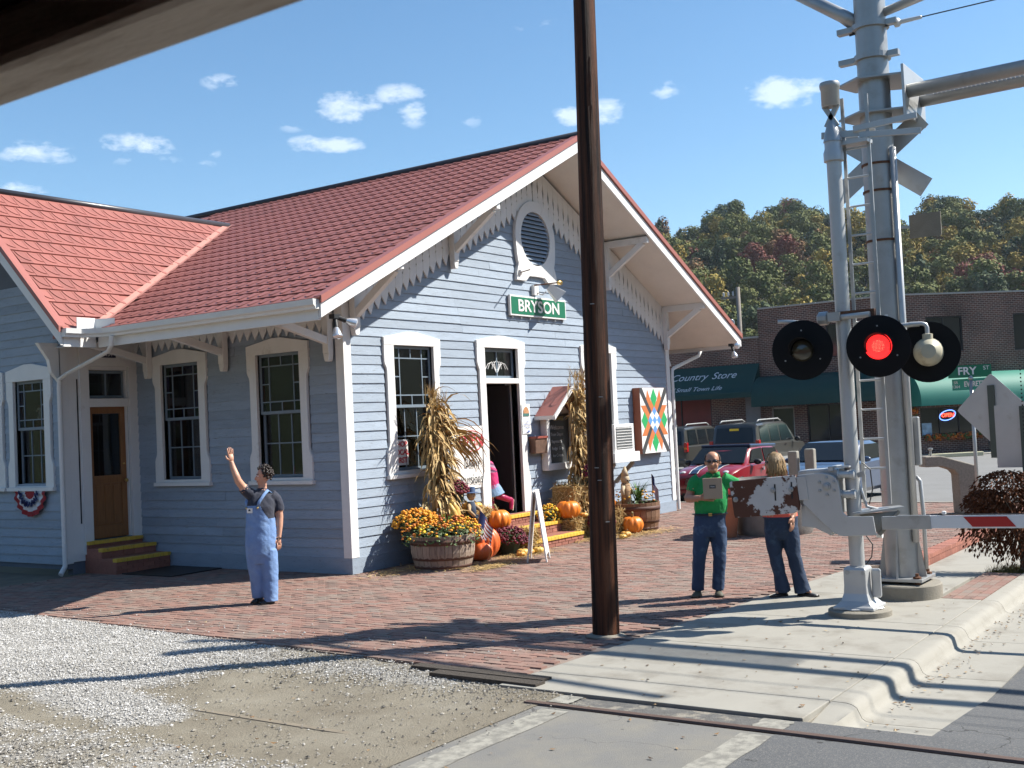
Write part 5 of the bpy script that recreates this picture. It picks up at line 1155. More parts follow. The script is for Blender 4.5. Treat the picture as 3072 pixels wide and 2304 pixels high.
for z_ in (5.30,5.68):
    mb = MB(); mb.prism([(-.28,.10,z_),(-.05,.40,z_),(.30,.30,z_),(.62,-.34,z_),(-.12,-.34,z_)], (0,0,.02)); mb.build('arm_plate', M['steel'], mast)
MB().box(-.15,.66,-.37,-.34,5.22,5.78).build('end_plate', M['alum'], mast, bevel=.005)
for x_ in (-.02,.49):
    MB().tube([(x_,-.37,5.50),(x_,-9,5.56)], .075, 16).build('arm_tube', M['steel'], mast, smooth=True)
mb = MB(); y_ = -.5
while y_ > -4.2:
    for x_ in (.06,): pass
    mb.beam((.03,y_,5.53),(.44,y_-.03,5.53),.010,.010); y_ -= .045
for k in range(9): mb.beam((.055+k*.046,-.45,5.53),(.055+k*.046,-4.2,5.555),.008,.010)
mb.build('walkway_mesh', M['alum'], mast, kind='stuff')
MB().tube([(0,.0,6.32),(0,-2.8,7.6)] if 0 else [(0,-.1,6.42),(.0,-5,7.3)], .05, 12).build('stay_tube', M['alum'], mast, smooth=True)
MB().tube([(0,.1,6.32),(0,.30,6.50),(0,.9,6.95)], [.09,.075,.07], 12).build('stub_arm', M['steel'], mast, smooth=True)
for z_, lab in ((6.28,'lower'),(6.75,'upper')):
    wr = thing('wire', 'thin %s wire running right from the steel mast' % lab, 'wire', (mx_,my_,z_))
    MB().lathe([(.03,-.26),(.05,-.27),(.05,-.31),(.025,-.33),(.02,-.55),(.008,-.56)], 10, (0,0,0), 'y').build('insulator', M['white'], wr, smooth=40)
    MB().tube([(0,.24,-.02),(0,-.26,0)], .01, 6).tube([(0,-.55,0),(0,-6,.0),(0,-14,.05)], .007, 6).build('strand', M['black'], wr)
# crossbuck seen from behind
xb = thing('crossbuck', 'plain back of a crossed-plank railway crossing sign behind the mast', 'crossing sign', (.62,-7.74,4.80))
for s, (a, b) in enumerate((((.35,.56),(-.50,-.42)), ((.36,-.58),(-.30,.60)))) if 0 else enumerate((((.36,-.52),(-.40,.50)), ((-.42,-.52),(.38,.52)))):
    (y0,z0),(y1,z1) = ((a[1], a[0]),(b[1], b[0])) ; y0,z0,y1,z1 = a[1],a[0],b[1],b[0]
    MB().beam((.0+s*.015,y0,z0+.10),(.0+s*.015,y1,z1+.10),.225,.012,(1,0,0)).build('plank', M['alum'], xb)
# dull grey sign back on the mast
MB().box(-.01,.01,-.17,.17,-.13,.13)
sb = thing('sign_back', 'small dull grey rectangular sign back right of the mast below the crossbuck', 'sign', (.60,-8.22,4.06)); MB().box(-.008,.008,-.18,.16,-.13,.13).build('panel', M['concdark'], sb); MB().beam((0,.16,.0),(-.15,.30,.0),.02,.03).build('bracket', M['steel'], sb)
# ================================================================== SIGNS, FOUNTAIN, PLANTER
def ray_at(u, v, d): pass
fry = thing('street_sign', 'slim grey street sign post with green FRY ST and EVERETT ST name blades', 'street sign', (8.9,-6.72,-.15))
M['signgreen'] = mat('green_sign_sheeting', (.008,.16,.085), .35, .05); M['signgl'] = mat('teal_sign_sheeting', (.02,.30,.22), .35, .05); M['signwhite'] = mat('white_sign_letter', (.80,.80,.80), .4)
MB().tube([(0,0,0),(0,0,2.62)], .032, 10).build('post', M['steel'], fry, smooth=True)
a = rad(-62); b2 = rad(-20)
bd = MB(); f1 = Fr((0,0,2.78), (math.cos(a),math.sin(a),0), (math.sin(a),-math.cos(a),0)); f1.box(bd, -.38,.36,-.11,.11,-.006,.006); bo = bd.build('name_blade', M['signgreen'], fry)
text('lettering', 'FRY', .19, M['signwhite'], bo, f1(-.06,0,.008), (rad(90),0,a), .002, bold=.004); text('lettering', 'ST', .10, M['signwhite'], bo, f1(.27,.045,.008), (rad(90),0,a), .002)
b2 = rad(-100); f2 = Fr((0,0,2.55), (math.cos(b2),math.sin(b2),0), (math.sin(b2),-math.cos(b2),0)); bd = MB(); f2.box(bd, -.34,.36,-.10,.10,-.006,.006); bo = bd.build('name_blade', M['signgl'], fry)
text('lettering', 'EVERETT', .13, M['signwhite'], bo, f2(.06,-.0,.008), (rad(90),0,b2), .002, sx=.72, bold=.003); text('lettering', 'ST', .07, M['signwhite'], bo, f2(.30,.03,.008), (rad(90),0,b2), .002); text('lettering', 'SR\n1364', .075, M['signwhite'], bo, f2(-.27,0,.008), (rad(90),0,b2), .002)
MB().lathe([(.02,2.62),(.045,2.64),(.045,2.66),(.02,2.7)], 10).build('bracket', M['steel'], fry)
bk = math.atan2(.33,.94)                     # backs face the railway
def backsign(label, name, cat, loc, diamond, hw, hh, post, pz):
    t = thing(name, label, cat, loc, 0); f = Fr((0,0,0), (-.10,-.995,0), (-.995,.10,0))
    mb = MB()
    if diamond:
        n = []; r = .05
        for cx, cz in ((0,hh),(hw,0),(0,-hh),(-hw,0)):
            ux, uz = cx/max(abs(cx),abs(cz)), cz/max(abs(cx),abs(cz))
            n += [(cx-ux*r-uz*r*.7, cz-uz*r+ux*r*.7)] if 0 else []
            n += [(cx-ux*.045-uz*.045, cz-uz*.045+ux*.045*1), (cx-ux*.015, cz-uz*.015), (cx-ux*.045+uz*.045, cz-uz*.045-ux*.045)]
        f.prism(mb, [(p,q+pz) for p,q in n], -.002, .002)
    else: f.box(mb, -hw, hw, pz-hh, pz+hh, -.002, .002)
    mb.build('panel', M['alum'], t, bevel=0)
    mb = MB(); f.box(mb, -.045, .045, *post, .004, .034); po = mb.build('post', mat('green_u_post', (.07,.085,.07), .6, .1), t)
    if not diamond:
        for k in range(26): mb = MB(); f.box(mb, -.009,.009, pz-hh+.03+k*.05, pz-hh+.05+k*.05, .0345, .0355); mb.build('hole', M['black'], po)
    return t
backsign('back of a diamond warning sign with a dark post strip above the shrub', 'warning_sign', 'sign', (4.33,-8.02,0), True, .50, .52, (2.15,3.3), 2.62) if 0 else backsign('back of a diamond warning sign with a dark post strip above the shrub', 'warning_sign', 'sign', (4.33,-8.02,0), True, .49, .50, (1.30,2.30), 1.97)
backsign('plain grey back of a rectangular sign on a perforated post behind the shrub', 'road_sign', 'sign', (3.25,-8.62,0), False, .36, .40, (-.1,2.0), 1.62)
df = thing('drinking_fountain', 'angular pebbled concrete drinking fountain by the plaza edge', 'drinking fountain', (10.2,-6.15,0)); fd = Fr((0,0,0), (.57,-.82,0), (-.82,-.57,0))
mb = MB(); fd.prism(mb, [(-.12,0),(.22,0),(.24,.62),(.24,.84),(.20,.90),(-.36,1.08),(-.44,1.10),(-.74,1.10),(-.74,.90),(-.42,.90),(-.20,.82),(-.13,.74)], -.19, .19); mb.build('body', mat('aggregate_concrete', (.30,.26,.21), .9, .25, 30, .5, 80), df, bevel=.02)
MB().lathe([(.02,1.10),(.02,1.2),(.045,1.22),(.045,1.25),(.0,1.255)], 10, fd(-.56,0,0)).build('spout', M['steel'], df, smooth=40)
pl = thing('planter', 'round weathered concrete planter behind the rusty counterweight', 'planter', (6.35,-3.95,0))
MB().lathe([(.62,0),(.66,.1),(.66,.80),(.72,.84),(.72,.94),(.62,.95),(.60,.86),(.0,.85)], 36, capt=False).build('bowl', mat('grey_cast_concrete', (.20,.19,.175), .9, .2, 8, .5, 50), pl, smooth=40)
MB().lathe([(.0,.9),(.58,.86)], 20, capb=False, capt=False).build('soil', mat('planter_soil', (.05,.04,.03), .95), pl)
pt = thing('flower_pot', 'tall terracotta pot standing against the concrete planter', 'flower pot', (5.58,-3.40,0))
MB().lathe([(.16,0),(.24,.55),(.27,.55),(.28,.66),(.25,.66),(.23,.58),(.0,.57)], 24, capt=False).build('pot', mat('terracotta', (.42,.15,.07), .8, .1, 8), pt, smooth=40)
for k, (x_, y_, h_, lab) in enumerate(((12.2,-2.1,1.18,'pale concrete post left of the parked blue sedan'),(12.3,-2.45,1.22,'square pale concrete post closest to the blue sedan'))):
    MB().box(x_-.09,x_+.09,y_-.11,y_+.11,-.15,h_).build('post', M['concrete'], bevel=.03) and tag(COL.objects[-1], lab, 'post')
# shrub
sh = thing('shrub', 'rusty brown feathery maple shrub beside the pavement', 'shrub', (2.95,-8.58,-.1)); rs = random.Random(12); mb = MB()
M['mapleleaf'] = leafmat('maple_leaves', (.040,.014,.006), (.25,.085,.030))
for k in range(9000):
    lobe = rs.choice([(0,0,1.05,.52,.38),(.25,.22,.85,.42,.34),(-.2,.30,.70,.40,.32),(.1,-.3,.95,.45,.36),(-.15,-.22,.62,.40,.36),(.22,.0,.5,.46,.32),(-.05,.18,1.18,.38,.25),(.0,.42,.98,.28,.2)])
    v = Vector((rs.gauss(0,1), rs.gauss(0,1), rs.gauss(0,1))).normalized(); q = rs.uniform(.55,1.08); c = Vector((lobe[0]+v.x*lobe[3]*q, lobe[1]+v.y*lobe[3]*q, lobe[2]+v.z*lobe[4]*q-.12*q*q))
    d = (v*.7+Vector((rs.uniform(-.5,.5), rs.uniform(-.5,.5), -.8))).normalized(); s = d.cross(Vector((rs.uniform(-1,1), rs.uniform(-1,1), .3))).normalized(); L_ = rs.uniform(.035,.075); wd = L_*.22
    mb.add([c, c+d*L_*.45+s*wd, c+d*L_, c+d*L_*.45-s*wd], [(0,1,2,3)])
mb.build('foliage', M['mapleleaf'], sh)
mb = MB(); mb.tube([(0,0,-.05),(.02,.02,.3),(0,.05,.6)], [.05,.04,.03], 8)
for k in range(9): a = k*.7; mb.tube([(0,.03,.35+.03*k),(.16*math.cos(a),.16*math.sin(a),.62+.03*k),(.34*math.cos(a),.34*math.sin(a),.78+.04*k)], [.018,.012,.006], 5)
mb.build('stems', M['bark'], sh)
mb = MB(); rs = random.Random(3)
for k in range(1400):
    a, r_ = rs.uniform(0,6.28), rs.uniform(0,1)**.5*.62; c = Vector((2.88+r_*math.cos(a)*.9, -8.42+r_*math.sin(a)*.42, -.10)); h_ = rs.uniform(.04,.13); d = Vector((rs.uniform(-.06,.06), rs.uniform(-.06,.06), h_)); s = Vector((rs.uniform(-1,1), rs.uniform(-1,1), 0)).normalized()*.004
    mb.add([c-s, c+s, c+d], [(0,1,2)])
tag(mb.build('grass_tuft', leafmat('dry_grass', (.07,.075,.02), (.24,.19,.06)), kind='stuff'), 'patch of dry grass around the foot of the maple shrub', 'grass')
# ================================================================== THINGS ON THE DEPOT WALLS
def wallthing(name, label, cat, u, z, n=.03, fr=GF, group=None): return thing(name, label, cat, fr(u, z, n), 0, group)
LF = Fr((0,0,0), (1,0,0), (0,-1,0))          # local frame for things hung on the gable (u right, n towards the street)
M['sgreen'] = mat('green_sign_enamel', (.012,.16,.085), .4, .05)
sg = wallthing('station_sign', 'green enamel sign with white letters BRYSON below the oval louvre', 'sign', 5.20, 4.20)
mb = MB(); LF.prism(mb, [(-.945,-.155),(.935,-.185),(.92,.185),(-.935,.185)] if 0 else [(-.93,-.185),(.93,-.185),(.93,.185),(-.93,.185)], .0, .05); mb.build('frame', M['white'], sg, bevel=.004)
mb = MB(); LF.box(mb, -.90,.90,-.155,.155,.045,.054); mb.build('face', M['sgreen'], sg)
text('letters', 'BRYSON', .30, M['white'], sg, LF(0,-.005,.056), (rad(90),0,0), .004, bold=.0055, sx=1.22)
mb = MB()
for k in range(7): LF.box(mb, -.85+k*.28,-.83+k*.28,-.235,-.185,.02,.035)
mb.build('hook', M['steel'], sg, kind='stuff')
ls = wallthing('loudspeaker', 'small white horn loudspeaker hanging over the green station sign', 'loudspeaker', 5.13, 4.52)
mb = MB(); LF.box(mb, -.08,.08,-.09,.09,0,.05); mb.build('mount_plate', M['white'], ls)
MB().tube([(.03,-.05,-.05),(.10,-.12,-.09),(.16,-.16,-.03)], .012, 6).build('mount_arm', M['white'], ls)
mb = MB(); o_ = Vector((.20,-.20,.06)); A = Vector((.45,-.55,-.70)).normalized(); B = A.cross(Vector((0,0,1))).normalized(); C_ = B.cross(A)
P = [o_+B*x*.06+C_*y*.06 for x,y in ((-1,-1),(1,-1),(1,1),(-1,1))] + [o_+A*.30+B*x*.16+C_*y*.12 for x,y in ((-1,-1),(1,-1),(1,1),(-1,1))]
mb.add(P, [(3,2,1,0),(0,1,5,4),(1,2,6,5),(2,3,7,6),(3,0,4,7)]); I = [o_+A*.10+B*x*.05+C_*y*.04 for x,y in ((-1,-1),(1,-1),(1,1),(-1,1))]; b = len(mb.v); mb.v += [tuple(p) for p in I]; mb.f += [[4,5,b+1,b],[5,6,b+2,b+1],[6,7,b+3,b+2],[7,4,b,b+3],[b,b+1,b+2,b+3]]; mb.m += [0]*5
mb.build('horn', M['white'], ls, bevel=.006)
fl = wallthing('floodlight_rod', 'thin rod lamp sticking out of the louvre foot above the sign', 'lamp', 4.95, 4.66, .08)
MB().tube([(.12,0,-.06),(.42,-.34,-.02)], .012, 6).build('rod', M['rust'], fl); MB().lathe([(.02,0),(.04,.03),(.045,.12),(.03,.14)], 10, (.40,-.33,-.02), 'x').build('socket', M['brass'], fl, smooth=40)
fl = wallthing('floodlight_rod', 'short lamp rod with white socket at the lower left of the louvre', 'lamp', 4.62, 4.80, .08)
MB().tube([(0,0,0),(-.30,-.42,-.02)], .010, 6).build('rod', M['rust'], fl); MB().lathe([(.03,-.04),(.05,0),(.04,.05)], 10, (0,-.01,0)).build('socket', M['white'], fl, smooth=40)
M['lampglass'] = mat('reflector_lamp', (.75,.76,.78), .12, metal=.6)
def flood(label, loc, dirs):
    t = thing('floodlight', label, 'floodlight', loc, 0, 'floodlights under the roof corners')
    MB().box(-.06,.06,-.05,.05,-.03,.03).build('box', M['black'], t)
    for d in dirs:
        d = Vector(d).normalized(); q = d.to_track_quat('Z','Y').to_matrix().to_4x4()
        mb = MB(); mb.lathe([(.03,.0),(.035,.12),(.03,.13)], 12); o = mb.build('holder', M['black'], t); o.matrix_local = Matrix.Translation(d*.03) @ q
        mb = MB(); mb.lathe([(.03,.13),(.05,.17),(.07,.24),(.072,.26),(.05,.28),(.0,.285)], 16); o = mb.build('lamp', M['lampglass'], t, smooth=40); o.matrix_local = Matrix.Translation(d*.03) @ q
flood('twin floodlight at the left end of the gable eave', (-1.25,YF+.06,3.62), [(-.15,-.25,-1),(.75,-.55,-.35)])
flood('twin floodlight at the right end of the gable eave', (11.55,YF+.06,3.62), [(-.5,-.6,-.1),(-.1,-.3,-1)])
# window air conditioner on a shelf
ac = wallthing('air_conditioner', 'white window air conditioner on a shelf right of the timber pole', 'air conditioner', 7.44, 1.36, 0)
mb = MB(); LF.box(mb, -.42,.36,.06,.62,.0,.50); mb.build('case', M['white'], ac, bevel=.01)
mb = MB(); LF.box(mb, -.36,.27,.13,.56,.501,.506); g = mb.build('grille', mat('dark_grille', (.10,.11,.11), .6), ac)
for k in range(8): mb = MB(); LF.box(mb, -.36,.27,.15+k*.055,.162+k*.055,.506,.514); mb.build('slat', M['white'], g)
for k in range(14): mb = MB(); LF.box(mb, -.34+k*.046,-.336+k*.046,.13,.56,.506,.511); mb.build('fin', M['alum'], g)
mb = MB(); LF.box(mb, -.55,.46,-.13,.06,-.0,.56); mb.build('shelf', M['white'], ac, bevel=.006)
mb = MB(); 
for u in (-.4,.36): mb = MB(); mb.beam(LF(u,-.15,.45), LF(u,-.55,.03), .07,.07); mb.build('brace', mat('tan_brace%d'%(u>0), (.30,.25,.19), .7, .1), ac)
# quilt block panel
qb = wallthing('quilt_panel', 'painted wooden quilt block with green diamonds and orange star on the wall', 'painted panel', 9.28, 2.02, 0)
M['qframe'] = mat('brown_painted_panel_edge', (.27,.075,.032), .5, .08); QC = {'w': mat('quilt_white', (.80,.79,.77), .45), 'o': mat('quilt_orange', (.56,.175,.055), .45, .04), 'g': mat('quilt_green', (.025,.36,.11), .45, .04), 'b': mat('quilt_blue', (.12,.30,.72), .45, .04), 'k': mat('quilt_charcoal', (.055,.055,.058), .45, .05)}
qw, qh = .60, .69; mb = MB(); LF.box(mb, -qw,qw,-qh,qh,.03,.20); mb.build('board', M['qframe'], qb, bevel=.003)
mb = MB(); LF.box(mb, -qw+.004,qw-.004,-qh+.004,qh-.004,.20,.203); mb.build('ground', QC['w'], qb)
def qpoly(c, pts, n):
    mb = MB(); LF.prism(mb, [(x*qw, z*qh) for x,z in pts], .2031, n); mb.build({'o':'orange_ray','g':'green_diamond','b':'blue_diamond','k':'charcoal_bar','w':'white_diamond'}[c], QC[c], qb)
for sx in (1,-1):
    for sz in (1,-1):
        f = lambda pts: [(x*sx, z*sz) for x, z in pts]
        qpoly('k', f([(.20,.26),(.33,.17),(1.0,.86),(1.0,1.0),(.84,1.0)]), .206)
        qpoly('o', f([(.0,.38),(.20,.26),(.56,.66),(.46,.95),(.22,.60),(.0,.44)]), .2065); qpoly('o', f([(.33,.17),(.48,.0),(.55,.0),(.72,.20),(.97,.46),(.62,.46)]), .2066)
for x, z in ((0,.68),(0,-.68),(.73,0),(-.73,0)): qpoly('g', [(x-.24,z),(x,z-.30 if not x else z-.26),(x+.24,z),(x,z+.30 if not x else z+.26)], .2075)
qpoly('w', [(-.48,0),(0,-.42),(.48,0),(0,.42)], .2078)
for x, z in ((0,0),(.32,0),(-.32,0),(0,.28),(0,-.28)): qpoly('b', [(x-.16,z),(x,z-.14),(x+.16,z),(x,z+.14)], .2084)
# banner
M['bannerw'] = mat('white_banner', (.80,.79,.76), .6, .03); M['bannerr'] = mat('red_banner_print', (.50,.03,.05), .6); M['ink'] = mat('black_print', (.02,.02,.02), .6)
bn = wallthing('banner', 'tall white banner reading OPEN Daily Excursions behind the corn stalks', 'banner', 2.86, 1.56, .03)
mb = MB(); mb.add([LF(-.42+.84*i/6, z, .01+.012*math.sin(i*1.1+z*3)) for z in (-.52,0,.52) for i in range(7)], [(j*7+i,j*7+i+1,(j+1)*7+i+1,(j+1)*7+i) for j in range(2) for i in range(6)])
mb.build('sheet', M['bannerw'], bn, smooth=True)
text('print', 'OPEN', .27, M['bannerr'], bn, LF(.08,.27,.034), (rad(90),0,0), .001, sx=.95, bold=.004); text('print', 'Daily', .26, M['ink'], bn, LF(.10,-.08,.034), (rad(90),0,0), .001, sx=.8); text('print', 'Excursions', .24, M['ink'], bn, LF(.0,-.37,.034), (rad(90),0,0), .001, sx=.72)
mb = MB(); mb.tube([LF(.08+.36*math.cos(a), .27+.17*math.sin(a), .035) for a in [k*math.pi/14 for k in range(29)]], .010, 5); mb.build('oval', M['bannerr'], bn)
# shop local sign inside the gable window
sl_ = wallthing('window_sign', 'white card with red letters SHOP LOCAL FIRST in the gable window', 'sign', 1.30, 1.72, -.06)
mb = MB(); LF.box(mb, -.17,.17,-.20,.20,-.02,-.015); mb.build('card', M['bannerw'], sl_)
for k, w_ in enumerate(('SHOP','LOCAL','FIRST')): text('print', w_, .115, M['bannerr'], sl_, LF(-.0,.125-.125*k,-.013), (rad(90),0,0), .001, bold=.004)
# notice on the door casing
nt_ = wallthing('notice', 'white paper notice with a round coloured picture taped to the door casing', 'notice', 4.62, 2.16, .062)
mb = MB(); mb.add([LF(x, z, .004+(.02 if x > .1 and z < 0 else 0)) for z in (-.27,0,.27) for x in (-.13,.0,.13)], [(0,1,4,3),(1,2,5,4),(3,4,7,6),(4,5,8,7)]); mb.build('paper', M['bannerw'], nt_)
mb = MB(); mb.add([LF(.0,.10,.012)]+[LF(.09*math.cos(a), .10+.12*math.sin(a), .012) for a in [k*math.pi/8 for k in range(9)]], [(0,k,k+1) for k in range(1,9)]); mb.build('picture', mat('notice_picture', (.45,.22,.10), .6, .6, 20), nt_)
mb = MB(); LF.box(mb, -.09,.09,.05,.10,.010,.0125); mb.build('picture_base', mat('notice_picture_green', (.05,.16,.14), .6, .3, 20), nt_)
M['bluei'] = mat('blue_print', (.03,.10,.35), .6)
for k, w_ in enumerate(('Tickets','available at the','front desk')): text('print', w_, .04, M['bluei'], nt_, LF(0,-.05-.05*k,.022), (rad(90),0,0), .0006)
mb = MB(); LF.box(mb, .02,.07,-.24,-.205,.022,.0225); LF.box(mb, -.07,.02,-.24,-.232,.022,.0225); mb.build('logo', M['bluei'], nt_)
# rusty letter box
lb = wallthing('letter_box', 'rusty metal letter box between the door and the menu board', 'letter box', 4.92, 1.68, .03)
mb = MB(); LF.box(mb, -.19,.19,-.15,.13,0,.14); mb.build('box', mat('rusted_tin', (.17,.10,.07), .55, .35, 9, .3, 40, metal=.4), lb, bevel=.006)
mb = MB(); LF.prism(mb, [(-.20,.12),(.20,.12),(.20,.16),(-.20,.16)], -.0, .16); mb.build('lid', mat('red_tin_lid', (.28,.07,.05), .5, .3, 9), lb)
# menu board with its own little gabled roof
mbd = wallthing('menu_board', 'white framed chalkboard under a little red gabled roof', 'menu board', 5.62, 1.78, .03)
mb = MB(); LF.box(mb, -.50,-.40,-.58,.46,0,.14); LF.box(mb, .40,.50,-.58,.46,0,.14); LF.box(mb, -.40,.40,-.58,-.46,0,.139); LF.prism(mb, [(-.5,.44),(.5,.44),(0,.84)], .0, .05); mb.build('frame', M['white'], mbd, bevel=.004)
mb = MB(); LF.box(mb, -.40,.40,-.46,.46,.02,.05); bdm = mb.build('chalkboard', mat('chalkboard', (.028,.030,.032), .5, .2, 3), mbd)
M['chalk'] = mat('chalk', (.62,.63,.62), .9); M['chalky'] = mat('yellow_chalk', (.6,.5,.15), .9)
text('chalk_letters', 'COFFEE', .10, M['chalky'], bdm, LF(.05,.36,.052), (rad(90),0,0), .001)
for k, (w_, s_) in enumerate((('Welcome',.12),('Train Depot',.085),('Espresso $2',.08),('Fudge  Gifts',.08),('Ice Cream',.08))): text('chalk_letters', w_, s_, M['chalk'], bdm, LF(-.02,.20-.13*k,.052), (rad(90),0,0), .001)
mb = MB()
for s in (-1,1): mb = MB(); mb.prism([LF(0,.96,-.01), LF(s*.66,.42,-.01), LF(s*.66,.38,-.01), LF(0,.90,-.01)], (0,-.42,0)); mb.build('roof_panel', M['redtrim'], mbd)
for s in (-1,1): mb = MB(); mb.prism([LF(0,.965,.412), LF(s*.67,.42,.412), LF(s*.67,.34,.412), LF(0,.87,.412)], (0,-.03,0)); mb.build('roof_trim', M['white'], mbd)
for s in (-1,1): mb = MB(); mb.prism([LF(s*.665,.42,.0), LF(s*.685,.42,.0), LF(s*.685,.35,.0), LF(s*.665,.35,.0)], (0,-.42,0)); mb.build('roof_trim', M['white'], mbd)
# house number and bunting
hn = thing('number_plate', 'small dark plate numbered 154 over the side door', 'number plate', RF(.88,3.56,.068))
MB().box(-.14,.14,-.008,0,-.055,.055).build('plate', mat('navy_plate', (.02,.025,.06), .4), hn); text('digits', '154', .095, M['white'], hn, (0,-.011,0), (rad(90),0,0), .002)
bt = thing('bunting', 'red, white and blue fan bunting hung below the wing window', 'bunting', WF(.80,1.36,.05)); BL = Fr((0,0,0), (0,1,0), (-1,0,0))
M['bred'] = mat('bunting_red', (.30,.02,.025), .8, .1); M['bblue'] = mat('bunting_blue', (.02,.03,.12), .8, .1); M['bwhite'] = mat('bunting_white', (.62,.62,.64), .8, .05)
for k, (r0, r1, m_, nm) in enumerate(((.0,.14,M['bred'],'red_centre'),(.14,.36,M['bwhite'],'white_band'),(.36,.45,M['bred'],'red_hem'))):
    n = 40; P = []
    for r_ in (r0, r1):
        for i in range(n+1): a = math.pi*i/n; w_ = .022*math.sin(i*2*math.pi/5)*(r_/.45); P.append(BL(-r_*math.cos(a)*.98, -r_*math.sin(a)*(.92), .03+w_))
    mb = MB(); mb.add(P, [(i,i+1,n+2+i,n+1+i) for i in range(n)]); mb.build(nm, m_, bt, smooth=True)
mb = MB()
for i in range(26):
    a = math.pi*(i+.5)/26; r_ = .24+.03*math.sin(i*2.1); c = BL(-r_*math.cos(a)*.98, -r_*math.sin(a)*.92, .062); s = .035*rnd.uniform(.7,1.3); mb.add([c+Vector((0,s*math.cos(t),s*math.sin(t))) for t in [k*math.pi/2.5 for k in range(5)]], [(0,1,2,3,4)])
mb.build('blue_star_band', M['bblue'], bt, kind='stuff')
wr_ = thing('wreath', 'pale wreath hanging inside the wing window', 'wreath', WF(.80,2.55,-.24))
mb = MB(); rr = random.Random(5)
for k in range(150):
    a = rr.uniform(0,6.28); r_ = .13+rr.gauss(0,.03); s = rr.uniform(.012,.03); c = BL(r_*math.cos(a), r_*1.25*math.sin(a), rr.uniform(-.03,.04)); mb.ball(c, s, 5, 3)
mb.build('sprigs', mat('dried_sprigs', (.5,.47,.36), .8, .3, 20), wr_)
sd_ = thing('shop_display', 'orange and red goods on shelves inside the wing window', 'display', WF(.80,1.4,-.55)); ii = 0
for z_ in (.1,.55,1.05):
    mb = MB(); BL.box(mb, -.6,.6,z_-.03,z_,-.15,.15); mb.build('shelf', M['woodoor'], sd_)
    for k in range(5): 
        mb = MB(); h_ = rr.uniform(.15,.36); BL.box(mb, -.55+k*.22,-.36+k*.22,z_,z_+h_,-.1,.1); mb.build('goods', [M['orange'],M['bred'],M['bannerr'],M['redshop'],M['orange']][(k+ii)%5], sd_); ii += 1
# ================================================================== AUTUMN DISPLAY
M['husk'] = mat('dry_corn_husk', (.45,.28,.10), .7, .15, 8, attr=[(.23,.13,.04),(.40,.245,.08),(.50,.33,.13),(.60,.44,.21)])
def stalks(label, loc, H, Rb, tie, nst, seed, lean=(0,0), arm=None):
    """a tied bundle of dried corn stalks: canes gathered at the tie, long curling leaves everywhere"""
    r = random.Random(seed); t = thing('corn_stalks', label, 'corn stalks', loc); mb = MB(); vals = []
    def leaf(p, d, L, w, droop):
        n = 6; s = d.cross(Vector((r.uniform(-.4,.4), r.uniform(-.4,.4), 1))); 
        if s.length < .05: s = Vector((1,0,0))
        s.normalize(); v = r.random(); q = p.copy(); dd = d.normalized(); P = []; tw = r.uniform(-1.2,1.2)
        for i in range(n+1):
            f = i/n; ww = w*(.35+1.3*f if f < .4 else .87*(1-f)/.6+.02); nn = dd.cross(s); sv = s*math.cos(tw*f)+nn*math.sin(tw*f)
            P += [q+sv*ww, q+nn*ww*.35, q-sv*ww]; q = q + dd*(L/n); dd = (dd + Vector((r.uniform(-.12,.12), r.uniform(-.12,.12), -droop/n*1.6))).normalized()
        mb.add(P, [(3*i+a, 3*i+a+1, 3*i+a+4, 3*i+a+3) for i in range(n) for a in (0,1)]); vals.extend([v]*(2*n))
    for k in range(nst):
        a = r.uniform(0,6.28); rb = Rb*r.uniform(.25,1)**.5; base = Vector((rb*math.cos(a), -abs(rb*math.sin(a))*.75, 0)); tp = Vector((lean[0]*tie+r.uniform(-.09,.09), lean[1]*tie+r.uniform(-.07,.07), tie)); h = H*r.uniform(.72,1.0)
        spread = r.uniform(-.16,.16)
        topp = Vector((tp.x+lean[0]*(h-tie)*1.2+spread+(tp.x-base.x)*.18, tp.y-abs(spread)*.4, h)); pts = [base, base.lerp(tp,.5)+Vector((0,0,.02)), tp, topp]
        b0 = len(mb.f); mb.tube(pts, [.012,.011,.010,.005], 5); v = r.uniform(.3,.7); vals.extend([v]*(len(mb.f)-b0))
        for q in range(17):
            f = r.uniform(.04,1.0); f3 = f*3; i = min(2,int(f3)); p = pts[i].lerp(pts[i+1], f3-i); an = r.uniform(0,6.28); up = r.uniform(-.5,.9) if f < .8 else r.uniform(.3,1.4)
            leaf(p, Vector((math.cos(an), -abs(math.sin(an))*.8+.1, up)), r.uniform(.28,.62), r.uniform(.016,.040), r.uniform(.9,3.0))
        for q in range(6): leaf(topp, Vector((r.uniform(-.6,.6), r.uniform(-.5,.3), r.uniform(.6,1.6))), r.uniform(.12,.32), .006, .5)
    if arm:
        for k in range(40):
            p = Vector((r.uniform(-.1,.1), -.12+r.uniform(-.1,.1), tie+r.uniform(.0,.35))); leaf(p, Vector((arm[0]+r.uniform(-.1,.15), arm[1]+r.uniform(-.15,.15), arm[2]+r.uniform(-.1,.35))), r.uniform(.8,1.35), r.uniform(.02,.042), r.uniform(.9,1.5))
    me = mb.mesh('dried_leaves', M['husk']); setrnd(me, vals); link('dried_leaves', me, t)
    mb = MB(); mb.tube([(lean[0]*tie+.13*math.cos(a_), lean[1]*tie+.11*math.sin(a_), tie) for a_ in [k*math.pi/6 for k in range(13)]], .014, 6); mb.build('twine', M['straw'], t)
    return t
stalks('tall corn stalk bundle left of the door, leaves arching right over the banner', (1.60,-.33,0), 2.60, .60, 1.75, 46, 2, (.02,0), (1,-.1,.15))
stalks('corn stalk bundle right of the door, leaning against the menu board', (5.62,-.42,0), 2.95, .75, 1.55, 44, 8, (.06,0))
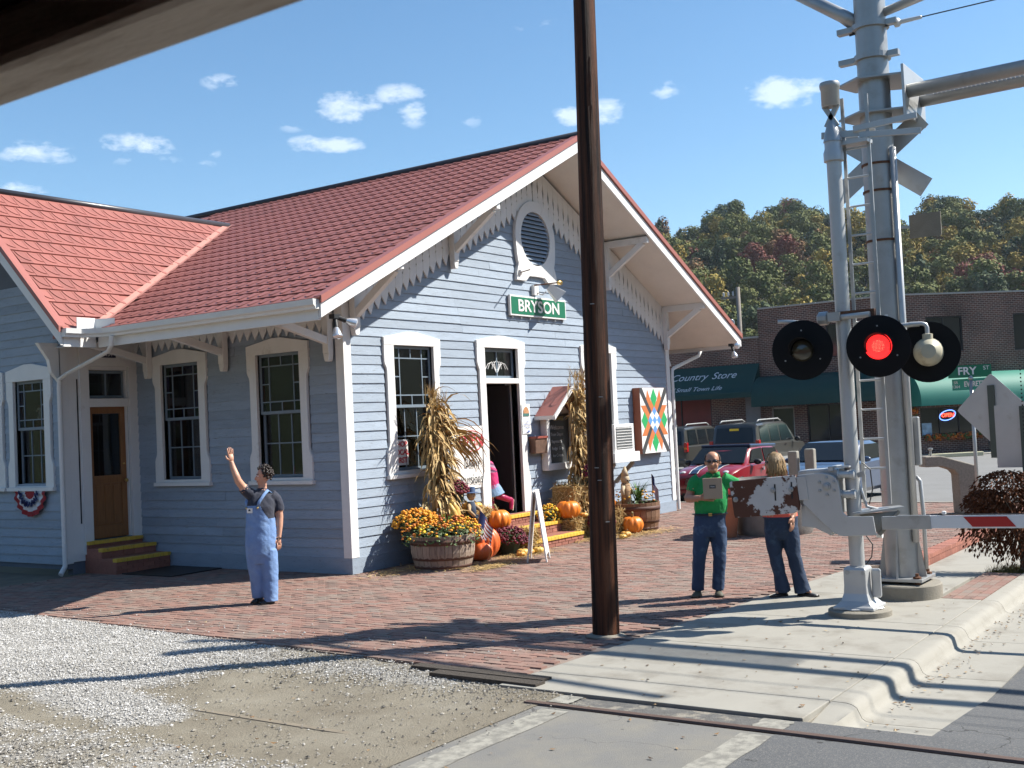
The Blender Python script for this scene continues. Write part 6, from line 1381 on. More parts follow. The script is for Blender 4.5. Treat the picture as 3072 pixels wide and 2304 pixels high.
def hay(name, label, loc, dims, rz, seed, tufts=420):
    r = random.Random(seed); t = thing(name, label, 'hay bale', loc, rz); a, b, c = [d/2 for d in dims]
    mb = MB(); n = 8
    mb.box(-a+.015,a-.015,-b+.015,b-.015,.01,2*c-.015); core = mb.build('core', M['strawd'], t, bevel=.03)
    mb = MB(); vals = []
    for k in range(tufts*3):
        f = r.choice((0,0,1,2,3,4)); 
        if f == 0: p = Vector((r.uniform(-a,a), -b, r.uniform(0,2*c))); nn = Vector((0,-1,0))
        elif f == 1: p = Vector((r.uniform(-a,a), r.uniform(-b,b), 2*c)); nn = Vector((0,0,1))
        elif f == 2: p = Vector((a, r.uniform(-b,b), r.uniform(0,2*c))); nn = Vector((1,0,0))
        elif f == 3: p = Vector((-a, r.uniform(-b,b), r.uniform(0,2*c))); nn = Vector((-1,0,0))
        else: p = Vector((r.uniform(-a,a), -b, r.uniform(0,2*c))); nn = Vector((0,-1,0))
        d = (Vector((r.gauss(0,1), r.gauss(0,1), r.gauss(0,1.2)))+nn*.5).normalized(); L_ = r.uniform(.05,.16); s = d.cross(nn)
        if s.length < .1: continue
        s = s.normalized()*.0035; p = p - d*L_*.45 + nn*.004; mb.add([p-s, p+s, p+d*L_+s+nn*.018*r.random(), p+d*L_-s+nn*.018*r.random()], [(0,1,2,3)]); vals.append(r.random())
    me = mb.mesh('straw', M['straw']); setrnd(me, vals); link('straw', me, t, kind='stuff')
    for x in (-a*.45, a*.45): MB().box(x-.006,x+.006,-b-.006,b+.006,.0,2*c+.004).build('twine', M['rust'], t)
    return t
M['strawd'] = mat('packed_straw', (.26,.17,.06), .9, .3, 25, .8, 60)
hay('hay_bale', 'hay bale with gourds on top left of the steps', (2.36,-.44,0), (.80,.42,.74), 0, 1)
hay('hay_bale', 'small end-up hay bale at the foot of the door steps, left side', (3.02,-.98,0), (.36,.40,.36), .2, 2, 260)
hay('hay_bale', 'tall stacked hay bale under the second corn stalks', (5.55,-.46,0), (.95,.5,.92), 0, 3, 500)
hay('hay_bale', 'low hay bale right of the steps with pumpkin on it', (4.92,-.74,0), (.62,.42,.36), .1, 4, 320)
hay('hay_bale', 'loose small hay bale beside the right half barrel', (5.55,-1.10,0), (.42,.40,.46), -.2, 5, 260)
hay('hay_bale', 'hay bale squeezed between half barrel and big pumpkin', (1.55,-.55,0), (.5,.36,.36), .1, 6, 220)
def pumpkin(label, loc, r, h, seed, ribs=10, m=None, name='pumpkin', cat='pumpkin', group=None):
    t = thing(name, label, cat, loc, rnd.uniform(0,6), group); mb = MB(); n = ribs*6
    prof = []
    for k in range(13):
        a = -math.pi/2+math.pi*k/12; rr_ = max(.02, math.cos(a)**.75*r); zz = h/2+h/2*math.sin(a)
        if k >= 11: zz -= h*.05*(k-10)
        if k <= 1: zz += h*.04*(2-k)
        prof.append((rr_, zz))
    mb.lathe(prof, n, mod=lambda tt, q, z: q*(1-.085*abs(math.cos(tt*ribs/2))**6-.02)); mb.build('body', m or M['pumpkin'], t, smooth=True)
    mb = MB(); mb.tube([(0,0,h*.86),(.0,.01,h*1.0),(.02*r*4,.02,h*1.14),(.05*r*4,.03,h*1.2)], [r*.17,r*.11,r*.09,r*.11], 7); mb.build('stem', M['stem'], t, smooth=True); return t
M['pumpkin'] = mat('pumpkin_skin', (.72,.20,.018), .42, .10, 5, obj=.1, spec=.5); M['pumpkind'] = mat('deep_orange_pumpkin_skin', (.66,.13,.03), .38, .1, 5); M['stem'] = mat('pumpkin_stem', (.22,.17,.07), .8, .2, 20)
pumpkin('largest ribbed orange pumpkin beside the left half barrel', (1.97,-.88,0), .325, .52, 1, 14, M['pumpkind'])
pumpkin('small smooth pumpkin in front of the largest pumpkin', (1.80,-1.02,0), .19, .30, 2, 8, M['pumpkind'])
pumpkin('round pumpkin at the left end of the upper door step', (2.76,-.66,.37), .235, .34, 3, 12)
pumpkin('pumpkin sitting on the low hay bale right of the steps', (4.78,-.76,.36), .225, .33, 4, 11)
pumpkin('tall pumpkin with long stem in front of the right half barrel', (5.83,-1.45,0), .21, .32, 5, 10)
pumpkin('pumpkin half hidden by the timber pole beside the carved figure', (5.42,-1.16,.46), .18, .27, 6, 10)
M['gourd'] = mat('mottled_gourd', (.62,.30,.05), .5, .4, 14, dirt=(.60,.45,.14), ds=9, dt=(.5,.6)); M['squash'] = mat('cream_squash', (.66,.42,.10), .45, .15, 6)
for k, (x_, y_, z_, s_, lab) in enumerate(((2.38,-1.36,0,.075,'leftmost little striped gourd before the burgundy mums'),(2.52,-1.30,0,.10,'second little orange gourd in the row before the mums'),(2.66,-1.33,0,.085,'third little gourd in the row before the mums'),(2.84,-1.38,0,.095,'rightmost little gourd beside the folding sign'),(2.20,-.50,.74,.11,'yellow gourd on top of the left hay bale'),(2.40,-.52,.74,.10,'orange gourd on top of the left hay bale'),(5.20,-1.66,0,.10,'pale yellow gourd on the straw near the timber pole'),(5.02,-1.70,0,.07,'small yellow gourd closest to the timber pole'),(5.04,-.92,.36,.08,'cream crookneck gourd under the pumpkin on the low bale'))):
    pumpkin(lab, (x_,y_,z_), s_, s_*1.15, 20+k, 8, [M['gourd'],M['squash']][k%2], 'gourd', 'gourd')
def mums(label, loc, r, h, cols, n, seed, name='chrysanthemums', pot=True):
    rr = random.Random(seed); t = thing(name, label, 'flowers', loc)
    if pot: MB().lathe([(r*.45,0),(r*.6,h*.45),(r*.55,h*.45),(.0,h*.42)], 16, capt=False).build('pot', M['blackpot'], t, smooth=40)
    mb = MB()
    for k in range(n*2):
        v = Vector((rr.gauss(0,1), rr.gauss(0,1), abs(rr.gauss(0,1))*.8)).normalized(); q = rr.uniform(.5,.98); c = Vector((v.x*r*q, v.y*r*q, h*.42+v.z*h*.55*q)); d = Vector((rr.uniform(-1,1),rr.uniform(-1,1),rr.uniform(-.2,1))).normalized(); s = d.orthogonal().normalized()*.012; L_ = rr.uniform(.03,.07); mb.add([c,c+d*L_*.5+s,c+d*L_,c+d*L_*.5-s], [(0,1,2,3)])
    mb.build('leaves', M['leafg'], t, kind='stuff')
    mb = MB()
    for k in range(n):
        v = Vector((rr.gauss(0,1), rr.gauss(0,1), abs(rr.gauss(0,1))*.9+.05)).normalized(); c = Vector((v.x*r, v.y*r, h*.42+v.z*h*.58))*rr.uniform(.93,1.04); mb.mi = rr.randrange(len(cols)); s = rr.uniform(.016,.028); mb.ball(c, (s,s,s*.75), 6, 4)
    mb.build('blooms', cols, t, smooth=True, kind='stuff'); return t
M['blackpot'] = mat('dark_nursery_pot', (.02,.035,.022), .5)
M['yellowp'] = mat('yellow_petals', (.80,.55,.03), .6, .12, 25); M['orangep'] = mat('orange_marigold_petals', (.80,.30,.015), .6, .15, 25)
mums('mound of burgundy mums in front of the steps, left side', (2.62,-.98,0), .30, .44, [M['dkred'],mat('dark_burgundy',(.09,.008,.02),.7,.2)], 320, 1)
mums('pot of yellow mums at the top of the steps, left of the door', (2.78,-.42,.30), .19, .42, [M['yellowp'],M['gold']], 170, 2)
mums('pot of small yellow mums right of the steps', (4.46,-.55,.18), .20, .46, [M['yellowp'],M['gold']], 130, 3)
mums('burgundy mums beside the timber pole, right of the steps', (5.24,-1.16,0), .25, .50, [M['dkred'],mat('crimson_petals',(.22,.01,.02),.7,.2)], 260, 4)
mums('purple-red mums high on the stacked hay among the right stalks', (5.64,-.72,.92), .19, .36, [M['dkred'],mat('plum_petals',(.14,.01,.06),.7,.2)], 170, 5)
mums('burgundy mums behind the scarecrow at the left stalks', (1.80,-.62,.90), .17, .34, [M['dkred']], 140, 6)
mums('dome of orange mums behind the left half barrel', (1.0,-.42,.42), .36, .44, [M['orangep'],M['gold']], 420, 7)
# half barrels
M['oak'] = mat('weathered_oak_stave', (.30,.23,.18), .8, .18, 4, .3, 30, stretch=(8,8,1), obj=.14, dirt=(.13,.09,.07), ds=3, dt=(.52,.7)); M['hoop'] = mat('rusty_hoop', (.085,.036,.024), .7, .2, 8)
def barrel(label, loc, r0, r1, h, m, hm):
    t = thing('half_barrel', label, 'half barrel', loc); n = 26
    for k in range(n):
        a0, a1 = 2*math.pi*k/n+.008, 2*math.pi*(k+1)/n-.008; mb = MB(); V = []
        for z, rr in ((0,r0),(h*.5,(r0+r1)/2+.022),(h,r1)):
            for ro in (0,-.03):
                for a in (a0,a1): V.append(((rr+ro)*math.cos(a),(rr+ro)*math.sin(a),z))
        mb.add(V, [(0,1,5,4),(4,5,9,8),(3,2,6,7),(7,6,10,11),(8,9,11,10),(0,4,6,2),(4,8,10,6),(1,3,7,5),(5,7,11,9)]); mb.build('stave', m, t)
    for z, w_ in ((.06,.05),(.30,.075),(.74,.075)):
        f = z; rr = (r0*(1-f)+r1*f)+.022*(1-abs(2*f-1))+.003; mb = MB(); mb.lathe([(rr-.002,z*h),(rr+.003,z*h),(rr+.005,z*h+w_),(rr,z*h+w_)], 40, capb=False, capt=False); mb.build('hoop', hm, t, smooth=True)
    MB().lathe([(.0,h-.05),(r1-.02,h-.06)], 24, capb=False, capt=False).build('soil', M['soil'], t); return t
M['soil'] = mat('potting_soil', (.035,.025,.018), .95, .3, 30)
barrel('left half barrel planter brimming with orange marigolds', (.97,-.93,0), .42, .485, .50, M['oak'], M['hoop'])
barrel('right half barrel planter holding green blades and a carved figure', (6.40,-1.20,0), .41, .475, .52, mat('brown_oak_stave', (.19,.10,.055), .75, .18, 4, .3, 30, stretch=(8,8,1), obj=.12), M['hoop'])
def blades(r, mb, c, n, L0, L1, sp):
    for k in range(n):
        a = r.uniform(0,6.28); d = Vector((math.cos(a)*sp, math.sin(a)*sp, 1)).normalized(); s = d.cross(Vector((math.cos(a),math.sin(a),0))).normalized(); L_ = r.uniform(L0,L1); q = Vector(c)+Vector((r.uniform(-.05,.05),r.uniform(-.05,.05),0)); P = []
        for i in range(5): f = i/4; ww = .012*(1-f*.9); P += [q+s*ww, q-s*ww]; q = q+d*(L_/4); d = (d+Vector((math.cos(a)*.16,math.sin(a)*.16,-.26*f))).normalized()
        mb.add(P, [(2*i,2*i+1,2*i+3,2*i+2) for i in range(4)])
M['blade'] = mat('strap_leaf_green', (.09,.19,.03), .5, .2, 10)
def barrelflowers(label, loc, r, n, cols, seed, low=.0, nb=26, bl=(.22,.40)):
    rr = random.Random(seed); t = thing('marigolds', label, 'flowers', loc); mb = MB()
    for k in range(n*4):
        a, q = rr.uniform(0,6.28), rr.uniform(0,1)**.5*r; c = Vector((q*math.cos(a), q*math.sin(a), rr.uniform(-.02,.16)-(.10 if q > r*.85 else 0))); d = Vector((rr.uniform(-1,1),rr.uniform(-1,1),rr.uniform(0,1))).normalized(); s = d.orthogonal().normalized()*.012; L_ = rr.uniform(.03,.08); mb.add([c,c+d*L_*.5+s,c+d*L_,c+d*L_*.5-s], [(0,1,2,3)])
    mb.build('leaves', M['leafg'], t, kind='stuff'); mb = MB()
    for k in range(n):
        a, q = rr.uniform(0,6.28), rr.uniform(.15,1)**.5*r; c = Vector((q*math.cos(a), q*math.sin(a), .12+.10*(1-(q/r)**2)+rr.uniform(-.07,.08)-(.08 if q > r*.9 else 0))); mb.mi = rr.randrange(len(cols)); s = rr.uniform(.015,.030); mb.ball(c, (s,s,s*.7), 6, 4)
    mb.build('blooms', cols, t, smooth=True, kind='stuff'); mb = MB(); blades(rr, mb, (.02,-.05,.05), nb, *bl, .5); mb.build('blades', M['blade'], t); return t
barrelflowers('orange and yellow marigolds spilling over the left half barrel', (.97,-.93,.48), .60, 300, [M['orangep'],M['gold'],M['yellowp'],M['orange']], 3)
barrelflowers('green blades and few orange flowers filling the right half barrel', (6.44,-1.20,.50), .40, 40, [M['orangep'],M['gold']], 4, 0, 70, (.25,.50))
# coral leaves spray at barrel's right
mums('coral-leaved spray at the right side of the left half barrel', (1.30,-.78,.40), .24, .36, [mat('coral_leaf',(.55,.14,.06),.7,.2),M['rustl']], 150, 9, 'croton', False)
# carved figure and charred post in the right barrel
cf = thing('carved_figure', 'carved wooden bear-like figure standing in the right half barrel', 'carving', (6.20,-1.14,.46)); M['carved'] = mat('carved_wood', (.36,.22,.11), .75, .25, 6, .4, 30, stretch=(5,5,1))
MB().tube([(0,0,0),(0,0,.25),(0,-.005,.42)], [.085,.09,.085], 12).build('trunk', M['carved'], cf, smooth=True)
mb = MB(); mb.ball((0,0,.50), (.085,.085,.10), 14, 10); mb.tube([(0,.0,.56),(.01,.01,.66),(.02,.0,.74)], [.075,.05,.012], 10); mb.build('head', mat('pale_carved_wood', (.46,.36,.23), .75, .25, 9), cf, smooth=True)
for s in (-1,1): MB().tube([(s*.07,0,.38),(s*.15,-.02,.30),(s*.17,-.04,.22)], [.04,.034,.03], 8).build('arm', mat('pale_carved_arm%d'%(s+1), (.44,.34,.22), .75, .2), cf, smooth=True); MB().ball((s*.03,-.078,.475), .018, 8, 6).build('eye', M['black'], cf)
mb = MB(); mb.prism([(6.52,-1.02,.45),(6.66,-1.02,.45),(6.54,-1.02,1.03),(6.40,-1.02,1.03)], (0,.09,0)); tag(mb.build('charred_board', mat('charred_wood', (.018,.014,.012), .8, .3, 10), bevel=.006), 'leaning charred black board behind the carved figure', 'board')
# flags
def flag(label, base, top, w_, hh, dirn):
    t = thing('flag', label, 'flag', base); d = Vector(top)-Vector(base); MB().tube([(0,0,0), d], .006, 6).build('staff', M['woodoor'], t)
    A = Vector(dirn).normalized(); n = 7
    def cloth(f0, f1, u0, u1, m, nm, off=0):
        V = []
        for j in range(3):
            for i in range(n): u = u0+(u1-u0)*i/(n-1); f = f0+(f1-f0)*j/2; V.append(d*(1-f*hh/d.length) + A*u*w_ + Vector((0,-.02*math.sin(u*7)-off, -.38*u*w_)))
        mb = MB(); mb.add(V, [(j*n+i,j*n+i+1,(j+1)*n+i+1,(j+1)*n+i) for j in range(2) for i in range(n-1)]); mb.build(nm, m, t, smooth=True)
    for k in range(13): cloth(k/13, (k+1)/13, 0, 1, M['bred'] if k % 2 == 0 else M['bwhite'], 'stripe')
    cloth(0, 7/13, 0, .42, M['bblue'], 'canton', .003)
flag('small American flag drooping by the left half barrel', (1.62,-1.02,.2), (1.76,-1.06,.78), .26, .36, (.55,-.5,-.7))
flag('small American flag drooping at the right side of the right barrel', (6.80,-1.38,.42), (6.78,-1.39,1.02), .24, .34, (.35,-.3,-.9))
# scarecrow doll
sc = thing('scarecrow_doll', 'small scarecrow doll in blue hat and overalls sitting against the left stalks', 'doll', (2.02,-.70,.62)); M['burlap'] = mat('burlap', (.46,.31,.17), .9, .2, 30); M['denimd'] = mat('dark_denim_cloth', (.035,.05,.085), .85, .15, 30)
mb = MB(); mb.tube([(0,0,0),(0,0,.13),(0,0,.27)], [.075,.085,.06], 10); mb.build('torso', M['denimd'], sc, smooth=True)
mb = MB(); mb.ball((0,-.01,.37), (.072,.07,.085), 12, 8); mb.build('head', M['burlap'], sc, smooth=True)
MB().lathe([(.13,.41),(.13,.415),(.075,.425),(.07,.50),(.0,.51)], 14, (0,0,0), capt=False).build('hat', mat('blue_hat', (.06,.10,.20), .7, .2), sc, smooth=40)
for s in (-1,1):
    MB().tube([(s*.05,0,.22),(s*.14,-.06,.14),(s*.10,-.14,.05)], [.035,.03,.025], 8).build('arm', M['burlap'], sc, smooth=True)
    MB().tube([(s*.04,-.03,.03),(s*.07,-.20,.0),(s*.08,-.22,-.22)], [.05,.045,.04], 8).build('leg', M['denimd'], sc, smooth=True); MB().ball((s*.08,-.25,-.25), (.04,.06,.035), 8, 5).build('boot', M['black'], sc, smooth=True)
ob = thing('leaf_bow', 'bright orange foil bow tied among the right corn stalks', 'bow', (5.60,-.92,1.42)); mb = MB(); rr = random.Random(8)
for k in range(26):
    a = rr.uniform(0,6.28); L_ = rr.uniform(.08,.19); d = Vector((math.cos(a),-.5,math.sin(a))).normalized(); s = d.cross(Vector((0,1,0))).normalized()*.03; mb.add([(0,0,0), d*L_*.6+s, d*L_, d*L_*.6-s], [(0,1,2,3)])
mb.build('loops', mat('orange_foil', (.85,.22,.04), .3, .2), ob)
for k, (x_, y_, z_, lab) in enumerate(((1.46,-.78,.62,'curled pale gourd rising behind the orange mums'),(1.30,-.86,.58,'long-necked dry gourd lying on the left hay'))):
    t = thing('dry_gourd', lab, 'gourd', (x_,y_,z_)); MB().tube([(0,0,0),(.05,-.02,.10),(.02,-.03,.22),(-.06,-.02,.34)], [.09,.085,.05,.025], 10).build('body', M['squash'], t, smooth=True); MB().tube([(-.06,-.02,.33),(-.09,-.02,.38)], .008, 5).build('stem', M['stem'], t)
# loose straw on the bricks
mb = MB(); vals = []; rr = random.Random(31)
for k in range(2600):
    c = rr.choice(((.55,-.55,.75,.22),(1.9,-1.35,.9,.18),(2.7,-1.2,.5,.3),(5.3,-1.5,.9,.3),(4.9,-1.15,.6,.2),(6.0,-1.75,.6,.2),(1.2,-1.65,.5,.12)))
    p = Vector((c[0]+rr.gauss(0,c[2]*.6), c[1]+rr.gauss(0,c[3]*.7), rr.uniform(.006,.03)));
    if p.y > -.05: continue
    a = rr.uniform(0,6.28); d = Vector((math.cos(a), math.sin(a), rr.uniform(-.05,.15))); L_ = rr.uniform(.05,.18); s = Vector((-d.y,d.x,0))*.004; mb.add([p-s,p+s,p+d*L_+s,p+d*L_-s], [(0,1,2,3)]); vals.append(rr.random())
me = mb.mesh('loose_straw', M['straw']); setrnd(me, vals); o = link('loose_straw', me, kind='stuff')
# folding sign
af = thing('folding_sign', 'white folding A-frame sign standing on the bricks before the door steps', 'folding sign', (1.83,-2.01,0), 0)
fx = Vector((.36,.17,0)); wv = Vector((.36,.30,0))*0 + Vector((.40,.22,0)); dv = Vector((.10,-.30,0))
W_ = Vector((.50,.27,0)); D_ = Vector((.035,-.15,0))
def apanel(s, nm):
    mb = MB(); B0 = D_*s*1.0; T0 = Vector((0,0,1.06)) + D_*s*.12; th = Vector((.03,-.05,0)).normalized()*.0
    up = (T0-B0); n_ = W_.cross(up).normalized()*.022
    def leg(a, b, z0, z1): P = [B0+W_*a+up*z0, B0+W_*b+up*z0, B0+W_*b+up*z1, B0+W_*a+up*z1]; mb.prism(P, n_)
    leg(0,.09,0,1); leg(.91,1,0,1); leg(.09,.91,.10,1.0)
    return mb.build(nm, M['white'], af, bevel=.006), B0, up, n_
fp, B0, up, n_ = apanel(1, 'front_panel'); apanel(-1, 'back_panel')
mb = MB(); mb.prism([B0+W_*.14-n_*.15+up*.2, B0+W_*.86-n_*.15+up*.2, B0+W_*.86-n_*.15+up*.86, B0+W_*.14-n_*.15+up*.86], n_*.05*-1); mb.build('poster', mat('faded_poster', (.66,.62,.56), .6, .1, 10), fp)
for a, b, c, d, col in ((.2,.8,.62,.72,(.40,.08,.06)),(.2,.5,.45,.60,(.10,.13,.2)),(.55,.8,.42,.60,(.45,.12,.08)),(.2,.5,.32,.42,(.12,.3,.18)),(.2,.8,.75,.83,(.3,.25,.2))):
    q = -n_*.22; mb = MB(); mb.prism([B0+W_*a+q+up*c, B0+W_*b+q+up*c, B0+W_*b+q+up*d, B0+W_*a+q+up*d], -n_*.04); mb.build('picture', mat('poster_picture', col, .6, .4, 20), fp)

# fallen leaves and grit
mb = MB(); vals = []; rr = random.Random(77)
for k in range(420):
    q = rr.random()
    if q < .35: x, y, z = rr.uniform(-4.6,1.8), -9.0+abs(rr.gauss(0,.14))*-1+.08, -.118
    elif q < .6: x, y, z = rr.uniform(-4.8,1.5), rr.uniform(-8.6,-6.5), .003
    elif q < .8: x, y, z = rr.uniform(-4.3,3), rr.uniform(-6,-.3), .005
    else: x, y, z = rr.uniform(-9,-4.6), rr.uniform(-8.4,-4.5), -.016
    a = rr.uniform(0,6.28); s = rr.uniform(.010,.028); ca, sa = math.cos(a)*s, math.sin(a)*s; t_ = rr.uniform(0,.02)
    mb.add([(x+ca,y+sa,z+t_),(x-sa*.5,y+ca*.5,z+.004),(x-ca,y-sa,z+t_*.6),(x+sa*.5,y-ca*.5,z+.002)], [(0,1,2,3)]); vals.append(rr.random())
me = mb.mesh('fallen_leaves', mat('dead_leaf', (.2,.1,.04), .8, attr=[(.06,.035,.02),(.22,.12,.045),(.42,.33,.2)])); setrnd(me, vals); link('fallen_leaves', me, kind='stuff')
# ================================================================== PEOPLE
M['skin'] = mat('skin', (.56,.30,.20), .5, .06, 8, .08, 40, sub=.08); M['skin2'] = mat('tanned_skin', (.50,.25,.155), .5, .06, 8, .08, 40, sub=.08); M['lip'] = mat('lips', (.40,.13,.11), .5)
M['navy'] = mat('navy_knit', (.018,.022,.040), .85, .12, 12, .3, 20, sheen=.2); M['ltdenim'] = mat('faded_denim', (.16,.27,.50), .85, .12, 9, .55, 14, dirt=(.22,.34,.55), ds=5, dt=(.5,.75)); M['denim'] = mat('dark_blue_jeans', (.030,.060,.125), .85, .2, 7, .55, 14, dirt=(.09,.16,.27), ds=4.5, dt=(.52,.72)); M['denim2'] = mat('indigo_jeans', (.022,.042,.085), .85, .2, 7, .55, 14, dirt=(.06,.11,.19), ds=4.5, dt=(.55,.75))
M['green'] = mat('green_polo_cotton', (.012,.29,.075), .85, .10, 7, .5, 12); M['coral'] = mat('coral_blouse', (.75,.11,.07), .7, .1, 7, .4, 14); M['pink'] = mat('pink_jacket', (.62,.03,.16), .7, .12, 9, .4, 16); M['boot'] = mat('magenta_rubber_boot', (.34,.008,.07), .35, .06); M['skirt'] = mat('pale_denim_skirt', (.20,.32,.48), .85, .15, 9, .4, 14)
M['shoe'] = mat('black_shoe', (.012,.011,.011), .45, .1); M['sneaker'] = mat('olive_trainer', (.085,.080,.055), .7, .35, 25); M['hairdk'] = mat('dark_brown_hair', (.022,.013,.009), .5, .3, 30); M['hairbl'] = mat('blonde_hair', (.30,.19,.085), .45, .35, 18, .4, 60, stretch=(14,14,.6)); M['lens'] = mat('dark_sunglass_lens', (.012,.010,.010), .08, spec=.8); M['leather'] = mat('black_leather', (.012,.011,.010), .4); M['card'] = mat('brown_gift_box', (.40,.30,.21), .6, .08, 6)
def person(label, loc, rz, pieces, classify, mats, vox=.0105, hands=()):
    """one continuous body grown from overlapping lofts, fused by a voxel remesh; faces then take the cloth or skin of the nearest loft"""
    t = thing('person', label, 'person', loc, rz)
    mb = MB(); lab = []
    for (nm, pts, rs, n) in pieces:
        b = len(mb.v)
        if nm.startswith('ball:'): mb.ball(pts, rs, 20, 14)
        else:
            R2 = [(q if hasattr(q,'__len__') else (q,q)) for q in (rs if hasattr(rs,'__len__') else [rs]*len(pts))]; pa = [Vector(q) for q in pts]; pts, rs = [], []
            for i in range(len(pa)-1):
                for f in (0,.25,.5,.75): pts.append(pa[i].lerp(pa[i+1],f)); rs.append((R2[i][0]*(1-f)+R2[i+1][0]*f, R2[i][1]*(1-f)+R2[i+1][1]*f))
            pts.append(pa[-1]); rs.append(R2[-1])
            mb.tube(pts, rs, n, up=(1,0,0) if abs(Vector(pts[-1])[2]-Vector(pts[0])[2]) > .03 else None)
            for e in (0, -1):
                r_ = rs[e] if hasattr(rs, '__len__') else rs
                r_ = min(r_) if hasattr(r_, '__len__') else r_
        lab += [nm.replace('ball:','')]*(len(mb.v)-b)
    o = mb.build('tmp', mats[0]); m = o.modifiers.new('r', 'REMESH'); m.mode = 'VOXEL'; m.voxel_size = vox; m.use_smooth_shade = True
    s = o.modifiers.new('s', 'SMOOTH'); s.iterations = 2; s.factor = .4
    bpy.context.view_layer.update()
    me = bpy.data.meshes.new_from_object(o.evaluated_get(bpy.context.evaluated_depsgraph_get())); bpy.data.objects.remove(o)
    me.name = 'body'; me.materials.clear()
    for q in mats: me.materials.append(q)
    kd = KDTree(len(mb.v))
    for i, v in enumerate(mb.v): kd.insert(v, i)
    # dense samples along each loft so that the nearest label is reliable
    kd.balance()
    idx = []
    for p in me.polygons:
        best = kd.find(p.center)[1]; idx.append(classify(lab[best], p.center, p.normal))
    me.polygons.foreach_set('material_index', idx)
    cloth = set(v for p, k in zip(me.polygons, idx) if k for v in p.vertices) - set(v for p, k in zip(me.polygons, idx) if not k for v in p.vertices)
    nn = [v.normal.copy() for v in me.vertices]
    for i in cloth:
        c = me.vertices[i].co; q = mnoise.noise(Vector((c.x*11, c.y*11, c.z*7)))*.6 + mnoise.noise(Vector((c.x*21+c.z*16, c.y*21, c.z*13)))*.5
        me.vertices[i].co = c + nn[i]*(.0085*q)
    if True: pass
    me.polygons.foreach_set('material_index', idx); me.polygons.foreach_set('use_smooth', [True]*len(idx)); 
    if hands:
        hb = MB()
        for h in hands: hand(hb, *h)
        bm = bmesh.new(); bm.from_mesh(me); hm = hb.mesh('h', mats[0], True); k0 = len(bm.faces); bm.from_mesh(hm); bm.faces.ensure_lookup_table()
        for f in bm.faces[k0:]: f.material_index = 0; f.smooth = True
        bm.to_mesh(me); bm.free()
    body = link('body', me, t); return t
def hand(mb, wrist, d, side, L=.18, curl=.25, thumb=1, spread=.16):
    """palm and five separate bent fingers; d: direction, side: towards the thumb"""
    w_, d = Vector(wrist), Vector(d).normalized(); s = Vector(side); s = (s - d*s.dot(d)).normalized(); nrm = d.cross(s)*thumb
    pl_ = L*.5; mb.tube([w_-d*.02, w_+d*pl_*.4, w_+d*pl_], [(.026,.019),(.036,.015),(.037,.012)], 10, up=s)
    for k, ln in enumerate((.43,.50,.47,.37)):
        o = w_+d*pl_*.93+s*(.028-.0187*k); dd = (d + s*spread*(1.3-k)*.5).normalized(); P = [o-d*.015]; c = curl
        for q, f in enumerate((.42,.32,.26)):
            P.append(P[-1]+dd*ln*L*f + (d*.015 if q == 0 else Vector((0,0,0)))); dd = (dd + nrm*c).normalized()
        mb.tube(P, [.0092,.0088,.0078,.0058], 7)
    o = w_+d*pl_*.22+s*.030; td = (s*.75+d*.7+nrm*.2).normalized(); mb.tube([o-s*.012, o+td*L*.16, o+td*L*.16+(td*.5+d*.8).normalized()*L*.14, o+td*L*.16+(td*.4+d*.85).normalized()*L*.22], [.013,.011,.0095,.006], 8)
def head(c, f, size=1.0, jaw=1.0):
    """pieces of a head: skull, face, jaw, nose, ears; f = horizontal facing direction"""
    c, f = Vector(c), Vector(f).normalized(); r = Vector((f.y,-f.x,0)); k = size; z = Vector((0,0,1)); P = lambda a, b, h: c + (f*a + r*b + z*h)*k
    out = [('ball:skin', P(-.008,0,.028), (.086*k,.086*k,.098*k), 0), ('ball:skin', P(.022,0,-.035), (.066*k,.066*k,.082*k), 0), ('ball:skin', P(.045,0,-.088), (.036*k*jaw,.036*k*jaw,.030*k), 0),
           ('skin', [P(.080,0,.022), P(.096,0,-.006), P(.110,0,-.026), P(.094,0,-.038)], [(.010*k,.012*k),(.013*k,.015*k),(.017*k,.016*k),(.012*k,.010*k)], 8)]
    for s in (-1,1): out.append(('ball:skin', P(-.010,s*.086,-.008), (.014*k,.014*k,.032*k), 0)); out.append(('ball:skin', P(.062,s*.034,.036), (.020*k,.020*k,.010*k), 0)); out.append(('ball:skin', P(.058,s*.040,-.03), (.024*k,.024*k,.024*k), 0))
    return out
def face(t, c, f, k=1.0, eyes=True, smile=False):
    c, f = Vector(c), Vector(f).normalized(); r = Vector((f.y,-f.x,0)); z = Vector((0,0,1)); P = lambda a, b, h: c + (f*a + r*b + z*h)*k
    if eyes:
        for s in (-1,1):
            MB().ball(P(.078,s*.033,.012), (.011*k,.011*k,.007*k), 10, 6).build('eye', M['bannerw'], t, True); MB().ball(P(.0855,s*.033,.012), (.0048*k,)*3, 8, 5).build('iris', M['hairdk'], t, True)
            MB().tube([P(.083,s*.016,.033),P(.084,s*.034,.038),P(.075,s*.052,.032)], .0042*k, 6).build('eyebrow', M['hairdk'], t, True)
    MB().tube([P(.074,-.028,-.062 if not smile else -.056),P(.0895,0,-.066),P(.074,.028,-.062 if not smile else -.056)], [.003*k,.0065*k,.003*k], 7).build('mouth', M['lip'], t, True)
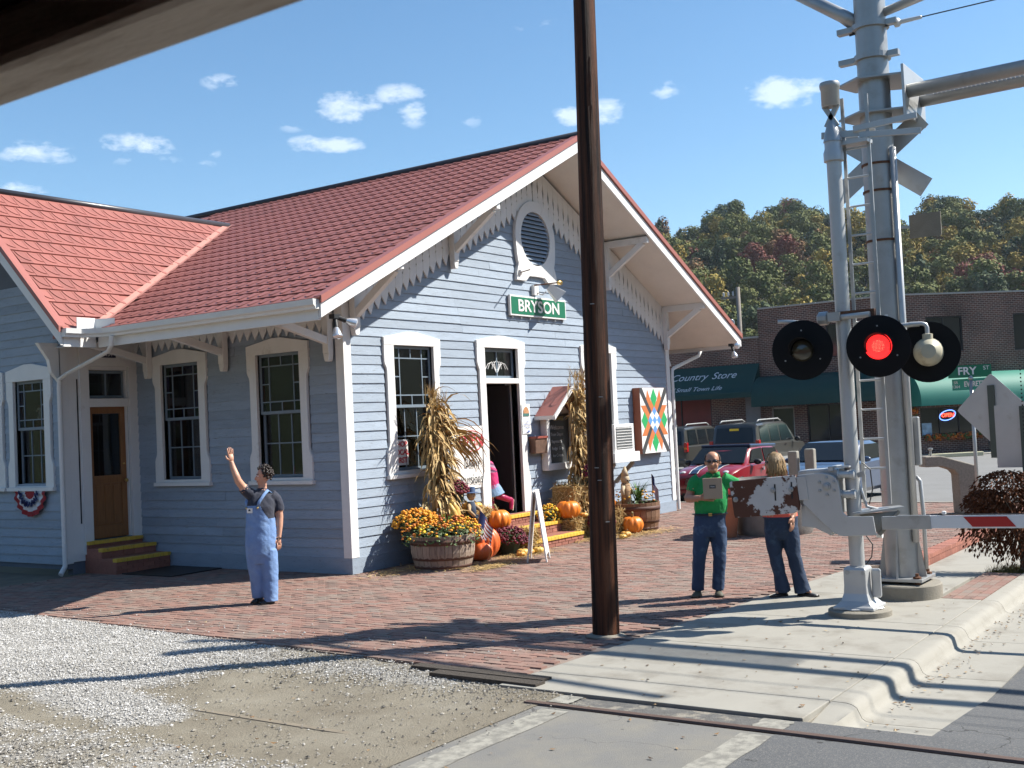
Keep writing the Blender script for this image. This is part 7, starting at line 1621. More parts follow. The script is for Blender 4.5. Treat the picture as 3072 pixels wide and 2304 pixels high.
def shades(t, c, f, k=1.0):
    c, f = Vector(c), Vector(f).normalized(); r = Vector((f.y,-f.x,0)); z = Vector((0,0,1)); P = lambda a, b, h: c + (f*a + r*b + z*h)*k
    mb = MB()
    for s in (-1,1):
        mb.tube([P(.093,s*.010,.016),P(.096,s*.034,.014),P(.080,s*.064,.016)], [(.006*k,.014*k),(.006*k,.019*k),(.005*k,.012*k)], 8, up=f)
        mb.tube([P(.078,s*.066,.020),P(.03,s*.086,.020),P(-.02,s*.090,.014)], .0045*k, 6)
    mb.tube([P(.096,-.012,.018),P(.099,0,.020),P(.096,.012,.018)], .004*k, 6)
    mb.build('sunglasses', M['lens'], t, True)
def limb(nm, pts, rs, n=14): return (nm, pts, rs, n)
def shoe(t, heel, toe, w, m, name='shoe', h=.065, sole=None):
    a, b = Vector(heel), Vector(toe); d = b-a; mb = MB(); P = [a-d*.02, a+d*.15, a+d*.45, a+d*.75, a+d*1.0]; R_ = [(w*.72,h*.75),(w*.85,h*.95),(w*.9,h*.78),(w,h*.55),(w*.55,h*.32)]
    s = Vector((-d.y,d.x,0)).normalized(); b0 = len(mb.v); n = 14
    for p, (rw, rh) in zip(P, R_):
        for k in range(n):
            q = 2*math.pi*k/n; zz = math.sin(q); mb.v.append(tuple(p + s*rw*math.cos(q) + Vector((0,0,(zz if zz > 0 else zz*.25)*rh + .012))))
    for i in range(len(P)-1):
        for k in range(n): k2 = (k+1)%n; mb.f.append([b0+i*n+k,b0+(i+1)*n+k,b0+(i+1)*n+k2,b0+i*n+k2]); mb.m.append(0)
    mb.f += [[b0+k for k in range(n)], [b0+4*n+k for k in range(n-1,-1,-1)]]; mb.m += [0,0]
    o = mb.build(name, m, t, True)
    mb = MB(); 
    for e, (u, rw) in enumerate(((-.02,.74),(.15,.9),(.45,.95),(.75,1.05),(1.0,.6))): pass
    L_ = [a+d*u+s*w*q for u, q in ((-.05,.7),(.15,.92),(.5,.95),(.78,1.05),(1.0,.62))]; Rr = [a+d*u-s*w*q for u, q in ((1.0,.62),(.78,1.05),(.5,.95),(.15,.92),(-.05,.7))]
    mb.prism([p+Vector((0,0,.001)) for p in L_+Rr], (0,0,.016)); mb.build('sole', sole or M['shoe'], o); return o
# ---------- waving woman in overalls
fw = Vector((-.985,-.17,0))                                  # where her face looks
bd = Vector((-.62,-.78,0))                                  # where her chest points
hc = Vector((.062,0,1.572))
pc = [limb('denim', [(-.005,.0,.50),(0,0,.62),(.005,0,.76),(.008,0,.90),(.008,0,1.02),(.006,-.01,1.14)], [(.14,.12),(.185,.155),(.197,.165),(.190,.16),(.180,.155),(.172,.148)], 24),
      limb('shirt', [(.006,-.01,1.10),(.012,-.012,1.20),(.028,0,1.29),(.040,.01,1.36),(.045,.01,1.42)], [(.172,.145),(.178,.150),(.172,.125),(.120,.09),(.062,.06)], 24),
      limb('skin', [(.043,.008,1.38),(.050,.004,1.50)], [.056,.052], 16),
      limb('shirt', [(-.08,-.02,1.34),(-.145,-.06,1.40),(-.19,-.09,1.455)], [.078,.072,.064]), limb('skin', [(-.17,-.08,1.43),(-.245,-.13,1.545),(-.262,-.135,1.60),(-.30,-.11,1.71),(-.318,-.10,1.79)], [.050,.046,.043,.036,.026]),
      limb('shirt', [(.14,.02,1.335),(.20,.03,1.28),(.232,.03,1.19),(.240,.025,1.13)], [.082,.080,.070,.066]), limb('skin', [(.236,.025,1.16),(.245,.02,1.05),(.238,.0,.95),(.222,-.03,.79)], [.048,.043,.040,.027]),
      limb('denim', [(-.075,.0,.66),(-.078,.01,.50),(-.062,.015,.36),(-.055,.03,.20),(-.052,.04,.075)], [(.115,.12),(.105,.105),(.092,.095),(.088,.09),(.082,.085)], 18),
      limb('denim', [(.085,-.02,.66),(.095,-.03,.50),(.103,-.04,.34),(.098,-.05,.17),(.095,-.06,.025)], [(.118,.12),(.108,.108),(.095,.096),(.092,.092),(.088,.088)], 18)] + head(hc, fw, .93)
def cls(l, c, n):
    if l == 'skin': return 0
    if c.z > 1.225 or (l == 'shirt' and (c.x > .19 or c.x < -.19)): return 1
    lat = abs((c-Vector((.01,0,0))).dot(Vector((-bd.y,bd.x,0))))
    if (c-Vector((.01,0,0))).dot(bd) > .03 and lat < .175-max(0,c.z-1.0)*.36: return 2
    return 1 if c.z > 1.06 - .0*lat else 2
wm = person('woman in pale denim overalls waving at the train with a raised arm', (-2.465,-.777,0), -.7441, pc, cls, [M['skin'],M['navy'],M['ltdenim']], .0105,
       [((-.316,-.10,1.785),(-.08,0,1),(-.85,-.4,0),.185,.06,-1,.12), ((.222,-.03,.80),(-.03,-.12,-1),(-.7,-.7,0),.165,.28,1,.08)])
face(wm, hc, fw, .93, True, True)
mb = MB(); rr = random.Random(2); r_ = Vector((fw.y,-fw.x,0))
for k in range(420):
    v = Vector((rr.gauss(0,1), rr.gauss(0,1), rr.gauss(0,1))).normalized(); 
    if v.dot(fw) > .35 and v.z < .62: continue
    if v.z < -.55 or (v.z < -.25 and v.dot(fw) > -.2): continue
    q = hc+fw*-.012+Vector((0,0,.028))+Vector((v.x*.092,v.y*.092,v.z*.100))*rr.uniform(.95,1.24); s = rr.uniform(.010,.018); mb.ball(q, (s,s,s), 6, 4)
mb.build('hair', M['hairdk'], wm, True)
mb = MB(); sv = Vector((-bd.y,bd.x,0))
for s in (-1,1): mb.tube([bd*.150+sv*s*.085+Vector((.008,0,1.205)), bd*.152+sv*s*.10+Vector((.015,0,1.27)), bd*.10+sv*s*.115+Vector((.035,0,1.355)), bd*.02+sv*s*.105+Vector((.043,0,1.405)), bd*-.07+sv*s*.08+Vector((.043,0,1.37)), bd*-.13+sv*s*.04+Vector((.02,0,1.22))], [(.019,.006)]*6, 8)
mb.build('strap', M['ltdenim'], wm, True, kind='stuff')
for s in (-1,1): MB().ball(bd*.158+sv*s*.085+Vector((.008,0,1.195)), (.012,.012,.014), 8, 6).build('buckle', M['brass'], wm, True)
mb = MB(); cc = bd*.166+sv*.03*-1+Vector((.01,0,1.165)); mb.prism([cc+sv*a*.042+Vector((0,0,b*.030)) for a,b in ((-1,-1),(1,-1),(1,1),(-1,1))], bd*.008); bdg = mb.build('name_badge', M['bannerw'], wm); mb = MB(); mb.prism([cc+bd*.009+sv*a*.018+Vector((0,0,.006+b*.010)) for a,b in ((-1,-1),(1,-1),(.6,1),(-.6,1))], bd*.002); mb.build('badge_mark', M['ink'], bdg)
mb = MB(); mb.tube([Vector((.223,-.03,.80))+Vector((.034*math.cos(a), .034*math.sin(a), 0)) for a in [k*math.pi/6 for k in range(13)]], .006, 6); mb.build('watch_strap', M['leather'], wm)
mb = MB(); mb.prism([bd*.172+sv*a+Vector((.008,0,z_)) for a,z_ in ((-.06,1.06),(.06,1.06),(.06,1.13),(-.06,1.13))], bd*.004) if 0 else None
shoe(wm, (-.015,.06,.022), (-.135,-.06,.015), .045, M['shoe']); shoe(wm, (.115,-.02,0), (-.035,-.12,0), .046, M['shoe'])
# ---------- man in green polo
fm = Vector((-.12,-.99,0)); hc = Vector((.206,-.02,1.530))
pm = [limb('shirt', [(.150,0,.93),(.155,0,1.0),(.165,-.015,1.10),(.172,-.01,1.20),(.180,0,1.29),(.188,.01,1.355),(.196,.015,1.40)], [(.178,.135),(.190,.155),(.192,.16),(.190,.145),(.178,.12),(.125,.085),(.062,.06)], 24),
      limb('pants', [(.135,.0,.68),(.137,0,.78),(.14,0,.88),(.15,0,.955)], [(.13,.11),(.183,.13),(.182,.135),(.176,.132)], 22),
      limb('skin', [(.196,.01,1.37),(.204,0,1.46)], [.060,.058], 16),
      limb('shirt', [(.05,.0,1.335),(-.01,.0,1.30),(-.035,-.01,1.245),(-.052,-.02,1.20)], [.080,.078,.072,.068]), limb('skin', [(-.045,-.02,1.23),(-.088,-.035,1.15),(-.100,-.05,1.125),(-.03,-.13,1.13),(.055,-.19,1.142)], [.048,.046,.045,.040,.028]),
      limb('shirt', [(.31,.0,1.34),(.375,.01,1.31),(.43,.02,1.285),(.47,.03,1.27)], [.080,.076,.070,.066]), limb('skin', [(.45,.03,1.28),(.52,.05,1.235),(.56,.06,1.19),(.60,.10,1.12),(.66,.14,1.06)], [.048,.046,.043,.038,.028]),
      limb('pants', [(.045,0,.78),(.022,-.01,.60),(-.008,-.02,.42),(-.025,.0,.24),(-.040,.02,.07)], [(.100,.108),(.092,.095),(.074,.078),(.072,.072),(.074,.075)], 18),
      limb('pants', [(.228,.0,.78),(.232,-.01,.60),(.226,-.02,.42),(.206,.0,.24),(.190,.02,.07)], [(.100,.108),(.090,.095),(.074,.078),(.070,.072),(.072,.075)], 18)] + head(hc, fm, .98, 1.25)
mn = person('man in a bright green polo shirt and jeans showing a brown box', (-.34,-5.734,0), -1.1202, pm, lambda l, c, n: 0 if l == 'skin' else (1 if c.z > .955 else 2), [M['skin2'],M['green'],M['denim']], .0105,
       [((.045,-.185,1.142),(1,-.15,-.06),(0,.1,1),.185,.10,1,.06), ((.655,.137,1.065),(.3,.2,-.9),(-.5,-.8,0),.18,.3,1,.08)])
face(mn, hc, fm, .98, False, False); shades(mn, hc, fm, .98)
mb = MB(); rr = random.Random(6)
n, m_ = 26, 10; V = []
for j in range(m_+1):
    for i in range(n+1):
        a = math.pi*2*i/n; e = (j/m_); ph = e*1.75; v = Vector((math.cos(a)*math.sin(ph), math.sin(a)*math.sin(ph), math.cos(ph))); fr_ = v.dot(fm)
        V.append(hc+fm*-.012+Vector((0,0,.027))+Vector((v.x*.0875,v.y*.0875,v.z*.099))*.98*1.015)
F = []
for j in range(m_):
    for i in range(n):
        c = (V[j*(n+1)+i]+V[(j+1)*(n+1)+i+1])/2-hc
        if c.dot(fm) > .012 - (0) or (c.z > .085 and c.dot(fm) > -.03) or (c.z < -.02 and c.dot(fm) > -.02): continue
        F.append((j*(n+1)+i,(j+1)*(n+1)+i,(j+1)*(n+1)+i+1,j*(n+1)+i+1))
mb.add(V, F); hr = mb.build('hair', mat('cropped_dark_hair', (.060,.035,.022), .7, .3, 60), mn, True); sm_ = hr.modifiers.new('s','SOLIDIFY'); sm_.thickness = .006; sm_.offset = 1
mb = MB()
for s in (-1,1): mb.prism([Vector((.200+s*.012,-.055,1.405)), Vector((.200+s*.075,-.035,1.425)), Vector((.200+s*.085,-.060,1.375)), Vector((.200+s*.035,-.092,1.350))], (0,-.008,0))
mb.build('collar', M['green'], mn, True)
mb = MB(); mb.tube([(.145+.190*math.cos(a), .148*math.sin(a), .940) for a in [k*math.pi/14 for k in range(29)]], [(.006,.018)]*29, 6, up=(0,0,1)); bl_ = mb.build('belt', M['leather'], mn)
MB().box(.125,.165,-.158,-.150,.925,.958).build('buckle', M['brass'], bl_)
shoe(mn, (-.030,.06,0), (-.085,-.17,0), .050, M['sneaker'], 'shoe', .07); shoe(mn, (.192,.06,0), (.205,-.15,0), .050, M['sneaker'], 'shoe', .07)
Rm = Matrix.Rotation(-1.1202, 4, 'Z'); P_ = Matrix.Translation((-.34,-5.734,0)) @ Rm
bx = thing('gift_box', 'flat brown box with a small dark label held before the green polo', 'box', P_ @ Vector((.187,-.215,1.243)), -1.1202-.03)
MB().box(-.107,.107,-.028,.0,-.118,.118).build('carton', M['card'], bx, bevel=.004); MB().box(-.036,.036,-.0295,-.028,.0,.042).build('label', mat('dark_label', (.07,.065,.06), .5), bx); text('print', 'Made', .020, M['bannerw'], bx, (0,-.030,.021), (rad(90),0,0), .0004)
# ---------- blonde woman
fb = Vector((-.97,-.22,0)); hc = Vector((-.150,0,1.500))
pb = [limb('top', [(-.115,0,.885),(-.115,0,.93),(-.115,0,1.04),(-.115,0,1.15),(-.118,0,1.26),(-.122,.005,1.325),(-.128,.005,1.375)], [(.195,.15),(.192,.15),(.172,.135),(.165,.14),(.160,.12),(.105,.08),(.05,.05)], 24),
      limb('pants', [(-.118,.0,.64),(-.112,0,.76),(-.108,0,.86),(-.11,0,.92)], [(.13,.11),(.19,.14),(.186,.14),(.175,.13)], 22),
      limb('skin', [(-.13,.0,1.35),(-.14,0,1.44)], [.046,.046], 14),
      limb('top', [(.0,.01,1.30),(.055,.01,1.24),(.075,.01,1.17),(.08,.005,1.10)], [.064,.060,.054,.056]), limb('skin', [(.078,.005,1.13),(.080,.0,1.06),(.055,-.05,.97),(.018,-.12,.885)], [.040,.037,.034,.024]),
      limb('top', [(-.24,.0,1.30),(-.29,.0,1.24),(-.31,.0,1.17),(-.31,.0,1.10)], [.064,.060,.054,.055]), limb('skin', [(-.31,.0,1.13),(-.31,-.02,1.03),(-.27,-.08,.95),(-.20,-.13,.95)], [.040,.037,.034,.024]),
      limb('pants', [(-.20,0,.76),(-.20,-.005,.60),(-.188,-.01,.44),(-.155,.01,.25),(-.125,.02,.045)], [(.102,.115),(.092,.10),(.074,.08),(.070,.075),(.088,.092)], 18),
      limb('pants', [(-.025,.0,.76),(-.005,-.01,.60),(.012,-.02,.45),(.052,.0,.25),(.088,.01,.040)], [(.105,.115),(.096,.10),(.078,.082),(.076,.078),(.094,.098)], 18)] + head(hc, fb, .93, .95)
wb = person('blonde woman in a coral top and indigo jeans behind the rusty counterweight', (-.034,-6.735,0), -1.1982, pb, lambda l, c, n: 0 if l == 'skin' else (1 if c.z > .895 else 2), [M['skin'],M['coral'],M['denim2']], .0105,
       [((.022,-.115,.892),(-.12,-.12,-1),(-.5,-.8,0),.17,.22,1,.10), ((-.20,-.13,.95),(.9,-.1,.2),(0,0,1),.17,.4,1,.06)])
face(wb, hc, fb, .93, False, True); shades(wb, hc, fb, .93)
mb = MB(); rr = random.Random(9); rb_ = Vector((fb.y,-fb.x,0))
for k in range(300):
    a = rr.uniform(-2.55,2.55); v0 = fb*-1; out_ = (v0*math.cos(a)+rb_*math.sin(a)).normalized(); part = rb_*.01
    if abs(a) > 2.0 and rr.random() < .45: continue
    crown = hc+Vector((0,0,.122))+fb*-.01+out_*.012; pts = [crown, hc+Vector((0,0,.098))+out_*.066+fb*-.012, hc+Vector((0,0,.03))+out_*(.099+rr.uniform(-.006,.008))+fb*-.014, hc+Vector((0,0,-.06))+out_*(.100+rr.uniform(-.01,.012))+fb*-.02, hc+Vector((0,0,-.125+rr.uniform(-.04,.02)))+out_*(.110+rr.uniform(-.02,.02))+fb*-.018]
    mb.tube(pts, [(.012,.005),(.016,.005),(.016,.006),(.013,.006),(.004,.003)], 5, up=out_.cross(Vector((0,0,1))))
mb.build('hair', M['hairbl'], wb, True)
shoe(wb, (-.10,.05,0), (-.26,-.10,0), .042, M['shoe'], 'shoe', .042); shoe(wb, (.05,.04,0), (.25,-.09,0), .043, M['shoe'], 'shoe', .042)
for (a, b) in (((-.165,-.01,.045),(-.20,-.045,.035)),((.13,-.01,.05),(.17,-.04,.035))): MB().tube([a,b], [(.034,.022),(.028,.012)], 8).build('instep', M['skin'], wb, True)
# ---------- child entering
cz = .525; fcz = Vector((-.25,.97,0)); hc = Vector((-.15,.10,1.075))
pk = [limb('jacket', [(.02,.0,.48),(.01,.0,.60),(-.01,.01,.74),(-.05,.03,.86),(-.10,.06,.94)], [(.125,.095),(.125,.10),(.128,.105),(.115,.09),(.06,.055)], 20), limb('jacket', [(-.10,.05,.90),(-.135,.08,.98)], [.055,.06], 12),
      limb('jacket', [(-.13,.03,.84),(-.19,.05,.74),(-.18,.12,.66)], [.05,.045,.036]), limb('jacket', [(.04,.03,.84),(.10,.06,.76),(.10,.14,.66)], [.052,.048,.038]),
      limb('skirt', [(.02,.0,.52),(.04,-.01,.44),(.06,-.02,.345)], [(.118,.095),(.15,.13),(.19,.16)], 20),
      limb('skin', [(-.02,.0,.40),(-.045,.0,.27)], [.055,.045]), limb('boot', [(-.045,.0,.275),(-.045,.0,.14),(-.04,.0,.05)], [.052,.050,.048]), limb('boot', [(-.04,.03,.035),(-.055,.14,.03)], [.042,.034]),
      limb('skin', [(.06,-.02,.40),(.09,-.04,.32)], [.055,.046]), limb('boot', [(.06,-.03,.325),(.16,-.10,.30),(.28,-.13,.255),(.355,-.145,.235)], [.052,.054,.052,.05]), limb('boot', [(.345,-.145,.25),(.325,-.16,.17),(.30,-.165,.08)], [.046,.04,.034])] + head(hc, fcz, .80)
def clc(l, c, n):
    if l == 'jacket' and c.z > .74: return 4 if int((c.z-.70+.25*c.x)*26) % 3 == 0 else (5 if int((c.z-.70+.25*c.x)*26) % 3 == 1 else 1)
    return {'skin':0,'jacket':1,'skirt':2,'boot':3}[l]
kid = person('child in pink jacket, pale skirt and magenta boots stepping through the open door', (3.60,.02,cz), .0, pk, clc, [M['skin'],M['pink'],M['skirt'],M['boot'],mat('lilac_knit_stripe',(.36,.20,.30),.85),mat('plum_knit_stripe',(.14,.03,.09),.85)], .0105, [((-.18,.12,.66),(.0,.6,-.5),(1,0,0),.12,.2,1,.06),((.10,.14,.66),(.0,.6,-.5),(-1,0,0),.12,.2,1,.06)])
MB().lathe([(.0,-.085),(.06,-.07),(.086,-.01),(.088,.06),(.06,.115),(.0,.13)], 16, hc+Vector((.01,-.022,.0)), capb=False, capt=False).build('hood', M['pink'], kid, True)
mb = MB(); mb.prism([(.375,-.18,.25),(.395,-.12,.25),(.35,-.15,.06),(.315,-.19,.06)], (.02,0,-.005)); mb.build('boot_sole', mat('cream_sole', (.6,.52,.4), .6), kid, bevel=.006)
# ================================================================== PARKED VEHICLES
def carpaint(n, c): return mat(n, c, .28, .02, 2, coat=.7, spec=.5)
M['carglass'] = mat('car_glass', (.012,.015,.018), .05, spec=.35); M['tyre'] = mat('tyre', (.012,.012,.012), .85); M['hub'] = mat('alloy_wheel', (.5,.5,.52), .3, metal=.8); M['trim'] = mat('black_plastic_trim', (.015,.015,.016), .6); M['chrome'] = mat('chrome', (.75,.75,.76), .12, metal=1); M['tail'] = mat('tail_lamp_red', (.42,.012,.012), .2, coat=.6); M['amber'] = mat('amber_lamp', (.6,.2,.02), .2, coat=.6); M['clearl'] = mat('clear_lamp', (.6,.6,.6), .1, coat=.8)
def car(name, label, loc, rz, L_, Wd, H, prof, belt, paint, wheels, rw, tumble=.16):
    """body shell lofted from cross-sections along the length. prof: list of (x, z_bottom, z_shoulder, z_top, half width at shoulder); nose at x=+L/2"""
    t = thing(name, label, 'car', loc, rz); mb = MB(); n = 0; rings = []
    for (x, zb, zs, zt, hw) in prof:
        top = hw-(tumble if zt-zs > .15 else .06*(zt-zs > .01)); cr = .05 if zt-zs > .15 else .02
        half = [(0,zb),(hw*.86,zb),(hw*.97,zb+.10),(hw,(zb+zs)/2),(hw*.985,zs-.03),(hw*.95,zs)]
        half += [(top+ (hw*.95-top)*.12, zt-cr*1.6),(top-.05, zt-.012*1.0),(top*.55, zt+.006),(0,zt+.010)]
        r = half + [(-y, z) for y, z in reversed(half[1:-1])]; rings.append([(x, y, z) for y, z in r]); n = len(r)
    for r in rings: mb.v += r
    for i in range(len(rings)-1):
        for k in range(n): k2 = (k+1)%n; mb.f.append([i*n+k,i*n+k2,(i+1)*n+k2,(i+1)*n+k]); mb.m.append(0)
    mb.f += [list(range(n-1,-1,-1)), [(len(rings)-1)*n+k for k in range(n)]]; mb.m += [0,0]
    body = mb.build('body', paint, t, smooth=35)
    for wx in wheels:
        for s in (-1,1):
            y0 = s*(Wd/2-.02)
            mb = MB(); mb.lathe([(rw*.62,-.10),(rw*.95,-.10),(rw,-.07),(rw,.07),(rw*.95,.10),(rw*.62,.10)], 28, (wx, y0-s*.09, rw), 'y'); w_ = mb.build('wheel', M['tyre'], t, smooth=40)
            mb = MB(); mb.lathe([(.0,.0),(rw*.18,.01),(rw*.60,-.01),(rw*.62,-.03)], 24, (wx, y0-s*.09+ (.10*s), rw), 'y', False, False); mb.build('rim', M['hub'], w_)
            for k in range(5):
                a = k*2*math.pi/5; mb = MB(); mb.beam((wx,y0+s*.012,rw),(wx+rw*.58*math.cos(a),y0+s*.012,rw+rw*.58*math.sin(a)),.07*rw/.33,.02,(0,s,0)); mb.build('spoke', M['hub'], w_)
            mb = MB(); A = [math.pi*k/12 for k in range(13)]; mb.add([(wx+(rw+.055)*math.cos(a), y0+s*.022, rw+(rw+.055)*math.sin(a)) for a in A]+[(wx+(rw+.055)*math.cos(a), y0-s*.3, rw+(rw+.055)*math.sin(a)) for a in A]+[(wx+rw*.2*math.cos(a), y0+s*.0225-s*.004, rw+rw*.2*math.sin(a)) for a in A], [(k,k+1,14+k,13+k) for k in range(12)]+[(k,k+1,27+k,26+k) for k in range(12)]); mb.build('wheel_arch', M['trim'], t)
    return t, body
def side_panel(t, nm, m, pts, Wd, off=.004, y=None):
    """flat outline in x,z set on both flanks, following the tumblehome: pts (x, z, half width)"""
    for s in (-1,1):
        mb = MB(); mb.prism([(x, s*(hw+off), z) for x, z, hw in pts], (0,s*.006,0)); mb.build(nm, m, t)
# --- red hatchback with striped bonnet (nose towards the plaza)
M['cred'] = carpaint('dark_red_paint', (.25,.012,.018)); M['cnavy'] = carpaint('dark_navy_roof_paint', (.012,.022,.055))
pr = [(-1.82,.30,.80,.84,.72),(-1.80,.22,.86,.90,.80),(-1.62,.20,.93,1.02,.84),(-1.42,.20,.95,1.30,.845),(-1.15,.20,.95,1.395,.85),(-.4,.20,.94,1.41,.85),(.18,.20,.93,1.385,.85),(.42,.20,.925,1.28,.85),(.80,.20,.92,.95,.845),(1.2,.20,.88,.92,.84),(1.55,.22,.80,.84,.80),(1.74,.26,.70,.74,.72),(1.82,.32,.60,.62,.60)]
mini, body = car('hatchback', 'dark red hatchback with a navy roof and striped bonnet behind the man', (15.45,.88,-.155), math.pi, 3.65, 1.69, 1.41, pr, .93, M['cred'], (-1.22,1.22), .305)
MB().prism([(-1.45,-.70,1.30),(.27,-.69,1.35),(.27,.69,1.35),(-1.45,.70,1.30)], (0,0,.09)).build('roof', M['cnavy'], mini, bevel=.03)
MB().prism([(.27,-.63,1.345),(.82,-.74,.965),(.82,.74,.965),(.27,.63,1.345)], (.03,0,.025)).build('windscreen', M['carglass'], mini)
side_panel(mini, 'side_window', M['carglass'], [(-.30,.985,.80),(.60,.985,.80),(.26,1.30,.715),(-.34,1.325,.715)], 1.69, .008); side_panel(mini, 'side_window', M['carglass'], [(-1.40,1.0,.79),(-.38,.985,.80),(-.42,1.32,.715),(-1.26,1.29,.715)], 1.69, .008)
MB().prism([(-1.66,-.62,1.0),(-1.66,.62,1.0),(-1.46,.58,1.28),(-1.46,-.58,1.28)], (-.03,0,.02)).build('rear_window', M['carglass'], mini)
MB().box(-1.6,.75,-.862,-.852,.955,.972).box(-1.6,.75,.852,.862,.955,.972).build('belt_trim', M['chrome'], mini)
for s in (-1,1):
    mb = MB(); P = [(.84,.955),(1.2,.932),(1.55,.862),(1.72,.78)]; mb.add([(x, s*.34, z) for x,z in P]+[(x, s*.15, z+.004) for x,z in P], [(k,k+1,5+k,4+k) for k in range(3)]); mb.build('bonnet_stripe', M['cnavy'], mini)
    for yy in (.355,.135): mb = MB(); mb.add([(x, s*(yy+.012), z+.002) for x,z in P]+[(x, s*(yy-.012), z+.002) for x,z in P], [(k,k+1,5+k,4+k) for k in range(3)]); mb.build('bonnet_pinstripe', M['bannerw'], mini)
    MB().lathe([(.0,.05),(.10,.04),(.13,.0),(.13,-.05)], 20, (1.60,s*.58,.71), 'x', False, False).build('headlight', M['clearl'], mini, smooth=40)
    mb = MB(); mb.ball((.48,s*.96,.995), (.07,.11,.075), 12, 8); mb.beam((.50,s*.84,.97),(.48,s*.92,.985),.05,.04); mb.build('mirror', M['trim'], mini, True)
    MB().lathe([(.04,.0),(.05,.05)], 8, (-.05,s*.86,.80), 'y').box(-.16,.0,s*.86-.012,s*.86+.018,.79,.82).build('handle', M['chrome'], mini)
    MB().box(-1.80,-1.74,s*.70-.06,s*.70+.06,.62,.90).build('tail_light', M['tail'], mini)
gr = MB().prism([(1.79,-.46,.50),(1.79,.46,.50),(1.77,.40,.66),(1.77,-.40,.66)], (.03,0,0)).build('grille', M['trim'], mini)
for k in range(5): MB().box(1.815,1.835,-.44+.01*k,.44-.01*k,.515+k*.030,.527+k*.030).build('grille_bar', M['chrome'], gr)
MB().box(1.74,1.86,-.74,.74,.25,.40).build('bumper', M['cred'], mini, bevel=.04); MB().box(1.8,1.87,-.5,.5,.20,.30).build('air_intake', M['trim'], mini)
MB().box(-.2,.1,-.3,.3,1.415,1.43).build('sunroof', M['carglass'], mini)
# --- blue saloon nose-on
M['cblue'] = carpaint('blue_grey_paint', (.05,.078,.14))
pr = [(-2.3,.32,.80,.84,.70),(-2.25,.25,.90,.95,.80),(-1.6,.20,.95,1.02,.86),(-1.1,.20,.95,1.33,.87),(-.6,.20,.95,1.425,.87),(.1,.20,.94,1.43,.87),(.35,.20,.93,1.36,.87),(.95,.20,.92,.96,.87),(1.5,.20,.88,.92,.86),(2.0,.24,.80,.84,.82),(2.25,.30,.70,.74,.72),(2.32,.36,.58,.60,.6)]
sed, body = car('saloon_car', 'blue saloon car parked nose-on behind the blonde woman', (15.55,-1.92,-.155), math.pi-.02, 4.6, 1.76, 1.43, pr, .94, M['cblue'], (-1.4,1.4), .32)
MB().prism([(.28,-.64,1.385),(.98,-.76,.975),(.98,.76,.975),(.28,.64,1.385)], (.03,0,.03)).build('windscreen', M['carglass'], sed)
side_panel(sed, 'side_window', M['carglass'], [(-1.15,.99,.82),(.72,.98,.82),(.25,1.34,.73),(-.9,1.33,.73)], 1.76, .008)
for s in (-1,1):
    mb = MB(); mb.ball((.66,s*.98,1.0), (.07,.11,.07), 10, 6); mb.beam((.68,s*.85,.98),(.66,s*.92,.99),.05,.04); mb.build('mirror', M['cblue'], sed, True)
    MB().ball((2.12,s*.62,.70), (.14,.20,.09), 12, 8).build('headlight', M['clearl'], sed, True)
    mb = MB(); mb.tube([(.95,s*.05,.985),(.98,s*.35,.99),(1.0,s*.62,.985)] if s > 0 else [(.95,-.1,.985),(.97,.2,.985)], .012, 6); mb.build('wiper', M['trim'], sed)
MB().box(2.27,2.34,-.42,.42,.52,.66).build('grille', M['trim'], sed, bevel=.02); MB().box(2.18,2.36,-.78,.78,.30,.46).build('bumper', M['cblue'], sed, bevel=.05)
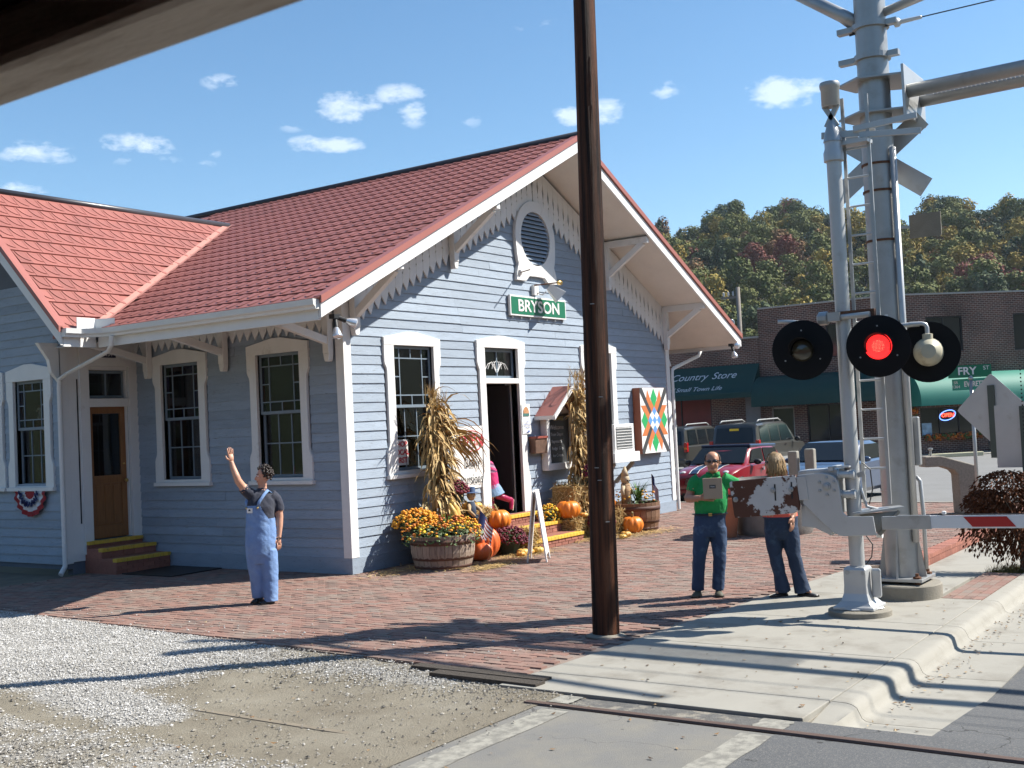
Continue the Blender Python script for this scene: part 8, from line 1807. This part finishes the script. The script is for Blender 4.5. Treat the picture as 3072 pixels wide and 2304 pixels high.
# --- the two sport-utility cars, tails towards us
M['cgrey'] = carpaint('pewter_grey_paint', (.05,.049,.044)); M['csilver'] = mat('silver_cladding', (.33,.33,.32), .4, .04, 2)
def suv(label, loc, rz, k, cladding, full):
    pr = [(-2.55,.42,.95,1.0,.84),(-2.52,.36,1.12,1.25,.94),(-2.42,.34,1.16,1.78,.97),(-2.30,.32,1.16,1.90,.985),(-1.2,.32,1.15,1.95,.99),(.3,.32,1.15,1.94,.99),(.62,.32,1.14,1.86,.99),(1.35,.32,1.12,1.17,.985),(2.1,.34,1.06,1.11,.97),(2.45,.38,.92,.97,.90),(2.55,.45,.78,.8,.8)]
    t, b = car('suv', label, loc, rz, 5.1, 1.98, 1.95, pr, 1.15, M['cgrey'], (-1.5,1.5), .38, .15)
    t.scale = (k,k,k)
    MB().prism([(-2.555,-.76,1.20),(-2.555,.76,1.20),(-2.43,.70,1.76),(-2.43,-.70,1.76)], (-.02,0,.01)).build('rear_window', M['carglass'], t)
    for a, b_, c_, d_ in ((-2.25,-1.35,-2.18,-1.40),(-1.25,-.35,-1.25,-.40),(-.25,.98,-.28,.50)): side_panel(t, 'side_window', M['carglass'], [(a,1.21,.935),(b_,1.21,.935),(d_,1.80,.845),(c_,1.80,.845)], 1.98, .010)
    for s in (-1,1):
        MB().box(-2.56,-2.40,s*.93-.075,s*.93+.075,.92,1.30).build('tail_light', M['tail'], t, bevel=.02); MB().box(-2.575,-2.555,s*.93-.06,s*.93+.06,1.03,1.11).build('lamp_band', M['clearl'] if full else M['amber'], t)
        mb = MB(); mb.tube([(-2.1,s*.74,1.95),(-1.9,s*.74,2.03),(.0,s*.74,2.05),(.25,s*.74,1.96)], .028, 8); mb.build('roof_rail', M['csilver'], t, True)
        mb = MB(); mb.ball((.95,s*1.13,1.22), (.07,.12,.10), 10, 6); mb.build('mirror', M['trim'], t, True)
        for hx in (-1.1,-.05): MB().box(hx,hx+.16,s*.99-.02,s*.99+.03,1.03,1.07).build('handle', M['chrome'], t)
        if cladding: MB().box(-2.4,2.4,s*.985-.02,s*.985+.015,.36,.58).build('cladding', M['csilver'], t)
    MB().box(-2.66,-2.45,-.92,.92,.42,.66).build('bumper', M['csilver'] if cladding else M['cgrey'], t, bevel=.05); MB().box(-2.575,-2.55,-.30,.30,.86,1.02).build('number_plate_recess', M['trim'], t); MB().box(-2.585,-2.57,-.16,.16,.88,1.0).build('number_plate', M['bannerw'], t); MB().box(-2.57,-2.545,-.5,.5,1.05,1.10).build('chrome_strip', M['chrome'], t)
    if full: MB().box(-2.50,-2.47,-.18,.18,1.66,1.74).build('sticker', M['yellowp'], t)
    return t
suv('large pewter grey SUV with silver lower cladding and roof rails', (30.0,6.05,-.23), 0, 1.0, True, True)
suv('grey SUV partly hidden by the depot corner downspout', (30.6,9.35,-.23), .02, .97, False, False)
